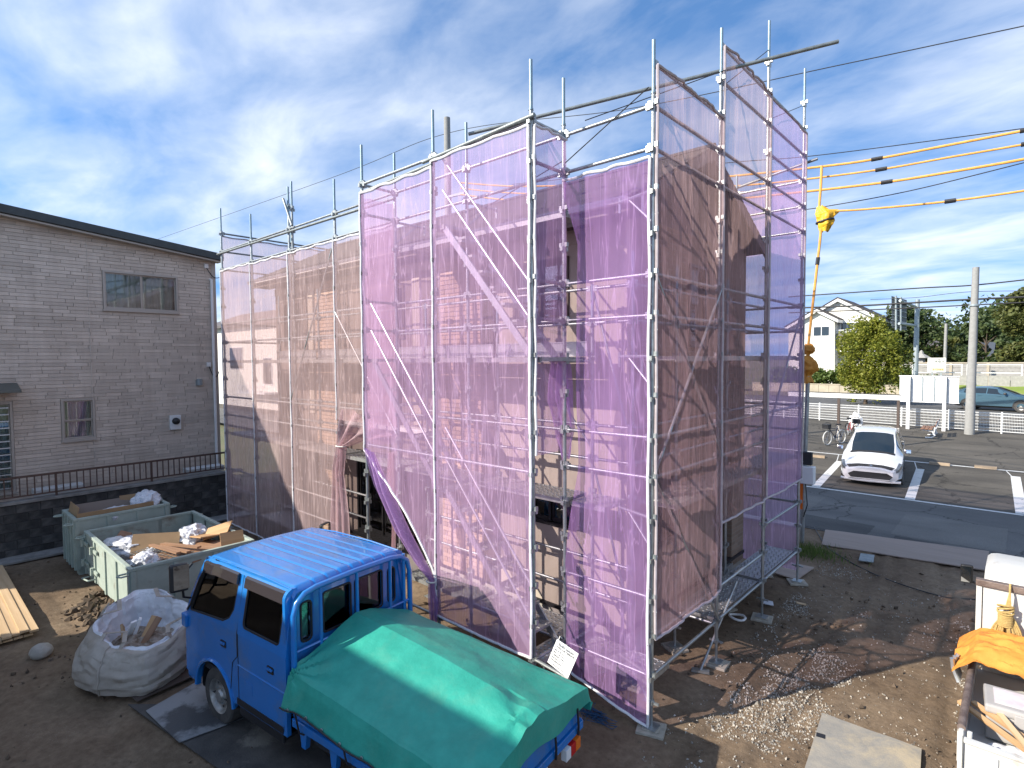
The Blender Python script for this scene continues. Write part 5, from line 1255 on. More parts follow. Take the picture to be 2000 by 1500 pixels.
rk = random.Random(41); SW = ('brown', 'pale', 'thin', 'broad', 'split', 'short', 'grey', 'curled', 'stained', 'narrow', 'bent', 'torn')
for k in range(12):
    xx, yy = rk.uniform(-12.9, -10.6), rk.uniform(2.55, 4.05); nb2 = 'hinged end' if xx < -12.1 else ('middle' if xx < -11.3 else 'truck end'); rw2 = 'near side' if yy < 3.3 else 'wall side'
    board('debris_scrap', '%s board scrap on the %s of the wide skip, %s' % (SW[k], nb2, rw2), 'scrap', (xx, yy, 0.66 + rk.random() * 0.08), (rk.uniform(0.2, 0.6), rk.uniform(0.06, 0.2), 0.014), (R(rk.uniform(-25, 25)), R(rk.uniform(-20, 20)), rk.random() * 3.1), rk.choice((m_card, m_ply, m_ply2, m_card2, m_white)), SG)
for k in range(5):
    xx, yy = rk.uniform(-12.9, -10.8), rk.uniform(2.6, 3.9)
    bagmesh('plastic_scrap', 'crumpled plastic wad among the boards of the wide skip, %s' % ('smallest', 'greyest', 'flattest', 'by the hinges', 'by the mesh')[k], (xx, yy, 0.66), (rk.uniform(0.08, 0.16), rk.uniform(0.08, 0.15), 0.07), m_poly, 50 + k * 3.1, 'plastic', group=SG)
# ---------------------------------------------------------------- bulk bag of waste
m_bag = pm('bulk_bag', (0.45, 0.405, 0.345), 0.85, 0, (0.36, 0.315, 0.26), 3, bump=0.5, bscale=160, grime=(0.27, 0.22, 0.16), gscale=2, glo=0.5, ghi=0.75)
m_liner = pm('bag_liner', (0.72, 0.72, 0.74), 0.6, 0, (0.60, 0.61, 0.64), 6)
BC = Vector((-8.62, 2.02, 0.0))
bg = thing('bulk_bag', 'sagging pale woven bulk bag of waste in front of the truck', 'bag', BC)
def bagr(t, h, prof):
    f = h * (len(prof) - 1); i = min(int(f), len(prof) - 2); k = f - i
    r_, z_ = [prof[i][j] + (prof[i + 1][j] - prof[i][j]) * k for j in (0, 1)]
    sq = 1.0 / max(abs(math.cos(t - 0.6)), abs(math.sin(t - 0.6))) ** 0.35
    r_ *= sq * (1 + 0.05 * math.sin(2 * t + 1)) * (1.0 + 0.06 * math.cos(t))
    x, y = math.cos(t), math.sin(t)
    cr_ = x * 2.2 + y * 1.2 + z_ * 3.5
    w = 0.035 * fbm(x * 1.6 + 3, y * 1.6, z_ * 3, 1.1) + 0.045 * (abs(nz(cr_ + 2, z_ * 6 - y * 2, x * 2.0)) - 0.25) + 0.022 * (abs(nz(x * 5 + z_ * 4, y * 5, z_ * 9)) - 0.2)
    r_ += w; z_ += 0.05 * nz(x * 2, y * 2, 7) * h - 0.17 * h * h * math.cos(t + 0.35)
    return (r_ * x * 1.08 + 0.10 * h * -0.6, r_ * y + 0.12 * h, max(0.0, z_))
PO = [(0.50, 0.0), (0.60, 0.05), (0.64, 0.16), (0.64, 0.34), (0.60, 0.50), (0.54, 0.62), (0.50, 0.68)]
PI = [(0.50, 0.68), (0.46, 0.665), (0.42, 0.55), (0.40, 0.42), (0.34, 0.36), (0.02, 0.34)]
s = MB(); s.grid(lambda u, v: bagr(2 * math.pi * u, v, PO), 90, 60); s.build('bag_body', m_bag, bg, smooth=0.32)
def linr(u, v):
    t = 2 * math.pi * u; o = bagr(t, 1.0, PO); f = v * (len(PI) - 1); i = min(int(f), len(PI) - 2); k = f - i
    r_, z_ = [PI[i][j] + (PI[i + 1][j] - PI[i][j]) * k for j in (0, 1)]
    q = r_ / 0.50; cx, cy = -0.06, 0.12
    w = 1 + 0.10 * fbm(math.cos(t) * 2 + 9, math.sin(t) * 2, v * 3, 1.5) * math.sin(math.pi * min(1, v * 1.4))
    dz = (o[2] - 0.68) * (1 - v)
    return (cx + (o[0] - cx) * q * w, cy + (o[1] - cy) * q * w, z_ + dz + 0.03 * fbm(math.cos(t) * 3, math.sin(t) * 3, v * 4, 1.5) * (1 if v > 0 else 0))
s = MB(); s.grid(linr, 90, 30); s.build('liner', m_liner, bg, smooth=0.35)
for t in (0.75, 2.2, 3.9, 5.3):
    s = MB(); s.tube([Vector(bagr(t + 0.05 * math.sin(h * 5), h, PO)) * 1.008 for h in [k / 24 for k in range(25)]], 0.012, 6); s.build('seam', m_bag, bg, smooth=True)
s = MB(); s.grid(lambda u, v: (-0.06 + 0.36 * v * math.cos(6.2832 * u), 0.12 + 0.36 * v * math.sin(6.2832 * u), 0.40 + 0.05 * fbm(u * 9, v * 5, 2) + 0.06 * (1 - v)), 40, 10); s.build('waste_fill', pm('bag_waste', (0.16, 0.11, 0.07), 0.95, 0, (0.42, 0.36, 0.30), 11), bg)
for t in (0.3, 1.9, 3.5, 5.0):
    p = Vector(bagr(t, 0.95, PO)); q2 = Vector(bagr(t + 0.55, 0.95, PO)); mid = (p + q2) / 2
    s = MB(); inw = Vector((-mid.x, -mid.y, 0)).normalized() * (0.25 if t > 3 else 0.15)
    pts = [p + Vector((0, 0, 0.0)), p + Vector((0, 0, 0.06)) + inw * 0.3, mid + inw + Vector((0, 0, 0.05)), q2 + Vector((0, 0, 0.06)) + inw * 0.3, q2]
    sm = [pts[min(int(f), 3)].lerp(pts[min(int(f), 3) + 1], f - min(int(f), 3)) for f in [k * 4 / 16 for k in range(17)]]
    for a, b in zip(sm, sm[1:]): s.beam(a, b + (b - a) * 0.15, 0.05, 0.006)
    s.build('lifting_strap', m_bag, bg)
s = MB()
for k in range(12):
    t = k / 11; s_ = Vector(bagr(3.7 + 0.15 * math.sin(t * 4), 1 - t * 0.96, PO)) * 1.03
    if k: s.beam(pv, Vector((s_.x, s_.y, max(s_.z, 0.01))), 0.045, 0.008)
    pv = Vector((s_.x, s_.y, max(s_.z, 0.01)))
s.build('hanging_strap', m_bag, bg)
for i, (dx_, dy_, l_, a, b, mm, lb) in enumerate(((-0.16, 0.0, 0.34, 60, 20, m_white, 'white plastic channel offcut sticking up in the bulk bag'), (-0.10, 0.05, 0.36, 70, 60, m_white, 'second white offcut beside the channel in the bulk bag'), (0.02, 0.15, 0.40, 50, 120, m_ply, 'pale timber stub leaning in the middle of the bulk bag'), (0.10, 0.16, 0.42, 55, 95, m_ply2, 'dark timber stub leaning in the middle of the bulk bag'), (-0.15, -0.08, 0.3, 20, 170, m_card, 'brown cardboard piece at the near lip of the bulk bag'))):
    s = MB(); s.box((0, 0, 0), (l_, 0.075, 0.03)); o = s.build('waste_offcut', mm, bevel=0.004); o.location = BC + Vector((dx_, dy_, 0.50)); o.rotation_euler = (0.3 * i, R(-a), R(b)); props(o, lb, 'offcut', 'waste in the bulk bag')

# ---------------------------------------------------------------- lumber, stone, plates on the ground
m_lum = pm('lumber', (0.55, 0.40, 0.24), 0.75, 0, (0.45, 0.31, 0.17), 2.5, sc=(0.3, 6, 6), objr=0.12, bump=0.1)
LB_ = ('frontmost', 'second', 'third', 'fourth', 'fifth', 'innermost')
for k in range(6):
    s = MB(); s.box((0, 0, 0), (3.9, 0.105, 0.03)); o = s.build('plank', m_lum, bevel=0.003)
    o.location = (-12.80 - 0.03 * (k % 3), 1.28 - 0.10 * k, 0.115 - 0.006 * k + (0.02 if k % 2 else 0)); o.rotation_euler = (R(rnd.uniform(-3, 3)), R(0.4), R(rnd.uniform(-0.4, 0.4)))
    props(o, 'sawn yellow plank on the bare earth, %s counted from the skips' % LB_[k], 'plank', 'planks laid on the earth')
for k in range(5):
    s = MB(); s.box((0, 0, 0), (3.9, 0.105, 0.03)); o = s.build('plank', m_lum, bevel=0.003)
    o.location = (-12.86, 1.22 - 0.115 * k, 0.05); o.rotation_euler = (0, R(0.4), R(0.3)); props(o, 'sawn plank in the lower layer of the stack, %s counted from the skips' % LB_[k], 'plank', 'planks laid on the earth')
sp = at(80, 1272, 'Z', 0.06)
bm = bmesh.new(); bmesh.ops.create_icosphere(bm, subdivisions=4, radius=1)
for v in bm.verts: v.co = Vector((v.co.x * 0.15, v.co.y * 0.13, v.co.z * 0.10)) * (1 + 0.10 * fbm(v.co.x, v.co.y, v.co.z, 1.2))
for f in bm.faces: f.smooth = True
me = bpy.data.meshes.new('stone'); bm.to_mesh(me); bm.free(); me.materials.append(pm('river_stone', (0.40, 0.37, 0.32), 0.85, 0, (0.30, 0.28, 0.24), 8, bump=0.1))
props(link('stone', me, None, None, sp), 'smooth pale boulder on the earth in front of the planks', 'stone')
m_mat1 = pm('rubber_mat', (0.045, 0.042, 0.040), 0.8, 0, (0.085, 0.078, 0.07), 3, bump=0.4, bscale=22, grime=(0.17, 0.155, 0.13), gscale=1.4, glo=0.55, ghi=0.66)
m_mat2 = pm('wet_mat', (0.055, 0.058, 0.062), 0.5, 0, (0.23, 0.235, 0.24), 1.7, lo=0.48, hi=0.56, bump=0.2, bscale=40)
m_brownsheet = pm('brown_sheet', (0.075, 0.055, 0.045), 0.8, 0, (0.10, 0.075, 0.06), 4, bump=0.2)
m_plate = pm('site_board', (0.34, 0.31, 0.26), 0.8, 0, (0.24, 0.235, 0.22), 5, bump=0.3, bscale=50, grime=(0.44, 0.37, 0.26), gscale=1.6, glo=0.5, ghi=0.65)
m_longply = pm('long_board', (0.32, 0.25, 0.205), 0.75, 0, (0.27, 0.21, 0.17), 1.5, sc=(0.4, 4, 1), bump=0.15, bscale=30)
def sheet(name, label, cat, corners, mat, th=0.02, bump_=0.0, z=0.03, n=14, hole=None):
    c = [at(px, py, 'Z', z) for px, py in corners]
    s = MB()
    def f(u, v):
        p = (c[0] * (1 - u) + c[1] * u) * (1 - v) + (c[3] * (1 - u) + c[2] * u) * v
        return (p.x, p.y, z + bump_ * fbm(p.x, p.y, 1, 1.6))
    s.grid(f, n, n); m_ = len(s.v); s.grid(lambda u, v: (f(u, v)[0], f(u, v)[1], f(u, v)[2] - th), n, n)
    w = n + 1
    ring = [i for i in range(w)] + [w * j + n for j in range(1, w)] + [w * n + i for i in range(n - 1, -1, -1)] + [w * j for j in range(n - 1, 0, -1)]
    for a, b in zip(ring, ring[1:] + ring[:1]): s.f.append((a, b, b + m_, a + m_))
    o = s.build(name, mat, smooth=0.6); props(o, label, cat)
    if hole:
        h = at(hole[0], hole[1], 'Z', z + 0.004); q = MB(); q.box((h.x, h.y, z + 0.006), (0.085, 0.075, 0.004), (0, 0, 0.2)); q.build('hand_hole', m_black, o, wp=True)
    return o
sheet('ground_board', 'stained grey site board on the gravel with a square hand hole', 'board', [(1606, 1392), (1800, 1462), (1790, 1640), (1540, 1600)], m_plate, 0.015, 0.01, 0.035, hole=(1603, 1437))
sheet('ground_board', 'long brown boards laid along the edge of the lane', 'board', [(1605, 1063), (1925, 1113), (1932, 1076), (1612, 1034)], m_longply, 0.02, 0.006, 0.04)
sheet('ground_board', 'small brown board under the far scaffold post', 'board', [(1508, 1117), (1556, 1132), (1590, 1108), (1545, 1098)], m_longply, 0.02, 0.0, 0.05)
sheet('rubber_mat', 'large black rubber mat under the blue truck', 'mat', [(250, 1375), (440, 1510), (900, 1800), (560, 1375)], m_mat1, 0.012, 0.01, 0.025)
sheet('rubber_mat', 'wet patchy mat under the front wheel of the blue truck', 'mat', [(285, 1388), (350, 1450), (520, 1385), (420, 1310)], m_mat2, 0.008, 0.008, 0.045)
sheet('brown_sheet', 'dark brown sheet between the bulk bag and the truck', 'sheet', [(245, 1352), (268, 1369), (400, 1310), (370, 1285)], m_brownsheet, 0.012, 0.006, 0.04)
mh = sheet('access_cover', 'small square metal cover in the earth by the long boards', 'cover', [(1677, 1094), (1706, 1098), (1708, 1084), (1681, 1080)], m_galv_dark, 0.015, 0.0, 0.05, 4)
oc = at(1770, 1066, 'Z', 0.01); s = MB(); s.lathe([(0.14, 0.006), (0.14, 0.014), (0.001, 0.014)], (oc.x, oc.y, 0.0), 24); o = s.build('manhole_cover', m_conc); props(o, 'round pale manhole cover in the dark lane', 'cover')

# stones and gravel
m_grav = pm('white_gravel', (0.42, 0.39, 0.34), 0.9, 0, (0.28, 0.255, 0.22), 20, isl=0.4)
def stones(n, region, size, seed, name, dens=None):
    r = random.Random(seed); s = MB(); k = 0; tries = 0
    base = [(1, 0, 0), (-1, 0, 0), (0, 1, 0), (0, -1, 0), (0, 0, 1), (0, 0, -0.6)]
    fc = [(0, 2, 4), (2, 1, 4), (1, 3, 4), (3, 0, 4), (2, 0, 5), (1, 2, 5), (3, 1, 5), (0, 3, 5)]
    while k < n and tries < n * 40:
        tries += 1; x, y = region(r)
        if dens is not None and r.random() > dens(x, y): continue
        sz = size * (0.45 + r.random() ** 3 * 2.2); m_ = Euler((r.random() * 6, r.random() * 6, r.random() * 6)).to_matrix()
        z = dirt_h(x, y) + sz * 0.25
        s.add([m_ @ Vector((b[0] * sz * r.uniform(0.7, 1.2), b[1] * sz * r.uniform(0.6, 1.1), b[2] * sz * r.uniform(0.45, 0.8))) + Vector((x, y, z)) for b in base], fc); k += 1
    return s
def gd_(x, y):
    v = fbm(x, y, 3.3, 0.85) + 0.5 * fbm(x, y, 9.0, 2.6); return max(0.05, min(1.0, (v - 0.02) * 2.6)) * (0.25 if y > 11 else 1.0)
s = stones(30000, lambda r: (r.uniform(-2.9, 2.5), r.uniform(4.8, 12.5)), 0.0082, 3, 'gravel', gd_)
s.build('gravel', m_grav, kind='stuff', label='white gravel strewn over the earth beside the scaffold', cat='gravel')
m_clod = pm('earth_clod', (0.14, 0.10, 0.065), 0.95, 0, (0.075, 0.055, 0.04), 10, isl=0.35)
s = stones(3500, lambda r: (r.uniform(-15, 2.5), r.uniform(-0.5, 13.2)), 0.020, 5, 'clods', lambda x, y: max(0.06, fbm(x, y, 1.0, 0.9) * 1.6))
s2 = stones(500, lambda r: (r.gauss(-11.0, 0.5), r.gauss(2.25, 0.22)), 0.045, 6, 'clods'); s.add(s2.v, s2.f)
s.build('earth_clods', m_clod, kind='stuff', label='loose clods of earth scattered over the yard', cat='earth')
# ---------------------------------------------------------------- cars
class Car:
    def __init__(s, st):
        s.rings = []
        for x, w, zb, zl, zt, wt in st:
            h = [(0, zb), (0.85 * w, zb), (w * 0.985, zb + 0.10), (w, (zb + zl) / 2), (0.985 * w, zl), (wt, zt - 0.045), (wt * 0.6, zt), (0, zt + 0.012)]
            s.rings.append([Vector((x, y, z)) for y, z in h] + [Vector((x, -y, z)) for y, z in h[-2:0:-1]])
    def surf(s, a, t, off=0.0):
        i = min(int(a), len(s.rings) - 2); f = a - i; n = 14; j = int(t) % n; g = t - int(t); k = (j + 1) % n
        p = s.rings[i][j].lerp(s.rings[i][k], g).lerp(s.rings[i + 1][j].lerp(s.rings[i + 1][k], g), f)
        if off:
            e1 = s.rings[i + 1][j] - s.rings[i][j]; e2 = s.rings[i][k] - s.rings[i][j]
            if e1.length > 1e-6 and e2.length > 1e-6:
                nn = e2.cross(e1).normalized(); c = Vector((p.x, 0, 0.6))
                if nn.dot(p - c) < 0: nn = -nn
                p = p + nn * off
        return p
    def body(s, mat, parent, name='body'):
        m = MB(); m.loft([[tuple(p) for p in r] for r in s.rings]); return m.build(name, mat, parent, smooth=0.55)
    def patch(s, name, mat, parent, a0, a1, t0, t1, off=0.006, n=10):
        m = MB(); m.grid(lambda u, v: tuple(s.surf(a0 + (a1 - a0) * u, t0 + (t1 - t0) * v, off)), n, n); return m.build(name, mat, parent, smooth=3.2)
m_carwhite = pm('car_white', (0.60, 0.61, 0.63), 0.22, 0, coat=0.8)
m_cargrey = pm('car_teal', (0.075, 0.15, 0.20), 0.25, 0.45, coat=0.8)
m_carglass = pm('car_glass', (0.012, 0.02, 0.028), 0.05, 0, spec=0.8)
m_headl = pm('headlamp', (0.16, 0.17, 0.18), 0.08, 0.4, coat=1)
WS = [(0.00, .60, .24, .50, .57, .46), (.10, .74, .18, .60, .69, .60), (.5, .83, .16, .73, .83, .62), (1.02, .835, .16, .83, .93, .63), (1.38, .835, .16, .88, 1.20, .63), (1.95, .835, .16, .91, 1.52, .57), (2.6, .835, .16, .93, 1.60, .59), (3.5, .835, .16, .95, 1.57, .58), (4.12, .83, .18, .97, 1.44, .57), (4.30, .79, .22, .94, 1.12, .60), (4.38, .72, .30, .84, .90, .55)]
cp = Vector((-3.50, 20.42, gz(20.4)))
wc = thing('parked_car', 'white estate car parked nose out in the painted bay', 'car', cp, R(96.5)); wc.rotation_euler = (0, 0, R(96.5))
car = Car(WS); bd_ = car.body(m_carwhite, wc)
car.patch('windscreen', m_carglass, wc, 3.15, 4.9, 5.18, 8.82); car.patch('rear_window', m_carglass, wc, 8.1, 8.9, 5.3, 8.7)
for t0, t1 in ((4.10, 4.86), (9.14, 9.90)):
    car.patch('side_glass', m_carglass, wc, 4.25, 5.85, t0, t1); car.patch('side_glass', m_carglass, wc, 5.95, 7.2, t0, t1); car.patch('side_glass', m_carglass, wc, 7.3, 8.0, t0, t1)
for t0, t1 in ((3.75, 4.75), (9.25, 10.25)): car.patch('headlight', m_headl, wc, 0.55, 1.85, t0 - (0.2 if t0 < 7 else -0.35), t1 - (0.35 if t0 < 7 else -0.2), 0.008)
car.patch('cowl', m_black, wc, 2.93, 3.15, 5.05, 8.95, 0.007)
car.patch('upper_grille', m_black, wc, 0.35, 0.95, 4.6, 9.4, 0.006)
s = MB(); s.loft([[(-0.012, y, z) for y, z in ((-0.52 * k, 0.26), (-0.60 * k, 0.36), (-0.44 * k, 0.455), (0.44 * k, 0.455), (0.60 * k, 0.36), (0.52 * k, 0.26))] for k in (1.0, 0.99)], cap=True)
s.v = [(x - (0.0 if i < 6 else 0.02) + 0.002 + 0.025 * (abs(y) / 0.62) ** 2, y, z) for i, (x, y, z) in enumerate(s.v)]; s.build('lower_grille', m_black, wc)
s = MB(); s.loft([[(0.02 + 0.16 * (y / 0.8) ** 2 + dx_, y, z) for dx_, z in ((-0.06, 0.155), (-0.07, 0.19), (0.06, 0.21), (0.06, 0.15))] for y in [-0.8 + 0.16 * k for k in range(11)]]); s.build('front_lip', m_carwhite, wc)
s = MB(); tt = [2 * math.pi * k / 20 for k in range(21)]; s.tube([(0.06, 0.07 * math.cos(t), 0.63 + 0.045 * math.sin(t)) for t in tt], 0.006, 5, False); s.tube([(0.055, 0.045 * math.cos(t), 0.645 + 0.016 * math.sin(t)) for t in tt], 0.005, 5, False); s.tube([(0.055, 0.02 * math.cos(t), 0.632 + 0.04 * math.sin(t)) for t in tt], 0.005, 5, False); s.build('emblem', m_chrome, wc)
for y in (-0.84, 0.84):
    sg = 1 if y > 0 else -1
    s = MB(); s.loft([[(1.35 + dx_, y + sg * dy_, 0.93 + dz) for dx_, dz in ((-0.05, 0.0), (-0.03, 0.11), (0.06, 0.12), (0.08, 0.02))] for dy_ in (0.02, 0.09, 0.19)]); s.build('door_mirror', m_chrome, wc, smooth=True, bevel=0.015)
for x in (0.85, 3.45):
    for y, o_ in ((-0.74, -1), (0.74, 1)): wheel(wc, (x, y, 0.30), 0.30, 0.2, o_, m_galv_dark)
# soft toy-like white bundle standing behind the car roof
VS = [(0.00, .62, .30, .66, .74, .50), (.10, .76, .24, .76, .86, .62), (.5, .84, .22, .85, .94, .66), (1.05, .845, .22, .92, 1.02, .66), (1.45, .845, .22, .95, 1.20, .63), (2.0, .845, .22, .98, 1.42, .56), (2.5, .845, .22, 1.0, 1.46, .56), (3.3, .845, .22, 1.03, 1.40, .54), (3.8, .835, .24, 1.05, 1.24, .55), (4.05, .79, .30, 1.0, 1.08, .58), (4.14, .72, .36, .9, .96, .55)]
sv = thing('passing_car', 'teal grey hatchback driving along the road behind the utility pole', 'car', (0.85, 44.4, gz(44.4)), R(180) + R(-12))
car2 = Car(VS); car2.body(m_cargrey, sv); car2.patch('windscreen', m_carglass, sv, 3.15, 4.9, 5.18, 8.82); car2.patch('rear_window', m_carglass, sv, 7.2, 8.8, 5.3, 8.7)
for t0, t1 in ((4.10, 4.86), (9.14, 9.90)):
    car2.patch('side_glass', m_carglass, sv, 4.3, 5.75, t0, t1); car2.patch('side_glass', m_carglass, sv, 5.85, 7.4, t0, t1)
    car2.patch('sill_trim', m_black, sv, 1.2, 8.8, t0 - 3.1 if t0 < 7 else t0 + 2.3, t0 - 2.1 if t0 < 7 else t0 + 3.2, 0.008)
for t0, t1 in ((3.7, 4.5), (9.5, 10.3)):
    car2.patch('headlight', m_headl, sv, 1.0, 2.0, t0, t1, 0.008); car2.patch('tail_lamp', m_redlens, sv, 8.8, 9.6, t0, t1, 0.008)
for y in (-0.85, 0.85):
    sg = 1 if y > 0 else -1; s = MB(); s.box((1.5, y + sg * 0.10, 1.06), (0.13, 0.2, 0.13)); s.build('door_mirror', m_black, sv, bevel=0.03)
    for x in (1.8, 2.7): s = MB(); s.box((x, y, 0.92), (0.16, 0.02, 0.03)); s.build('door_handle', m_cargrey, sv)
for x in (0.80, 3.28):
    for y, o_ in ((-0.75, -1), (0.75, 1)):
        wheel(sv, (x, y, 0.33), 0.33, 0.22, o_)
        s = MB(); s.lathe([(0.30, y + o_ * 0.10), (0.39, y + o_ * 0.105), (0.39, y)], (x, 0, 0.34), 24, 'Y'); s.v = [(a, b, max(c, 0.24)) for a, b, c in s.v]; s.build('wheel_arch', m_black, sv)

# ---------------------------------------------------------------- white light truck at the edge of the view
m_kei = pm('kei_white', (0.60, 0.60, 0.575), 0.45, 0, (0.54, 0.535, 0.505), 2, coat=0.1, grime=(0.34, 0.27, 0.19), gscale=3, glo=0.6, ghi=0.8)
m_rust = pm('worn_steel', (0.28, 0.22, 0.19), 0.6, 0.4, (0.14, 0.10, 0.085), 8, bump=0.2)
kt = thing('light_truck', 'small white flatbed truck with cluttered bed at the edge of the yard', 'truck', (0.36, 7.6, 0))
KX0, KX1, KY0, KY1 = -0.34, 1.04, 5.86, 8.02
s = MB(); s.bx(KX0 + 0.03, KX1 - 0.03, KY0, KY1, 0.56, 0.62); s.build('bed_floor', m_kei, kt, wp=True)
for x in (KX0, KX1):
    sg = 1 if x < 0 else -1
    s = MB(); s.bx(x, x + sg * 0.03, KY0 + 0.02, KY1, 0.60, 0.93); sd = s.build('side_gate', m_kei, kt, wp=True)
    s = MB(); s.tube([(x + sg * 0.015, KY0 + 0.14, 0.945), (x + sg * 0.015, KY1 - 0.02, 0.945)], 0.030, 10); s.build('top_rail', m_rust, sd, wp=True, smooth=True)
    for k in range(8): y = KY0 + 0.2 + 0.24 * k; s = MB(); s.bx(x - sg * 0.012, x, y - 0.05, y + 0.05, 0.64, 0.90); s.build('gate_rib', m_kei, sd, wp=True)
    for dx_ in (0.02, 0.075): s = MB(); s.tube([(x + sg * dx_, KY0 + 0.06, 0.62), (x + sg * dx_, KY0 + 0.07, 0.97)], 0.018, 8); s.build('corner_latch', m_kei, kt, wp=True, smooth=True)
s = MB(); s.bx(KX0 + 0.05, KX1 - 0.05, KY0 - 0.03, KY0, 0.58, 0.92); tg_ = s.build('tail_gate', m_kei, kt, wp=True, bevel=0.008)
s = MB(); s.bx(KX0 + 0.04, KX1 - 0.04, KY0 - 0.045, KY0 + 0.015, 0.92, 0.95); s.build('top_rail', m_kei, tg_, wp=True, bevel=0.01)
for k in range(5): s = MB(); x = KX0 + 0.2 + 0.25 * k; s.bx(x - 0.06, x + 0.06, KY0 - 0.042, KY0 - 0.03, 0.62, 0.88); s.build('gate_rib', m_kei, tg_, wp=True)
# cab with rear wall, window, guard frame
cprof = [(KY1 + 0.08, 0.42), (KY1 + 0.08, 1.50), (KY1 + 0.16, 1.66), (KY1 + 0.35, 1.71), (KY1 + 0.95, 1.70), (KY1 + 1.15, 1.62), (KY1 + 1.5, 1.12), (KY1 + 1.62, 0.85), (KY1 + 1.62, 0.42)]
def kring(x, sh): 
    cy_ = sum(p[0] for p in cprof) / len(cprof); return [(x, cy_ + (p[0] - cy_) * sh, 0.42 + (p[1] - 0.42) * (1 - (1 - sh) * 0.6)) for p in cprof]
s = MB(); s.loft([kring(KX0 + 0.06, 0.94), kring(KX0 + 0.09, 0.98), kring(KX0 + 0.15, 1.0), kring(KX1 - 0.15, 1.0), kring(KX1 - 0.09, 0.98), kring(KX1 - 0.06, 0.94)]); cb_ = s.build('cab', m_kei, kt, wp=True, smooth=0.6)
s = MB(); s.bx(KX0 + 0.25, KX1 - 0.25, KY1 + 0.07, KY1 + 0.083, 1.08, 1.48); s.build('rear_window', m_carglass, cb_, wp=True)
s = MB(); panel(s, [(KY1 + 0.35, 1.08), (KY1 + 1.32, 1.08), (KY1 + 1.05, 1.55), (KY1 + 0.35, 1.58)], [], lambda p: (KX0 + 0.055, p[0], p[1]), lambda p: (KX0 + 0.09, p[0], p[1])); s.build('side_glass', m_carglass, cb_, wp=True)
s = MB(); s.prism([(KY1 + 1.17, 1.60), (KY1 + 1.51, 1.12), (KY1 + 1.53, 1.13), (KY1 + 1.19, 1.61)], lambda p: (KX0 + 0.2, *p), lambda p: (KX1 - 0.2, *p)); s.build('windscreen', m_carglass, cb_, wp=True)
gdk = MB(); gdk.bx(KX0, KX1, KY1 + 0.0, KY1 + 0.035, 0.66, 1.02); gdk.bx(KX0, KX0 + 0.05, KY1, KY1 + 0.036, 1.02, 1.60); gdk.bx(KX1 - 0.05, KX1, KY1, KY1 + 0.036, 1.02, 1.60); gd2 = gdk.build('guard_frame', m_kei, kt, wp=True, bevel=0.006)
s = MB(); s.bx(KX0 - 0.005, KX1, KY1 - 0.02, KY1 + 0.06, 1.56, 1.63); s.build('guard_beam', m_rust, gd2, wp=True, bevel=0.008)
s = MB(); s.bx(KX0 + 0.06, KX1 - 0.06, KY1 + 0.012, KY1 + 0.026, 1.02, 1.56); s.build('guard_panel', m_kei, gd2, wp=True)
s = MB(); s.tube([(KX0 + 0.1, KY1 + 1.30, 1.15), (KX0 - 0.10, KY1 + 1.22, 1.2)], 0.015, 6); mm_ = s.build('mirror_arm', m_black, kt, wp=True)
s = MB(); s.box((KX0 - 0.15, KY1 + 1.20, 1.30), (0.13, 0.06, 0.24), (0, 0, 0.25)); s.build('mirror_housing', m_black, mm_, wp=True, bevel=0.025)
s = MB(); s.box((KX0 - 0.155, KY1 + 1.166, 1.30), (0.10, 0.004, 0.20), (0, 0, 0.25)); s.build('mirror_glass', m_mirror, mm_, wp=True)
for y in (6.6, 9.05):
    for x, o_ in ((-0.22, -1), (0.92, 1)):
        s = MB(); s.lathe([(0.17, -0.07), (0.25, -0.07), (0.265, -0.04), (0.265, 0.04), (0.25, 0.07), (0.17, 0.07)], (x, y, 0.265), 28, 'X'); w_ = s.build('wheel', m_rubber, kt, wp=True, smooth=0.6)
        s = MB(); s.lathe([(0.17, o_ * 0.06), (0.14, o_ * 0.03), (0.001, o_ * 0.04)], (x, y, 0.265), 20, 'X'); s.build('rim', m_rim, w_, wp=True, smooth=True)
s = MB(); s.bx(KX0 + 0.25, KX1 - 0.25, 6.0, 9.4, 0.36, 0.46); s.build('chassis', m_black, kt, wp=True)
# load: orange sheet, tool case, timber, plastic, rope
m_otarp = pm('orange_sheet', (0.66, 0.27, 0.045), 0.8, 0, (0.56, 0.21, 0.03), 5, bump=0.2, bscale=60)
s = MB()
def ot(u, v):
    x = -0.47 + 1.6 * u; y = 7.05 + 0.98 * v + 0.12 * nz(u * 3, 1.0) - 0.10 * u
    z = 1.10 + 0.10 * math.sin(math.pi * v) + 0.07 * fbm(x * 1.5, y * 2.6, 2.0, 1.3) + 0.045 * abs(nz(x * 2 + y * 2, y * 6, 4)) + 0.03 * fbm(x * 3, y * 7, 7, 1.5)
    if x < -0.30: z -= (-0.30 - x) * 1.1
    return (x, y + (0.08 * nz(v * 5, 3.0) if u < 0.06 else 0), z)
s.grid(ot, 70, 60); o = s.build('orange_sheet', m_otarp, smooth=0.4); props(o, 'crumpled orange sheet thrown over the bed of the white truck', 'sheet')
s = MB()
for k in range(5): s.tube([(-0.40 - 0.02 * k, 7.45 - 0.07 * k, 1.02), (-0.47, 7.42 - 0.06 * k, 0.92), (-0.42, 7.35 - 0.05 * k, 0.80)], 0.02, 5)
o = s.build('silver_sheet', m_alu, smooth=True); props(o, 'crumpled silver sheet edge poking out below the orange sheet', 'sheet')
m_toolgrey = pm('tool_grey', (0.42, 0.40, 0.38), 0.5, 0, (0.36, 0.345, 0.33), 4)
tb = thing('tool_case', 'grey plastic tool case with printed lid on the white truck bed', 'tool case', (0.20, 6.78, 0.62), R(4))
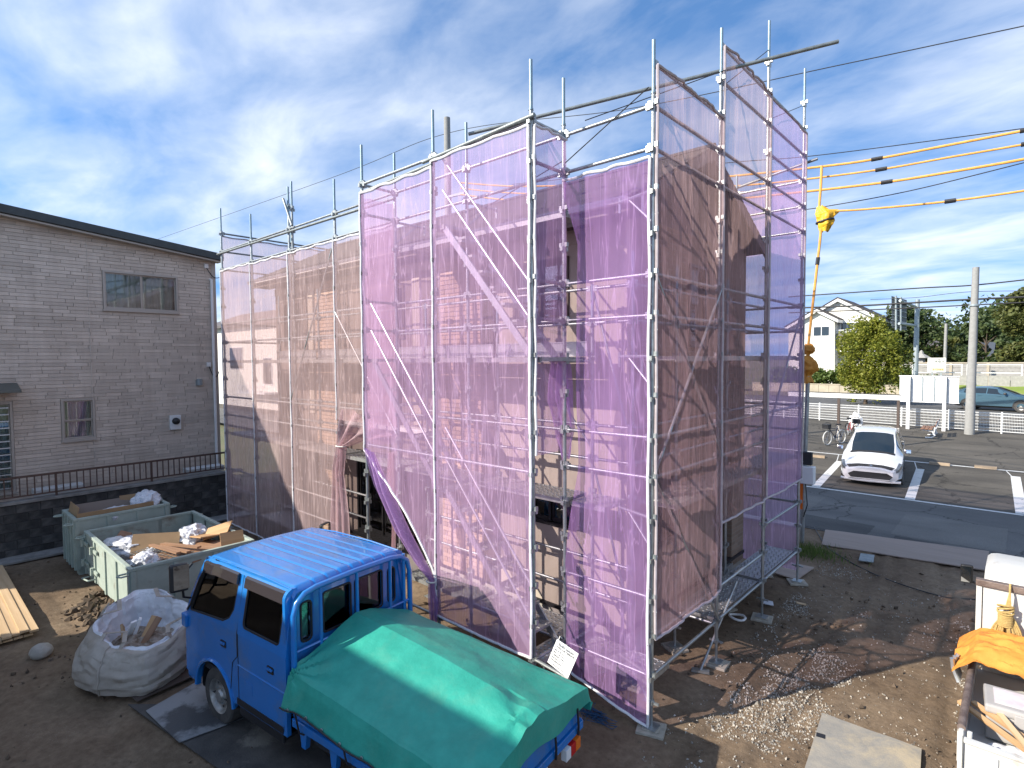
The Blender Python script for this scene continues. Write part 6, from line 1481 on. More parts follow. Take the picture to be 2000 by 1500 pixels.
s = MB(); s.bx(-0.40, 0.40, -0.20, 0.20, 0.02, 0.26); s.build('case_body', m_toolgrey, tb, bevel=0.02)
s = MB(); s.bx(-0.41, 0.41, -0.21, 0.21, 0.262, 0.34); ld = s.build('case_lid', m_toolgrey, tb, bevel=0.02)
s = MB(); s.bx(-0.34, 0.32, -0.14, 0.16, 0.3405, 0.343); s.build('printed_card', pm('printed_card', (0.70, 0.66, 0.66), 0.5, 0, (0.60, 0.52, 0.54), 9), ld)
s = MB(); s.bx(0.02, 0.18, 0.03, 0.13, 0.3435, 0.345); s.build('printed_picture', pm('print_red', (0.35, 0.10, 0.07), 0.5, 0, (0.6, 0.4, 0.3), 30), ld)
for x in (-0.15, 0.15): s = MB(); s.bx(x - 0.06, x + 0.06, -0.225, -0.205, 0.20, 0.31); s.build('catch', m_toolgrey, tb, bevel=0.008)
TGp = 'timber on the white truck bed'
for i, (x, y, z, a, l, mm, lb) in enumerate(((0.05, 6.30, 0.80, -38, 1.1, m_ply, 'orange batten lying across the white truck bed'), (0.12, 6.36, 0.83, -36, 1.0, m_ply, 'second orange batten beside the first on the white truck bed'), (0.02, 6.35, 0.87, -62, 0.9, m_lum, 'pale stick crossing the orange battens on the white truck bed'), (0.45, 6.52, 0.78, -25, 0.8, m_ply, 'short orange offcut against the grey tool case'), (0.50, 6.30, 0.80, -70, 0.6, m_ply2, 'brown offcut at the far side of the white truck bed'))):
    s = MB(); s.box((0, 0, 0), (l, 0.045, 0.03)); o = s.build('timber_batten', mm, bevel=0.003); o.location = (x, y, z); o.rotation_euler = (0.2, R(6), R(a)); props(o, lb, 'timber', TGp)
s = MB(); s.grid(lambda u, v: (-0.22 + 0.75 * u, 5.95 + 0.4 * v, 0.68 + 0.06 * fbm(u * 2, v * 3, 3, 1.5) + 0.07 * math.sin(3 * u)), 40, 24); o = s.build('plastic_sheet', m_poly, smooth=3.2); props(o, 'white plastic sheet with blue print at the tail of the white truck bed', 'plastic sheet')
m_rope = pm('rope', (0.50, 0.36, 0.14), 0.85, 0, (0.40, 0.28, 0.10), 30, bump=0.4, bscale=80)
rp = MB(); RXc, RYc = -0.09, KY1 - 0.05; rr = random.Random(9)
for k in range(13):
    w = rr.uniform(0.03, 0.115); h0 = 1.34 - rr.uniform(0, 0.04); h1 = 0.98 + rr.uniform(0, 0.07); ph = rr.uniform(-1, 1) * 0.035; dy_ = -0.02 - rr.random() * 0.05
    pts = []
    for i in range(25):
        t = 2 * math.pi * i / 24; zz = (h0 + h1) / 2 + (h0 - h1) / 2 * math.cos(t); nar = 0.45 + 0.55 * min(1, max(0, (h0 - zz) / 0.22))
        pts.append((RXc + ph * nar * 2 + w * nar * math.sin(t), RYc + dy_ + 0.012 * math.sin(3 * t), zz))
    rp.tube(pts, 0.0095, 6, False)
for k in range(7): rp.tube([(RXc + 0.055 * math.cos(t), RYc - 0.045 + 0.04 * math.sin(t), 1.22 + 0.018 * k + 0.012 * math.sin(t)) for t in [2 * math.pi * i / 16 for i in range(17)]], 0.010, 6, False)
for k in range(4): rp.tube([(RXc + 0.065 * math.cos(t), RYc - 0.045 + 0.045 * math.sin(t), 1.36 + 0.02 * k + 0.02 * math.sin(t + k)) for t in [2 * math.pi * i / 16 for i in range(17)]], 0.010, 6, False)
for k in range(3): rp.tube([(RXc + 0.02 * k, RYc - 0.06, 1.40), (RXc + 0.03, RYc - 0.03, 1.56), (RXc + 0.03, RYc + 0.02, 1.65), (RXc + 0.03, RYc + 0.05, 1.60)], 0.010, 6)
for k in range(6): rp.tube([(RXc - 0.06 + 0.03 * k, RYc - 0.03, 0.99), (RXc - 0.05 + 0.03 * k, RYc - 0.05, 0.90)], 0.012, 6)
o = rp.build('rope_coil', m_rope, smooth=True); props(o, 'hank of yellow rope hung on the guard frame of the white truck', 'rope')

# ---------------------------------------------------------------- car park furniture
m_wood = pm('bench_wood', (0.24, 0.115, 0.065), 0.6, 0, (0.19, 0.09, 0.05), 6)
m_stopc = pm('stop_block', (0.35, 0.27, 0.19), 0.9, 0, (0.27, 0.21, 0.15), 6)
m_polec = pm('pole_concrete', (0.31, 0.31, 0.30), 0.9, 0, (0.26, 0.26, 0.25), 8, bump=0.1, bscale=50)
m_steelpaint = pm('grey_steel', (0.33, 0.38, 0.40), 0.5, 0.3, (0.28, 0.33, 0.35), 5)
for i, (px, py) in enumerate(((1595, 893), (1835, 908), (1925, 915))):
    p = onlot(px, py); s = MB(); s.prism([(-0.08, 0), (0.08, 0), (0.06, 0.10), (-0.06, 0.10)], lambda q: (p.x - 0.3, p.y + q[0], p.z + q[1] - 0.01), lambda q: (p.x + 0.3, p.y + q[0], p.z + q[1] - 0.01))
    o = s.build('wheel_stop', m_stopc, bevel=0.01); props(o, ('tan wheel stop beyond the white car, next to the scaffold', 'tan wheel stop in the shadow of the white car', 'tan wheel stop in the empty bay near the frame edge')[i], 'wheel stop', 'wheel stops in the car park')
# utility pole
pp = onlot(1893, 848)
up = thing('utility_pole', 'thick concrete utility pole rising from the car park', 'pole', pp)
s = MB(); s.tube([(0, 0, -0.1), (0.03, 0, 3.5), (0.07, 0, 7.66)], [0.195, 0.165, 0.13], 20); s.build('shaft', m_polec, up, smooth=True)
for z in (5.9,): s = MB(); s.tube([(0.05, 0, z), (0.05, 0, z + 0.08)], 0.20, 20); s.build('band', m_steelpaint, up, smooth=True)
# big sign seen from behind
sy = 34.1
A0, A1 = at(1757, 735, 'Y', sy), at(1874, 738, 'Y', sy); zb_ = at(1757, 783, 'Y', sy).z; zt_ = A0.z
sg_ = thing('sign_board', 'large white sign board on two posts, seen from behind', 'sign', (A0.x, sy, gz(sy)))
n = 5
for k in range(n):
    x0 = A0.x + (A1.x - A0.x) * k / n; x1 = A0.x + (A1.x - A0.x) * (k + 1) / n
    s = MB(); s.bx(x0 + 0.012, x1 - 0.012, sy, sy + 0.03, zb_, zt_); s.build('panel', m_white, sg_, wp=True)
    if 0 < k: s = MB(); s.bx(x0 - 0.02, x0 + 0.02, sy - 0.04, sy - 0.001, zb_ + 0.05, zt_ - 0.05); s.build('stud', m_steelpaint, sg_, wp=True)
s = MB(); s.bx(A0.x - 0.02, A1.x + 0.02, sy - 0.05, sy + 0.05, zt_, zt_ + 0.05); s.build('top_frame', m_white, sg_, wp=True)
s = MB(); s.bx(A0.x - 0.02, A1.x + 0.02, sy - 0.02, sy + 0.035, zb_ - 0.03, zb_); s.build('bottom_frame', m_white, sg_, wp=True)
for px in (1772, 1846):
    x = onlot(px, 838).x; s = MB(); s.bx(x - 0.07, x + 0.07, sy - 0.20, sy - 0.05, gz(sy) - 0.1, zt_); s.build('post', m_white, sg_, wp=True)
# long white banner frame on dark posts
B0, B1 = at(1540, 769, 'Y', 28.46), at(1760, 777, 'Y', 28.46)
bb = thing('banner_rail', 'long narrow white board carried on two dark posts', 'sign', (-6.1, 28.5, gz(28.5)))
d_ = (B1 - B0); d_.z = 0
s = MB(); s.beam(B0, B1, 0.06, 0.21); s.build('board', m_white, bb, wp=True)
s = MB(); s.beam(B0 + Vector((0, 0, 0.12)), B1 + Vector((0, 0, 0.12)), 0.09, 0.03); s.build('cap', m_dark, bb, wp=True)
for (px, py) in ((1637, 862), (1753, 868)):
    p = onlot(px, py); p.y = 28.52; p.x = at(px, py, 'Y', 28.52).x; zt2 = B0.z - 0.08
    s = MB(); s.bx(p.x - 0.05, p.x + 0.05, p.y - 0.05, p.y + 0.05, p.z + 0.75, zt2); po = s.build('post', m_brown, bb, wp=True)
    s = MB(); s.bx(p.x - 0.052, p.x + 0.052, p.y - 0.052, p.y + 0.052, p.z - 0.1, p.z + 0.75); s.build('post_sleeve', pm('tape_white%d' % px, (0.6, 0.58, 0.54), 0.8, 0, (0.12, 0.1, 0.09), 9, sc=(1, 1, 3)), po, wp=True)
# white mesh fence
F0, F1 = Vector((-26.0, 36.9, 0)), Vector((9.0, 33.3, 0)); m_fw = pm('fence_white', (0.74, 0.75, 0.74), 0.5)
nfp = 18
for k in range(nfp):
    a = F0.lerp(F1, k / nfp); b = F0.lerp(F1, (k + 1) / nfp); z = gz(a.y) ; z2 = gz(b.y)
    if a.x > 4 or b.x < -14: continue
    t = thing('mesh_fence_panel', 'white welded mesh fence panel along the road, %s' % {6: 'behind the scaffold', 7: 'next to the scaffold edge', 8: 'left of the bicycles', 9: 'behind the bicycles', 10: 'behind the white car roof', 11: 'behind the white sign posts', 12: 'by the utility pole', 13: 'just right of the utility pole', 14: 'at the frame edge', 15: 'beyond the frame edge', 5: 'farthest one hidden by the scaffold', 4: 'hidden far behind the house', 16: 'last one outside the frame', 17: 'end one outside the frame'}.get(k, 'number %d' % k), 'fence', (a.x, a.y, z), 0, 'mesh fence along the road')
    A = Vector((a.x, a.y, z)); Bv = Vector((b.x, b.y, z2))
    s = MB(); s.tube([A + Vector((0, 0, -0.1)), A + Vector((0, 0, 1.0))], 0.035, 8); s.build('post', m_fw, t, wp=True, smooth=True)
    for zz, r_ in ((0.10, 0.016), (0.24, 0.011), (0.38, 0.011), (0.52, 0.011), (0.66, 0.011), (0.80, 0.016), (0.93, 0.016)):
        s = MB(); s.tube([A + Vector((0, 0, zz)), Bv + Vector((0, 0, zz))], r_, 5); s.build('rail', m_fw, t, wp=True)
    s = MB(); nw = 36
    for i in range(1, nw): q = A.lerp(Bv, i / nw); s.box((q.x, q.y, q.z + 0.515), (0.006, 0.006, 0.83))
    s.build('mesh_wires', m_fw, t, wp=True, kind='stuff')
# bench, end on
p = onlot(1825, 853); bn = thing('park_bench', 'weathered wooden bench with curved white end frames', 'bench', p, R(2))
for k in range(3): s = MB(); s.bx(-0.48 + 0.15 * k, -0.35 + 0.15 * k, -0.7, 0.7, 0.38, 0.42); s.build('seat_slat', m_wood, bn, bevel=0.01)
for k in range(2): s = MB(); s.box((0.06 + 0.05 * k, 0, 0.58 + 0.15 * k), (0.03, 1.4, 0.13), (0, R(18), 0)); s.build('back_slat', m_wood, bn, bevel=0.01)
for y in (-0.55, 0.55):
    s = MB(); s.tube([(-0.30, y, 0.0), (-0.05, y, 0.02), (0.05, y, 0.12), (-0.06, y, 0.3), (-0.45, y, 0.36)], 0.035, 8); s.tube([(0.0, y, 0.2), (0.05, y, 0.45), (0.15, y, 0.8)], 0.03, 8); s.build('end_frame', m_white, bn, smooth=True)
# bicycles
m_tyre_w = pm('white_tyre', (0.65, 0.64, 0.6), 0.7)
def bicycle(label, p, rz, tyre, frame):
    t = thing('bicycle', label, 'bicycle', p, rz, 'bicycles beside the white car')
    r_ = 0.29
    for x in (-0.5, 0.5):
        s = MB(); s.tube([(x + r_ * math.cos(a), 0, r_ + 0.02 + r_ * math.sin(a)) for a in [2 * math.pi * k / 28 for k in range(29)]], 0.022, 8, False); w = s.build('wheel', tyre, t, smooth=True)
        for k in range(10): a = math.pi * k / 10; s = MB(); s.tube([(x + r_ * math.cos(a), 0, r_ + 0.02 + r_ * math.sin(a)), (x - r_ * math.cos(a), 0, r_ + 0.02 - r_ * math.sin(a))], 0.003, 4); s.build('spoke', m_alu, w)
    s = MB()
    for a, b in (((-0.5, 0, 0.31), (-0.08, 0, 0.29)), ((-0.5, 0, 0.31), (-0.18, 0, 0.72)), ((-0.08, 0, 0.29), (-0.2, 0, 0.8)), ((-0.08, 0, 0.29), (0.36, 0, 0.68)), ((-0.19, 0, 0.66), (0.36, 0, 0.74))): s.tube([a, b], 0.018, 8)
    s.build('frame', frame, t, smooth=True)
    s = MB(); s.tube([(0.5, 0.05, 0.31), (0.38, 0.05, 0.66), (0.36, 0, 0.72), (0.32, 0, 0.92)], 0.016, 8); s.tube([(0.5, -0.05, 0.31), (0.38, -0.05, 0.66)], 0.014, 8); s.build('fork', m_black, t, smooth=True)
    s = MB(); s.tube([(0.22, -0.28, 0.93), (0.32, -0.12, 0.96), (0.33, 0.12, 0.96), (0.22, 0.28, 0.93)], 0.015, 8); s.build('handlebar', m_black, t, smooth=True)
    s = MB(); s.loft([[(-0.34, y * 0.09, 0.83 + z) for y, z in ((-1, 0), (1, 0), (1, 0.05), (-1, 0.05))], [(-0.08, y * 0.03, 0.83 + z) for y, z in ((-1, 0), (1, 0), (1, 0.04), (-1, 0.04))]]); s.build('saddle', m_black, t, bevel=0.01)
    s = MB(); s.bx(0.45, 0.68, -0.14, 0.14, 0.72, 0.92); s.build('basket', m_black, t, bevel=0.01)
    s = MB(); s.lathe([(0.03, -0.05), (0.10, -0.04), (0.10, -0.02), (0.03, -0.02)], (-0.08, 0, 0.29), 14, 'Y'); s.build('crank', m_alu, t)
p = onlot(1612, 869); bicycle('bicycle with white tyres leaning by the taped post', Vector((p.x + 0.25, p.y + 0.45, p.z)), R(-110), m_tyre_w, pm('bike_navy', (0.02, 0.03, 0.07), 0.3))
p = onlot(1655, 858); bicycle('dark bicycle half hidden behind the white car', Vector((p.x, p.y + 0.8, p.z)), R(-60), m_rubber, pm('bike_red', (0.3, 0.03, 0.03), 0.3))
p = onlot(1703, 833)
bagmesh('white_bundle', 'small white wrapped bundle standing on the ground behind the white car', Vector((p.x - 0.5, p.y - 1.2, gz(p.y - 1.2) + 0.33)), (0.28, 0.24, 0.42), m_white, 21.0, 'bundle')

# temporary meter pole with yellow guarded cable
tp0 = at(1563, 1075, 'Z', 0.0); TPY = 13.43
m_yel = pm('yellow_guard', (0.76, 0.40, 0.09), 0.45, 0, (0.62, 0.30, 0.06), 6)
m_yel2 = pm('yellow_sheet', (0.85, 0.50, 0.03), 0.5, 0, (0.74, 0.40, 0.02), 8)
pt0, pt1 = at(1566, 1062, 'Y', TPY), at(1578, 735, 'Y', TPY)
mp_t = thing('meter_pole', 'grey steel service pole with meter boxes next to the scaffold corner', 'pole', (pt0.x, TPY, 0))
s = MB(); s.tube([(pt0.x, TPY, -0.1), pt1], 0.045, 12); s.build('shaft', m_galv, mp_t, wp=True, smooth=True)
q = at(1577, 895, 'Y', TPY - 0.1); s = MB(); s.bx(q.x - 0.10, q.x + 0.10, TPY - 0.18, TPY - 0.05, q.z - 0.14, q.z + 0.14); s.build('electric_meter', m_dark, mp_t, wp=True, bevel=0.02)
q = at(1577, 927, 'Y', TPY - 0.12); s = MB(); s.bx(q.x - 0.15, q.x + 0.15, TPY - 0.24, TPY - 0.05, q.z - 0.19, q.z + 0.19); s.build('switch_box', m_white, mp_t, wp=True, bevel=0.02)
q = at(1570, 1000, 'Y', TPY); s = MB()
s.tube([(q.x + 0.05, TPY - 0.12, 1.4), (q.x + 0.12, TPY - 0.2, 0.9), (q.x + 0.02, TPY - 0.1, 0.6)], 0.012, 6); s.build('cable', m_black, mp_t, wp=True)
s = MB(); s.bx(pt0.x - 0.06, pt0.x + 0.02, TPY - 0.06, TPY - 0.045, 0.75, 1.45); s.build('orange_tape', m_orange, mp_t, wp=True)
def wire(name, label, pts, r_, mat, cat='cable', group=None, parent=None, sub=14):
    """A cable through the points, smoothed."""
    P = [Vector(p) for p in pts]; out = []
    for i in range(len(P) - 1):
        p0, p1, p2, p3 = P[max(i - 1, 0)], P[i], P[i + 1], P[min(i + 2, len(P) - 1)]
        for k in range(sub):
            t = k / sub; out.append(0.5 * ((2 * p1) + (p2 - p0) * t + (2 * p0 - 5 * p1 + 4 * p2 - p3) * t * t + (3 * p1 - p0 - 3 * p2 + p3) * t ** 3))
    out.append(P[-1]); s = MB(); s.tube(out, r_, 8); o = s.build(name, mat, parent, smooth=True, wp=True)
    if parent is None: props(o, label, cat, group)
    return o
WY = 14.0
GW = 'guarded cables over the lane'
YW = (('uppermost yellow guarded power cable over the car park', [(900, 357), (1028, 364), (1300, 354), (1420, 345), (1608, 325), (1708, 311), (1850, 284), (2010, 253), (2200, 214)], (1713, 2003)),
      ('second yellow guarded power cable from the top', [(900, 368), (1028, 378), (1300, 372), (1440, 363), (1540, 354), (1713, 332), (1850, 308), (2010, 280), (2200, 242)], (1721, 2005)),
      ('third yellow guarded power cable from the top', [(900, 380), (1028, 393), (1300, 394), (1440, 388), (1540, 378), (1722, 357), (1850, 337), (2010, 309), (2200, 270)], (1732,)),
      ('lowest yellow guarded cable that ends at the yellow wrap', [(1634, 412), (1700, 408), (1846, 394), (2010, 371), (2200, 338)], (1856,)))
for i, (lb, pl, joints) in enumerate(YW):
    yy = WY + 0.3 - 0.22 * i
    w = wire('guarded_cable', lb, [at(px, py, 'Y', yy) for px, py in pl], 0.026 if i in (0, 2) else 0.021, m_yel, group=GW)
    for j in joints:
        for (a, b) in zip(pl, pl[1:]):
            if a[0] <= j <= b[0]:
                f = (j - a[0]) / (b[0] - a[0]); c1 = at(j - 11, a[1] + (b[1] - a[1]) * (f - 11 / (b[0] - a[0])), 'Y', yy); c2 = at(j + 11, a[1] + (b[1] - a[1]) * (f + 11 / (b[0] - a[0])), 'Y', yy)
                s = MB(); s.tube([c1, c2], 0.042, 8); s.build('joint_sleeve', m_black, w, wp=True, smooth=True)
w = wire('guarded_drop_cable', 'yellow guarded drop cable running down to the meter pole', [at(px, py, 'Y', y) for px, py, y in ((1605, 324, 13.9), (1603, 365, 13.85), (1600, 410, 13.8), (1603, 450, 13.7), (1597, 510, 13.6), (1588, 590, 13.5), (1577, 690, 13.45))], 0.028, m_yel, group=GW)
c1, c2 = at(1598, 503, 'Y', 13.61), at(1596, 517, 'Y', 13.59); s = MB(); s.tube([c1, c2], 0.042, 8); s.build('joint_sleeve', m_black, w, wp=True)
def wrap(label, pts, rs, mat, seed):
    s = MB(); P = [Vector(p) for p in pts]; m_ = len(P); out = []
    def f(u, v):
        k = v * (m_ - 1); i = min(int(k), m_ - 2); t = k - i; c = P[i].lerp(P[i + 1], t); r_ = rs[i] + (rs[i + 1] - rs[i]) * t
        a = 2 * math.pi * u; r_ *= 1 + 0.28 * math.sin(a * 5 + seed) * 0.6 + 0.22 * fbm(math.cos(a) * 1.5 + seed, math.sin(a) * 1.5, v * 5, 1.4)
        return (c.x + r_ * math.cos(a), c.y + 0.7 * r_ * math.sin(a), c.z + 0.05 * nz(a, v * 4, seed))
    s.grid(f, 36, 40); o = s.build('yellow_wrap', mat, smooth=3.2); props(o, label, 'wrap', 'yellow protective wraps'); return o
o = wrap('yellow sheet wrapped round the cable junction in the air', [at(px, py, 'Y', 13.75) for px, py in ((1602, 404), (1610, 418), (1612, 436), (1609, 452))], [0.07, 0.17, 0.15, 0.08], m_yel2, 1.0)
s = MB(); c = at(1611, 432, 'Y', 13.75); s.tube([(c.x + 0.165 * math.cos(t), c.y + 0.12 * math.sin(t), c.z + 0.03 * math.cos(t)) for t in [2 * math.pi * k / 16 for k in range(17)]], 0.022, 6, False); s.build('strap', m_black, o, wp=True)
s = MB(); s.tube([at(1615, 420, 'Y', 13.75), at(1637, 412, 'Y', 13.9)], [0.13, 0.04], 10); s.build('tail', m_yel2, o, wp=True, smooth=True)
m_ora = pm('ochre_sheet', (0.58, 0.26, 0.03), 0.6, 0, (0.48, 0.20, 0.02), 8)
wrap('ochre sheet wrapped round the upper part of the meter pole', [at(px, py, 'Y', 13.44) for px, py in ((1580, 672), (1578, 685), (1574, 693))], [0.06, 0.13, 0.07], m_ora, 2.0)
wrap('ochre sheet bulging round the meter pole below the first', [at(px, py, 'Y', 13.44) for px, py in ((1573, 694), (1579, 708), (1582, 722), (1577, 733), (1578, 748))], [0.07, 0.17, 0.16, 0.07, 0.12], m_ora, 3.0)
# pole behind the house and bare wires
pb_ = at(875, 400, 'Y', 14.3); hb = thing('utility_pole', 'grey concrete utility pole standing behind the roof', 'pole', (pb_.x, 14.3, 0))
pt_ = at(873, 230, 'Y', 14.3); s = MB(); s.tube([(0, 0, -0.2), (0, 0, pt_.z)], [0.17, 0.12], 14); s.build('shaft', m_polec, hb, smooth=True)
for py in (335, 380): q = at(890, py, 'Y', 14.2); s = MB(); s.beam((0, -0.1, q.z), (q.x - pb_.x + 0.5, -0.12, q.z - 0.05), 0.08, 0.08); s.build('cross_arm', m_steelpaint, hb)
TG_ = 'bare overhead wires'
for lb, pl, yy, r_ in (('thin overhead wire crossing high above the scaffold', [(300, 470), (640, 350), (875, 260), (1225, 213), (1650, 125), (2050, 40)], 15.5, 0.012),
                       ('thin overhead wire level with the roof peak', [(1000, 360), (1400, 320), (1600, 303), (2050, 244)], 15.2, 0.010),
                       ('thin overhead wire sloping to the yellow wrap', [(1560, 410), (1602, 405), (1780, 372), (2050, 305)], 14.2, 0.010),
                       ('upper road wire passing behind the utility pole', [(1540, 580), (1580, 577), (1790, 563), (1900, 557), (2050, 541)], 33.9, 0.03),
                       ('thin road wire above the distant trees', [(1700, 585), (1790, 581), (1893, 570), (2050, 568)], 33.7, 0.012),
                       ('thick black road cable at the height of the far roofs', [(1540, 602), (1700, 596), (1893, 585), (2050, 578)], 36.0, 0.045),
                       ('lower black road cable above the far roofs', [(1540, 611), (1700, 605), (1893, 596), (2050, 588)], 36.2, 0.03)):
    wire('overhead_wire', lb, [at(px, py, 'Y', yy) for px, py in pl], r_, m_black, group=TG_)
# white paper notice tied to the scaffold
na, nb_, nc_, nd_ = at(1088, 1248, 'Y', 4.78), at(1130, 1277, 'Y', 4.80), at(1109, 1325, 'Y', 4.70), at(1069, 1293, 'Y', 4.68)
no = MB(); no.add([na, nb_, nc_, nd_], [(0, 1, 2, 3)]); nrm = (nb_ - na).cross(nd_ - na).normalized()
if nrm.y > 0: nrm = -nrm
no.add([v - nrm * 0.004 for v in (na, nb_, nc_, nd_)], [(3, 2, 1, 0)])
for i in range(4): no.f.append((i, (i + 1) % 4, 4 + (i + 1) % 4, 4 + i))
npo = no.build('notice_sheet', m_white, label='laminated white notice hanging from the bare scaffold bracket', cat='notice')
ex, ey = (nb_ - na).normalized(), ((na - nd_) + (nb_ - nc_)).normalized(); ey = (ey - ex * ey.dot(ex)).normalized(); ez = ex.cross(ey)
WN, HN = (nb_ - na).length, ((na - nd_).length + (nb_ - nc_).length) / 2
if ez.dot(nrm) < 0: ez = -ez
m_ink = pm('ink', (0.03, 0.03, 0.035), 0.7)
def text(body, u, v, size, mat, parent, base, bx_, by_, bz_, name='lettering', align='CENTER'):
    cu = bpy.data.curves.new(name, 'FONT'); cu.body = body; cu.size = size; cu.align_x = align; cu.align_y = 'CENTER'; cu.extrude = 0.0004
    tmp = bpy.data.objects.new(name, cu); COL.objects.link(tmp); bpy.context.view_layer.update()
    me = bpy.data.meshes.new_from_object(tmp.evaluated_get(bpy.context.evaluated_depsgraph_get())); bpy.data.objects.remove(tmp)
    me.materials.clear(); me.materials.append(mat); o = bpy.data.objects.new(name, me); COL.objects.link(o)
    pos = base + bx_ * u + by_ * v + bz_ * 0.003
    o.matrix_basis = Matrix.Translation(pos) @ Matrix((bx_, by_, bz_)).transposed().to_4x4(); o.parent = parent
    if parent.type == 'EMPTY': o.matrix_parent_inverse = Matrix.Translation(-Vector(parent.location))
    return o
text('Build spider', WN * 0.5, -HN * 0.13, WN * 0.15, m_ink, npo, na, ex, ey, ez)
text('作業床の最大積載荷重', WN * 0.5, -HN * 0.25, WN * 0.082, m_ink, npo, na, ex, ey, ez)
for k, tx in enumerate(('踏板 400 幅 250kg 以下', '踏板 250 幅 150kg 以下', '作業開始前に点検すること', '部材を勝手に外さないこと', '昇降は階段を使用すること')):
    text(tx, WN * 0.06, -HN * (0.38 + 0.10 * k), WN * 0.062, m_ink, npo, na, ex, ey, ez, align='LEFT')
text('株式会社 Build spider', WN * 0.5, -HN * 0.92, WN * 0.055, m_ink, npo, na, ex, ey, ez)
q = MB(); q.tube([na + Vector((0.02, 0, -0.01)), na + Vector((0.025, 0.02, 0.03)), na + Vector((0.03, 0.05, 0.0))], 0.006, 5); q.build('tie', m_cord, npo, wp=True)
# blue twine on the ground and bits of litter
p = at(1160, 1396, 'Z', 0.02); s = MB(); r2 = random.Random(4)
for k in range(16): s.tube([(p.x + r2.gauss(0, 0.13), p.y + r2.gauss(0, 0.06), 0.01 + r2.random() * 0.05) for _ in range(5)], 0.004, 4)
o = s.build('twine', pm('blue_twine', (0.01, 0.06, 0.14), 0.6)); props(o, 'tangle of dark blue twine on the earth behind the truck', 'twine')
for i, (px, py, sz, mm, lb) in enumerate(((1440, 1206, 0.2, m_white, 'pale plastic ring lying on the shaded earth'), (1500, 1178, 0.16, m_poly, 'torn grey packaging beside a far scaffold foot'), (1565, 1180, 0.14, m_lum, 'short pale wood strip on the shaded earth'))):
    p = at(px, py, 'Z', 0.02); s = MB()
    if i == 0: s.tube([(p.x + sz * 0.6 * math.cos(t), p.y + sz * 0.5 * math.sin(t), 0.03 + 0.01 * math.sin(2 * t)) for t in [2 * math.pi * k / 16 for k in range(17)]], 0.018, 6, False)
    else: s.box((p.x, p.y, 0.03), (sz, 0.05 if i == 2 else sz * 0.8, 0.012), (0.1, 0.1, 0.4))
    props(s.build('litter_piece', mm), lb, 'litter', 'litter on the yard')
wire('ground_cable', 'thin dark cable trailing over the earth from the meter pole', [(p_.x, p_.y, dirt_h(p_.x, p_.y) + 0.02) for p_ in [at(px, py, 'Z', 0.0) for px, py in ((1590, 1030), (1612, 1066), (1640, 1088), (1700, 1115), (1770, 1145), (1850, 1165), (1912, 1172))]], 0.010, m_black)

# ---------------------------------------------------------------- beyond the road
def leaves(s, r, c, rad, n, size, flat=1.0, shell=0.55):
    for _ in range(n):
        while True:
            d = Vector((r.uniform(-1, 1), r.uniform(-1, 1), r.uniform(-1, 1)))
            if 0.02 < d.length <= 1: break
        d = d.normalized() * (shell + (1 - shell) * r.random() ** 0.6) if r.random() < 0.8 else d
        p = Vector((c[0] + d.x * rad[0], c[1] + d.y * rad[1], c[2] + d.z * rad[2])); z = size * r.uniform(0.6, 1.4)
        m_ = Euler((r.uniform(-1.1, 1.1), r.uniform(-1.1, 1.1), r.random() * 6.3)).to_matrix()
        s.add([p + m_ @ Vector(q) for q in ((-z, -z * 0.6, 0), (z, -z * 0.5, 0.15 * z), (z * 0.8, z * 0.6, 0), (-z * 0.7, z * 0.6, 0.2 * z))], [(0, 1, 2, 3)])
m_bark = pm('bark', (0.10, 0.075, 0.055), 0.95, 0, (0.06, 0.045, 0.035), 8, bump=0.5, bscale=20)
m_l1 = leafmat('ginkgo_leaf', (0.15, 0.19, 0.022), (0.31, 0.31, 0.045), 0.42)
m_l2 = leafmat('hedge_leaf', (0.055, 0.10, 0.02), (0.16, 0.22, 0.05), 0.35)
m_l3 = leafmat('wood_leaf', (0.030, 0.062, 0.020), (0.105, 0.135, 0.045), 0.3)
m_l4 = leafmat('oak_leaf', (0.06, 0.085, 0.02), (0.17, 0.175, 0.05), 0.35)
def tree(name, label, base, h, crown, lm, seed, nl, size, cat='tree', trunk_r=0.12, clumps=22, tall=0.75):
    r = random.Random(seed); t = thing(name, label, cat, base); b = Vector((0, 0, 0))
    s = MB(); s.tube([(0, 0, -0.2), (0.03, 0.02, h * 0.3), (-0.04, 0.0, h * 0.62), (0.02, 0, h * 0.9)], [trunk_r, trunk_r * 0.8, trunk_r * 0.5, trunk_r * 0.15], 10)
    cs = []
    for k in range(clumps):
        a = r.random() * 6.28; f = r.random(); zz = crown[0] + (crown[1] - crown[0]) * f; w = crown[2] * math.sin(math.pi * (0.12 + 0.80 * f)) ** 0.8 * r.uniform(0.35, 1.0)
        c = Vector((w * math.cos(a), w * math.sin(a), zz)); cs.append(c); z0 = max(h * 0.18, zz - w * 0.9)
        s.tube([(0, 0, z0), (c.x * 0.5, c.y * 0.5, (z0 + c.z) / 2 + 0.1), tuple(c)], [trunk_r * 0.35, trunk_r * 0.22, trunk_r * 0.06], 6)
    s.build('trunk', m_bark, t, smooth=True)
    lf = MB()
    for c in cs:
        rr_ = crown[2] * r.uniform(0.25, 0.42); leaves(lf, r, c, (rr_ * (1.35 - 0.5 * tall), rr_ * (1.35 - 0.5 * tall), rr_ * tall), nl // clumps, size, 1.0, 0.3)
    lf.build('crown', lm, t); return t
gb = Vector((at(1690, 790, 'Y', 45.5).x, 45.5, 0.8))
tree('ginkgo_tree', 'yellow green broad tree in front of the white house', gb, 5.0, (1.15, 5.2, 2.35), m_l1, 5, 16000, 0.072, trunk_r=0.13, clumps=60, tall=1.35)
hz = [(-16.0, 59.5), (-13.0, 59.7), (-10.4, 59.9)]
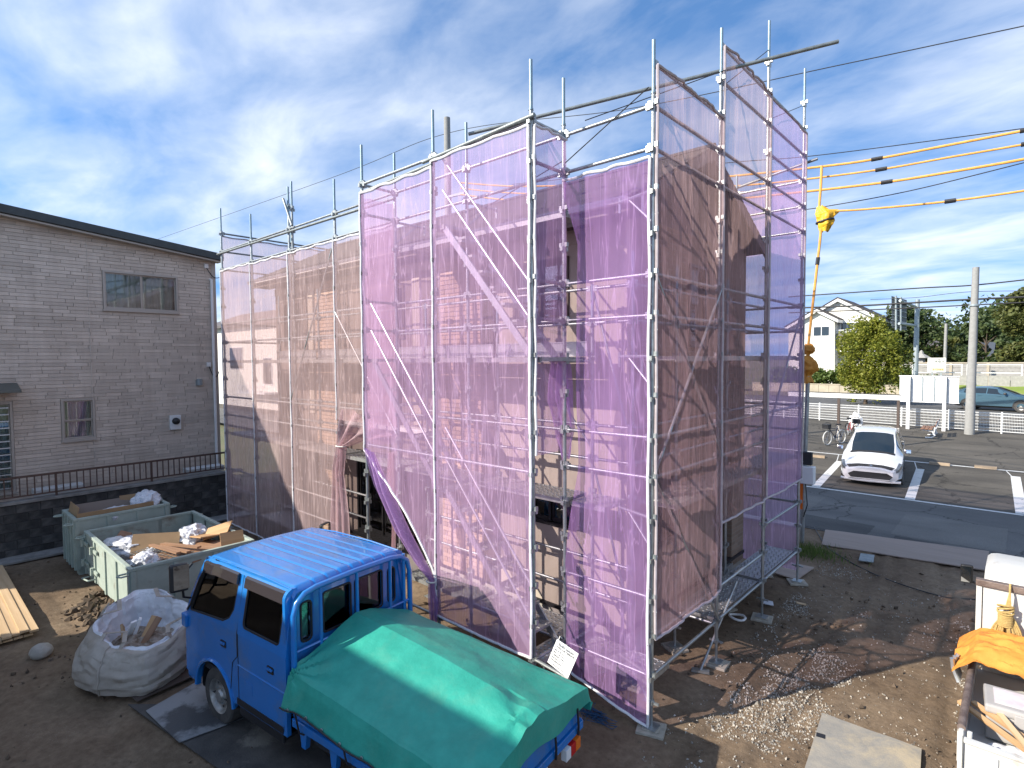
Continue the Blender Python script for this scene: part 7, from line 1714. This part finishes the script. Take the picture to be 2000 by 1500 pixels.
for i in range(6):
    x = -18.5 + 2.05 * i; r = random.Random(30 + i); s = MB()
    for k in range(9): leaves(s, r, (x + r.uniform(-0.9, 0.9), 58.6 + r.uniform(-0.4, 0.4), 2.2 + r.uniform(-0.5, 0.45)), (0.8, 0.6, 0.6), 260, 0.11, 1, 0.4)
    nm_ = ('behind the scaffold corner', 'just right of the meter pole', 'under the white house window', 'left of the ginkgo trunk', 'right of the ginkgo trunk', 'by the white sign board')[i]
    t = thing('garden_shrub', 'glossy green shrub on the low wall, %s' % nm_, 'shrub', (x, 58.6, 1.5), 0, 'shrubs along the low wall'); s.build('foliage', m_l2, t, wp=True)
    s2 = MB()
    for k in range(3): s2.tube([(x, 58.6, 1.4), (x + r.uniform(-0.5, 0.5), 58.6, 2.4)], 0.03, 5)
    s2.build('stem', m_bark, t, wp=True)
m_limew = pm('pale_wall', (0.46, 0.41, 0.32), 0.9, 0, (0.36, 0.32, 0.25), 1.5)
lw = thing('garden_wall', 'low pale block wall in front of the shrubs', 'wall', (-13.5, 57.6, 0.8))
for k in range(16):
    s = MB(); s.bx(-20 + 0.85 * k + 0.01, -20 + 0.85 * (k + 1) - 0.01, 57.5, 57.7, 0.8, 1.55); s.build('block', m_limew, lw, wp=True)
s = MB(); s.bx(-20, -6.4, 57.46, 57.74, 1.56, 1.64); s.build('coping', m_limew, lw, wp=True)
m_verge = pm('verge', (0.20, 0.15, 0.085), 0.95, 0, (0.13, 0.14, 0.05), 1.2)
s = MB(); s.grid(lambda u, v: (-40 + 34 * u, 50.8 + 6.6 * v, 0.82 + 0.06 * fbm(u * 30, v * 4)), 40, 10); s.build('verge', m_verge, kind='structure')
m_grass = pm('grass_slope', (0.16, 0.24, 0.035), 0.95, 0, (0.24, 0.29, 0.05), 0.7)
s = MB(); s.grid(lambda u, v: (-6.0 + 30 * u, 50.8 + 7 * v, 0.80 + 0.95 * v + 0.06 * fbm(u * 25, v * 6)), 40, 10); s.build('grass_slope', m_grass, kind='structure')
s = MB(); s.grid(lambda u, v: (-200 + 400 * u, 57.75 + 400 * v, 0.9 + 1.4 * min(1, v * 12)), 20, 40); s.build('far_land', m_field, kind='structure')
# retaining wall, plank wall and white pipe rail on the right
rw_ = thing('retaining_wall', 'weathered concrete retaining wall above the grass', 'wall', (2, 57.9, 1.6))
for k in range(20): s = MB(); s.bx(-6.0 + 1.3 * k + 0.02, -6.0 + 1.3 * (k + 1) - 0.02, 57.8, 58.05, 1.3, 2.55 ); s.build('panel', m_conc, rw_, wp=True)
zz0 = at(1890, 742, 'Y', 60.0).z; zz1 = at(1890, 710, 'Y', 60.0).z
pw = thing('plank_wall', 'grey concrete plank wall with white cap behind the pipe rail', 'wall', (2, 60, 2.3))
for k in range(4): s = MB(); h_ = (zz1 - zz0) / 4; s.bx(-9.5, 20, 60.0 + 0.01 * (k % 2), 60.12, zz0 + h_ * k, zz0 + h_ * (k + 1) - 0.02); s.build('plank', m_conc, pw, wp=True)
s = MB(); s.bx(-9.5, 20, 59.95, 60.15, zz1, zz1 + 0.1); s.build('cap', m_limew, pw, wp=True)
for k in range(13): s = MB(); s.bx(-9.5 + 2.4 * k, -9.32 + 2.4 * k, 59.93, 60.0, zz0 - 0.8, zz1); s.build('post', m_limew, pw, wp=True)
prl = thing('pipe_rail', 'white pipe guard rail on top of the retaining wall', 'railing', (0, 58.0, 2.5))
for k in range(7):
    x0 = -7.0 + 3.6 * k
    for dx_ in (0.0, 0.35, 3.25): s = MB(); s.tube([(x0 + dx_, 58.0, 2.4), (x0 + dx_, 58.0, 3.45)], 0.05, 6); s.build('post', m_fw, prl, wp=True)
    for z in (2.75, 3.4): s = MB(); s.tube([(x0 + 0.35, 58.0, z), (x0 + 3.25, 58.0, z)], 0.04, 6); s.build('rail', m_fw, prl, wp=True)
# road sign gantry from behind
gp = at(1787, 770, 'Z', 0.85); GY = 52.0
g0 = at(1787, 770, 'Y', GY); gt_ = at(1792, 585, 'Y', GY)
gn = thing('road_sign', 'overhead road sign on a grey steel column, seen from behind', 'sign', (g0.x, GY, 0.8))
s = MB(); s.tube([(g0.x, GY, 0.7), (gt_.x, GY, gt_.z)], [0.19, 0.15], 14); s.build('column', m_steelpaint, gn, wp=True, smooth=True)
for py0, py1, px1 in ((600, 587, 1758), (636, 632, 1756)):
    a = at(1790, py0, 'Y', GY); b = at(px1, py1, 'Y', GY - 2.2); s = MB(); s.tube([a, b], 0.10, 10); s.build('arm', m_steelpaint, gn, wp=True, smooth=True)
c0, c1_, c2_, c3_ = at(1741, 578, 'Y', GY - 2.2), at(1771, 586, 'Y', GY - 1.2), at(1770, 645, 'Y', GY - 1.2), at(1742, 640, 'Y', GY - 2.2)
s = MB(); s.add([c0, c1_, c2_, c3_] + [v + Vector((0, 0.06, 0)) for v in (c0, c1_, c2_, c3_)], [(0, 1, 2, 3), (7, 6, 5, 4), (0, 4, 5, 1), (1, 5, 6, 2), (2, 6, 7, 3), (3, 7, 4, 0)]); s.build('sign_plate', pm('sign_back', (0.13, 0.14, 0.145), 0.6, 0.3), gn, wp=True)
for t in (0.3, 0.62): 
    a = c0.lerp(c1_, t); b = c3_.lerp(c2_, t); s = MB(); s.tube([a + Vector((0, -0.08, 0.1)), b + Vector((0, -0.08, -0.1))], 0.07, 8); s.build('stiffener', m_steelpaint, gn, wp=True)
for k in range(6): t = (k + 0.5) / 6; s = MB(); s.tube([c0.lerp(c3_, t) + Vector((0, -0.03, 0)), c1_.lerp(c2_, t) + Vector((0, -0.03, 0))], 0.03, 6); s.build('rib', m_steelpaint, gn, wp=True)
# white house
HYb, HYf = 67.0, 65.2
m_stucco = pm('white_stucco', (0.74, 0.72, 0.66), 0.9, 0, (0.68, 0.66, 0.60), 2)
m_greywall = pm('balcony_grey', (0.17, 0.155, 0.15), 0.8)
wh = thing('white_gabled_house', 'white stucco house with two gables across the road', 'house', (-14, 66, 1))
def P2(px, py, Y): v = at(px, py, 'Y', Y); return (v.x, v.z)
def gable(pts, Y, depth, nm):
    s = MB(); s.prism([P2(px, py, Y) for px, py in pts], lambda q: (q[0], Y, q[1]), lambda q: (q[0], Y + depth, q[1])); return s.build(nm, m_stucco, wh, wp=True)
def roofs(a, pk, b, Y, depth, th=0.32):
    for p, q in ((a, pk), (pk, b)):
        x0, z0 = P2(*p, Y); x1, z1 = P2(*q, Y)
        s = MB(); s.add([(x0, Y - 0.5, z0), (x1, Y - 0.5, z1), (x1, Y - 0.5, z1 - th), (x0, Y - 0.5, z0 - th), (x0, Y + depth, z0), (x1, Y + depth, z1), (x1, Y + depth, z1 - th), (x0, Y + depth, z0 - th)], [(0, 1, 2, 3), (7, 6, 5, 4), (0, 4, 5, 1), (1, 5, 6, 2), (2, 6, 7, 3), (3, 7, 4, 0)]); rf_ = s.build('roof', m_white, wh, wp=True)
        s = MB(); s.add([(x0, Y - 0.55, z0 + 0.01), (x1, Y - 0.55, z1 + 0.01), (x1, Y - 0.55, z1 + 0.12), (x0, Y - 0.55, z0 + 0.12), (x0, Y + depth, z0 + 0.01), (x1, Y + depth, z1 + 0.01), (x1, Y + depth, z1 + 0.12), (x0, Y + depth, z0 + 0.12)], [(0, 1, 2, 3), (7, 6, 5, 4), (0, 4, 5, 1), (1, 5, 6, 2), (2, 6, 7, 3), (3, 7, 4, 0)]); s.build('roof_tiles', m_roof, rf_, wp=True)
gable([(1600, 770), (1600, 606), (1638, 590), (1714, 624), (1714, 770)], HYb, 7.0, 'wall')
gable([(1540, 770), (1540, 640), (1597, 610), (1630, 624), (1630, 770)], HYf, 5.0, 'front_wing_wall')
roofs((1597, 607), (1638, 583), (1724, 622), HYb, 7.2); roofs((1535, 640), (1597, 604), (1639, 624), HYf, 3.0)
def farwin(x0, x1, y0, y1, Y, n=2, mat=None):
    (a, zt2), (b, zb2) = P2(x0, y0, Y), P2(x1, y1, Y)
    s = MB(); s.bx(a - 0.06, b + 0.06, Y - 0.06, Y - 0.002, zb2 - 0.06, zt2 + 0.06); w = s.build('window', m_white, wh, wp=True)
    for k in range(n): xa = a + (b - a) * k / n; xb = a + (b - a) * (k + 1) / n; s = MB(); s.bx(xa + 0.04, xb - 0.04, Y - 0.08, Y - 0.06, zb2, zt2); s.build('pane', mat or m_carglass, w, wp=True)
farwin(1589, 1620, 639, 655, HYf); farwin(1588, 1625, 692, 717, HYf, 1, m_stucco); farwin(1643, 1667, 631, 648, HYb); farwin(1669, 1686, 631, 648, HYb, 1)
(bx0, bz0), (bx1, bz1) = P2(1627, 652, HYb - 1.3), P2(1722, 683, HYb - 1.3)
s = MB(); s.bx(bx0, bx1, HYb - 1.3, HYb - 1.2, bz1, bz0); bal = s.build('balcony', m_greywall, wh, wp=True)
s = MB(); s.bx(bx0, bx1, HYb - 1.28, HYb, bz1 - 0.15, bz1); s.build('balcony_floor', m_white, bal, wp=True)
for z in (0.12, 0.32): s = MB(); s.bx(bx0, bx1, HYb - 1.32, HYb - 1.24, bz0 + z, bz0 + z + 0.07); s.build('balcony_rail', m_white, bal, wp=True)
# other far roofs
def hut(name, label, x0, x1, ye, yr, yb_, Y, dep, rm, wm, cat='house'):
    t = thing(name, label, cat, (at((x0 + x1) / 2, yb_, 'Y', Y).x, Y, 2)); (a, ez_), (b, _) = P2(x0, ye, Y), P2(x1, ye, Y); rz_ = P2(x0, yr, Y)[1]; bz_ = P2(x0, yb_, Y)[1]
    s = MB(); s.bx(a + 0.4, b - 0.4, Y, Y + dep, bz_ - 1.5, ez_); s.build('wall', wm, t, wp=True)
    s = MB(); s.prism([(-0.8, ez_ - 0.1), (dep / 2, rz_), (dep + 0.8, ez_ - 0.1), (dep + 0.8, ez_ - 0.3), (dep / 2, rz_ - 0.25), (-0.8, ez_ - 0.3)], lambda q: (a - 0.3, Y + q[0], q[1]), lambda q: (b + 0.3, Y + q[0], q[1])); s.build('roof', rm, t, wp=True)
    for k in range(4): xx = a + (b - a) * (k + 0.7) / 4.6; s = MB(); s.bx(xx - 0.12, xx + 0.12, Y - 0.3, Y - 0.1, bz_ - 1.5, ez_); s.build('pillar', m_ply, t, wp=True)
m_tile = pm('grey_tile', (0.11, 0.10, 0.10), 0.8)
hut('temple_hall', 'old wooden hall with grey roof at the foot of the wood', 1793, 1838, 672, 660, 690, 92, 6, m_tile, m_brown)
hut('temple_hall', 'lower grey roofed annex below the wooden hall', 1798, 1832, 696, 687, 706, 84, 5, m_tile, m_dark)
hut('storage_house', 'dark slate house half hidden by the utility pole', 1876, 1935, 694, 668, 712, 88, 7, pm('slate', (0.07, 0.08, 0.095), 0.6), pm('dark_clad', (0.05, 0.055, 0.065), 0.7))
(a, za), (b, zb2) = P2(1864, 692, 80), P2(1888, 714, 80); s = MB(); s.bx(a, b, 80, 83, zb2 - 1, za); o = s.build('brick_shed', pm('shed_brick', (0.42, 0.14, 0.08), 0.85, 0, (0.34, 0.11, 0.065), 5)); props(o, 'small red brick shed beside the dark slate house', 'shed')
s = MB(); s.bx(a + 1.2, a + 2.0, 79.9, 80, zb2 - 1, zb2 + 0.6); s.build('door', m_dark, o, wp=True)
(a, za), (b, zb2) = P2(1853, 698, 79), P2(1864, 713, 79); s = MB(); s.bx(a, b, 79, 80, zb2 - 1, za); o = s.build('white_shed', m_white); props(o, 'tiny white shed touching the red brick shed', 'shed'); s = MB(); s.bx(a - 0.1, b + 0.1, 78.9, 80.1, za, za + 0.1); s.build('roof', m_tile, o, wp=True)
# temple sign
(ta, tz), (tb_, tz0) = P2(1812, 699, 57.0), P2(1847, 727, 57.0)
ts = thing('temple_sign', 'white sign board with dark and orange lettering beyond the road', 'sign', (ta, 57.0, 1.5)); m_board = pm('sign_white', (0.8, 0.79, 0.75), 0.5)
s = MB(); s.bx(ta, tb_, 57.0, 57.06, tz0, tz); s.build('board', m_board, ts, wp=True)
s = MB(); s.bx(ta + 0.15, tb_ - 0.1, 56.985, 57.0, tz0 + 0.08, tz0 + (tz - tz0) * 0.34); s.build('cream_panel', pm('sign_cream', (0.8, 0.68, 0.42), 0.5), ts, wp=True)
for x in (ta + 0.3, tb_ - 0.3): s = MB(); s.bx(x - 0.05, x + 0.05, 57.06, 57.14, 0.8, tz); s.build('post', m_steelpaint, ts, wp=True)
EX, EY, EZv = Vector((1, 0, 0)), Vector((0, 0, 1)), Vector((0, -1, 0)); tw = tb_ - ta; th_ = tz - tz0; TB = Vector((ta, 56.99, tz))
text('満福寺', tw * 0.64, -th_ * 0.27, tw * 0.19, pm('ink_green', (0.03, 0.06, 0.05), 0.6), ts, TB, EX, EY, EZv)
text('高照山', tw * 0.66, -th_ * 0.11, tw * 0.09, m_ink, ts, TB, EX, EY, EZv)
text('永代供養墓', tw * 0.58, -th_ * 0.82, tw * 0.12, pm('ink_orange', (0.5, 0.2, 0.04), 0.6), ts, TB + Vector((0, -0.02, 0)), EX, EY, EZv)
# lantern and slim pole
lp = at(1799, 712, 'Y', 62.0); sl = thing('stone_lantern', 'pale stone lantern top showing over the wall', 'lantern', (lp.x, 62, 1.5))
s = MB(); s.lathe([(0.28, 0), (0.25, 1.2), (0.5, 1.3), (0.5, 1.45), (0.3, 1.5), (0.3, 1.9), (0.75, 2.0), (0.2, 2.35), (0.12, 2.6), (0.001, 2.7)], (0, 0, 0), 6); s.v = [(x, y, z + lp.z - 2.9) for x, y, z in s.v]; s.build('lantern_body', m_conc, sl)
q0, q1_ = at(1845, 712, 'Y', 66.0), at(1848, 632, 'Y', 66.0); s = MB(); s.tube([(q0.x, 66, 0.9), (q1_.x, 66, q1_.z)], [0.16, 0.12], 10); o = s.build('slim_pole', m_polec, smooth=True); props(o, 'slim pale pole standing before the distant wood', 'pole')
# trees
tree('roadside_tree', 'leafy olive tree at the edge of the view beyond the grass', Vector((at(2030, 740, 'Y', 63).x, 63, 2.0)), 8.0, (0.8, 8.2, 3.1), m_l4, 12, 16000, 0.13, trunk_r=0.22, clumps=44)
tree('dark_tree', 'dark green dense tree beside the white house', Vector((at(1755, 740, 'Y', 70).x, 70, 2)), 7.5, (0.8, 6.9, 3.6), m_l3, 14, 6000, 0.17, trunk_r=0.2, clumps=34)
tree('garden_tree', 'low rounded tree in front of the dark slate house', Vector((at(1925, 725, 'Y', 72).x, 72, 2)), 4.8, (0.6, 4.8, 2.8), m_l3, 15, 4000, 0.16, trunk_r=0.15, clumps=24)
tree('garden_tree', 'small clipped tree between the slim pole and the brick shed', Vector((at(1852, 715, 'Y', 78).x, 78, 2)), 4.0, (0.4, 3.8, 2.0), m_l4, 16, 2500, 0.15, trunk_r=0.12, clumps=18)
tree('garden_tree', 'small dark shrub below the white temple sign', Vector((at(1800, 740, 'Y', 56).x, 56.2, 0.9)), 1.6, (0.3, 1.5, 1.4), m_l2, 17, 2200, 0.09, trunk_r=0.05, clumps=14)
r = random.Random(77); fw_ = MB()
for k in range(170):
    px = r.uniform(1690, 2080); dpt = r.uniform(100, 128); ytop = 624 + 10 * math.sin(px * 0.021) + (18 if px < 1760 else 0) - (22 if px > 1905 else 0) + r.uniform(-8, 40)
    c = at(px, ytop + r.uniform(4, 70), 'Y', dpt); R_ = r.uniform(1.8, 3.6)
    leaves(fw_, r, c, (R_, R_, R_ * r.uniform(0.7, 1.1)), 130, 0.30, 1, 0.45)
fw_.build('distant_wood', m_l3, kind='stuff', label='dense green wood on the rise behind the far houses', cat='wood')
fw2 = MB()
for k in range(60):
    px = r.uniform(1690, 2080); c = at(px, 705 + r.uniform(-20, 20), 'Y', r.uniform(96, 104)); leaves(fw2, r, c, (2.5, 2.5, 2.0), 90, 0.28, 1, 0.4)
fw2.build('undergrowth', m_l4, kind='stuff', label='olive undergrowth along the foot of the distant wood', cat='undergrowth')
# weeds at the kerb
s = MB(); r = random.Random(5); p = at(1590, 1085, 'Z', 0)
for k in range(500):
    x, y = p.x + r.gauss(-0.1, 0.3), p.y + r.gauss(0.1, 0.25); h_ = r.uniform(0.06, 0.22); a = r.random() * 6.28
    s.add([(x, y, 0), (x + 0.012, y, 0), (x + 0.07 * math.cos(a), y + 0.07 * math.sin(a), h_)], [(0, 1, 2)])
s.build('weeds', m_l2, kind='stuff', label='dry tufts of weeds at the foot of the meter pole', cat='weeds')

# cream house glimpsed through the netting beyond the end of the site
ch = thing('cream_house', 'cream house with balcony glimpsed through the faded nets beside the grey house', 'house', (-30, 21, 0))
CY = 21.0
def PC(px, py): v = at(px, py, 'Y', CY); return v.x, v.z
(cx0, cz0), (cx1, cz1) = PC(405, 640), PC(640, 648)
s = MB(); s.bx(cx0, cx1, CY, CY + 7, -0.2, cz0); s.build('wall', m_stucco, ch, wp=True)
s = MB(); s.prism([(-0.6, cz0 - 0.05), (3.5, cz0 + 1.5), (7.6, cz0 - 0.05), (7.6, cz0 - 0.25), (-0.6, cz0 - 0.25)], lambda q_: (cx0 - 0.5, CY + q_[0], q_[1]), lambda q_: (cx1 + 0.5, CY + q_[0], q_[1])); s.build('roof', m_tile, ch, wp=True)
for px0, px1, py0, py1 in ((515, 532, 700, 750), (450, 475, 680, 720), (560, 585, 690, 740), (470, 500, 830, 900)):
    (wa, wz1), (wb, wz0) = PC(px0, py0), PC(px1, py1); s = MB(); s.bx(wa - 0.08, wb + 0.08, CY - 0.05, CY - 0.002, wz0 - 0.08, wz1 + 0.08); w = s.build('window', m_white, ch, wp=True)
    s = MB(); s.bx(wa, wb, CY - 0.07, CY - 0.05, wz0, wz1); s.build('pane', m_carglass, w, wp=True)
(ba, bz), (bb2, bzz) = PC(490, 752), PC(545, 766)
s = MB(); s.bx(ba, bb2, CY - 1.2, CY - 0.002, bzz - 0.15, bzz); bl2 = s.build('balcony', m_white, ch, wp=True)
for k in range(8): s = MB(); s.beam((ba + (bb2 - ba) * k / 8, CY - 1.18, bzz if k % 2 else bz), (ba + (bb2 - ba) * (k + 1) / 8, CY - 1.18, bz if k % 2 else bzz), 0.04, 0.04); s.build('balcony_bar', m_white, bl2, wp=True)
s = MB(); s.bx(ba, bb2, CY - 1.22, CY - 1.14, bz, bz + 0.06); s.build('balcony_rail', m_white, bl2, wp=True)
bagmesh('waste_sack', 'grey bag seen through the rear side window of the blue cab', cbp @ Vector((-0.55, 0.42, 1.22)), (0.18, 0.22, 0.26), pm('sack_grey', (0.30, 0.30, 0.31), 0.5, 0, (0.12, 0.12, 0.13), 6), 61.0, 'bag')
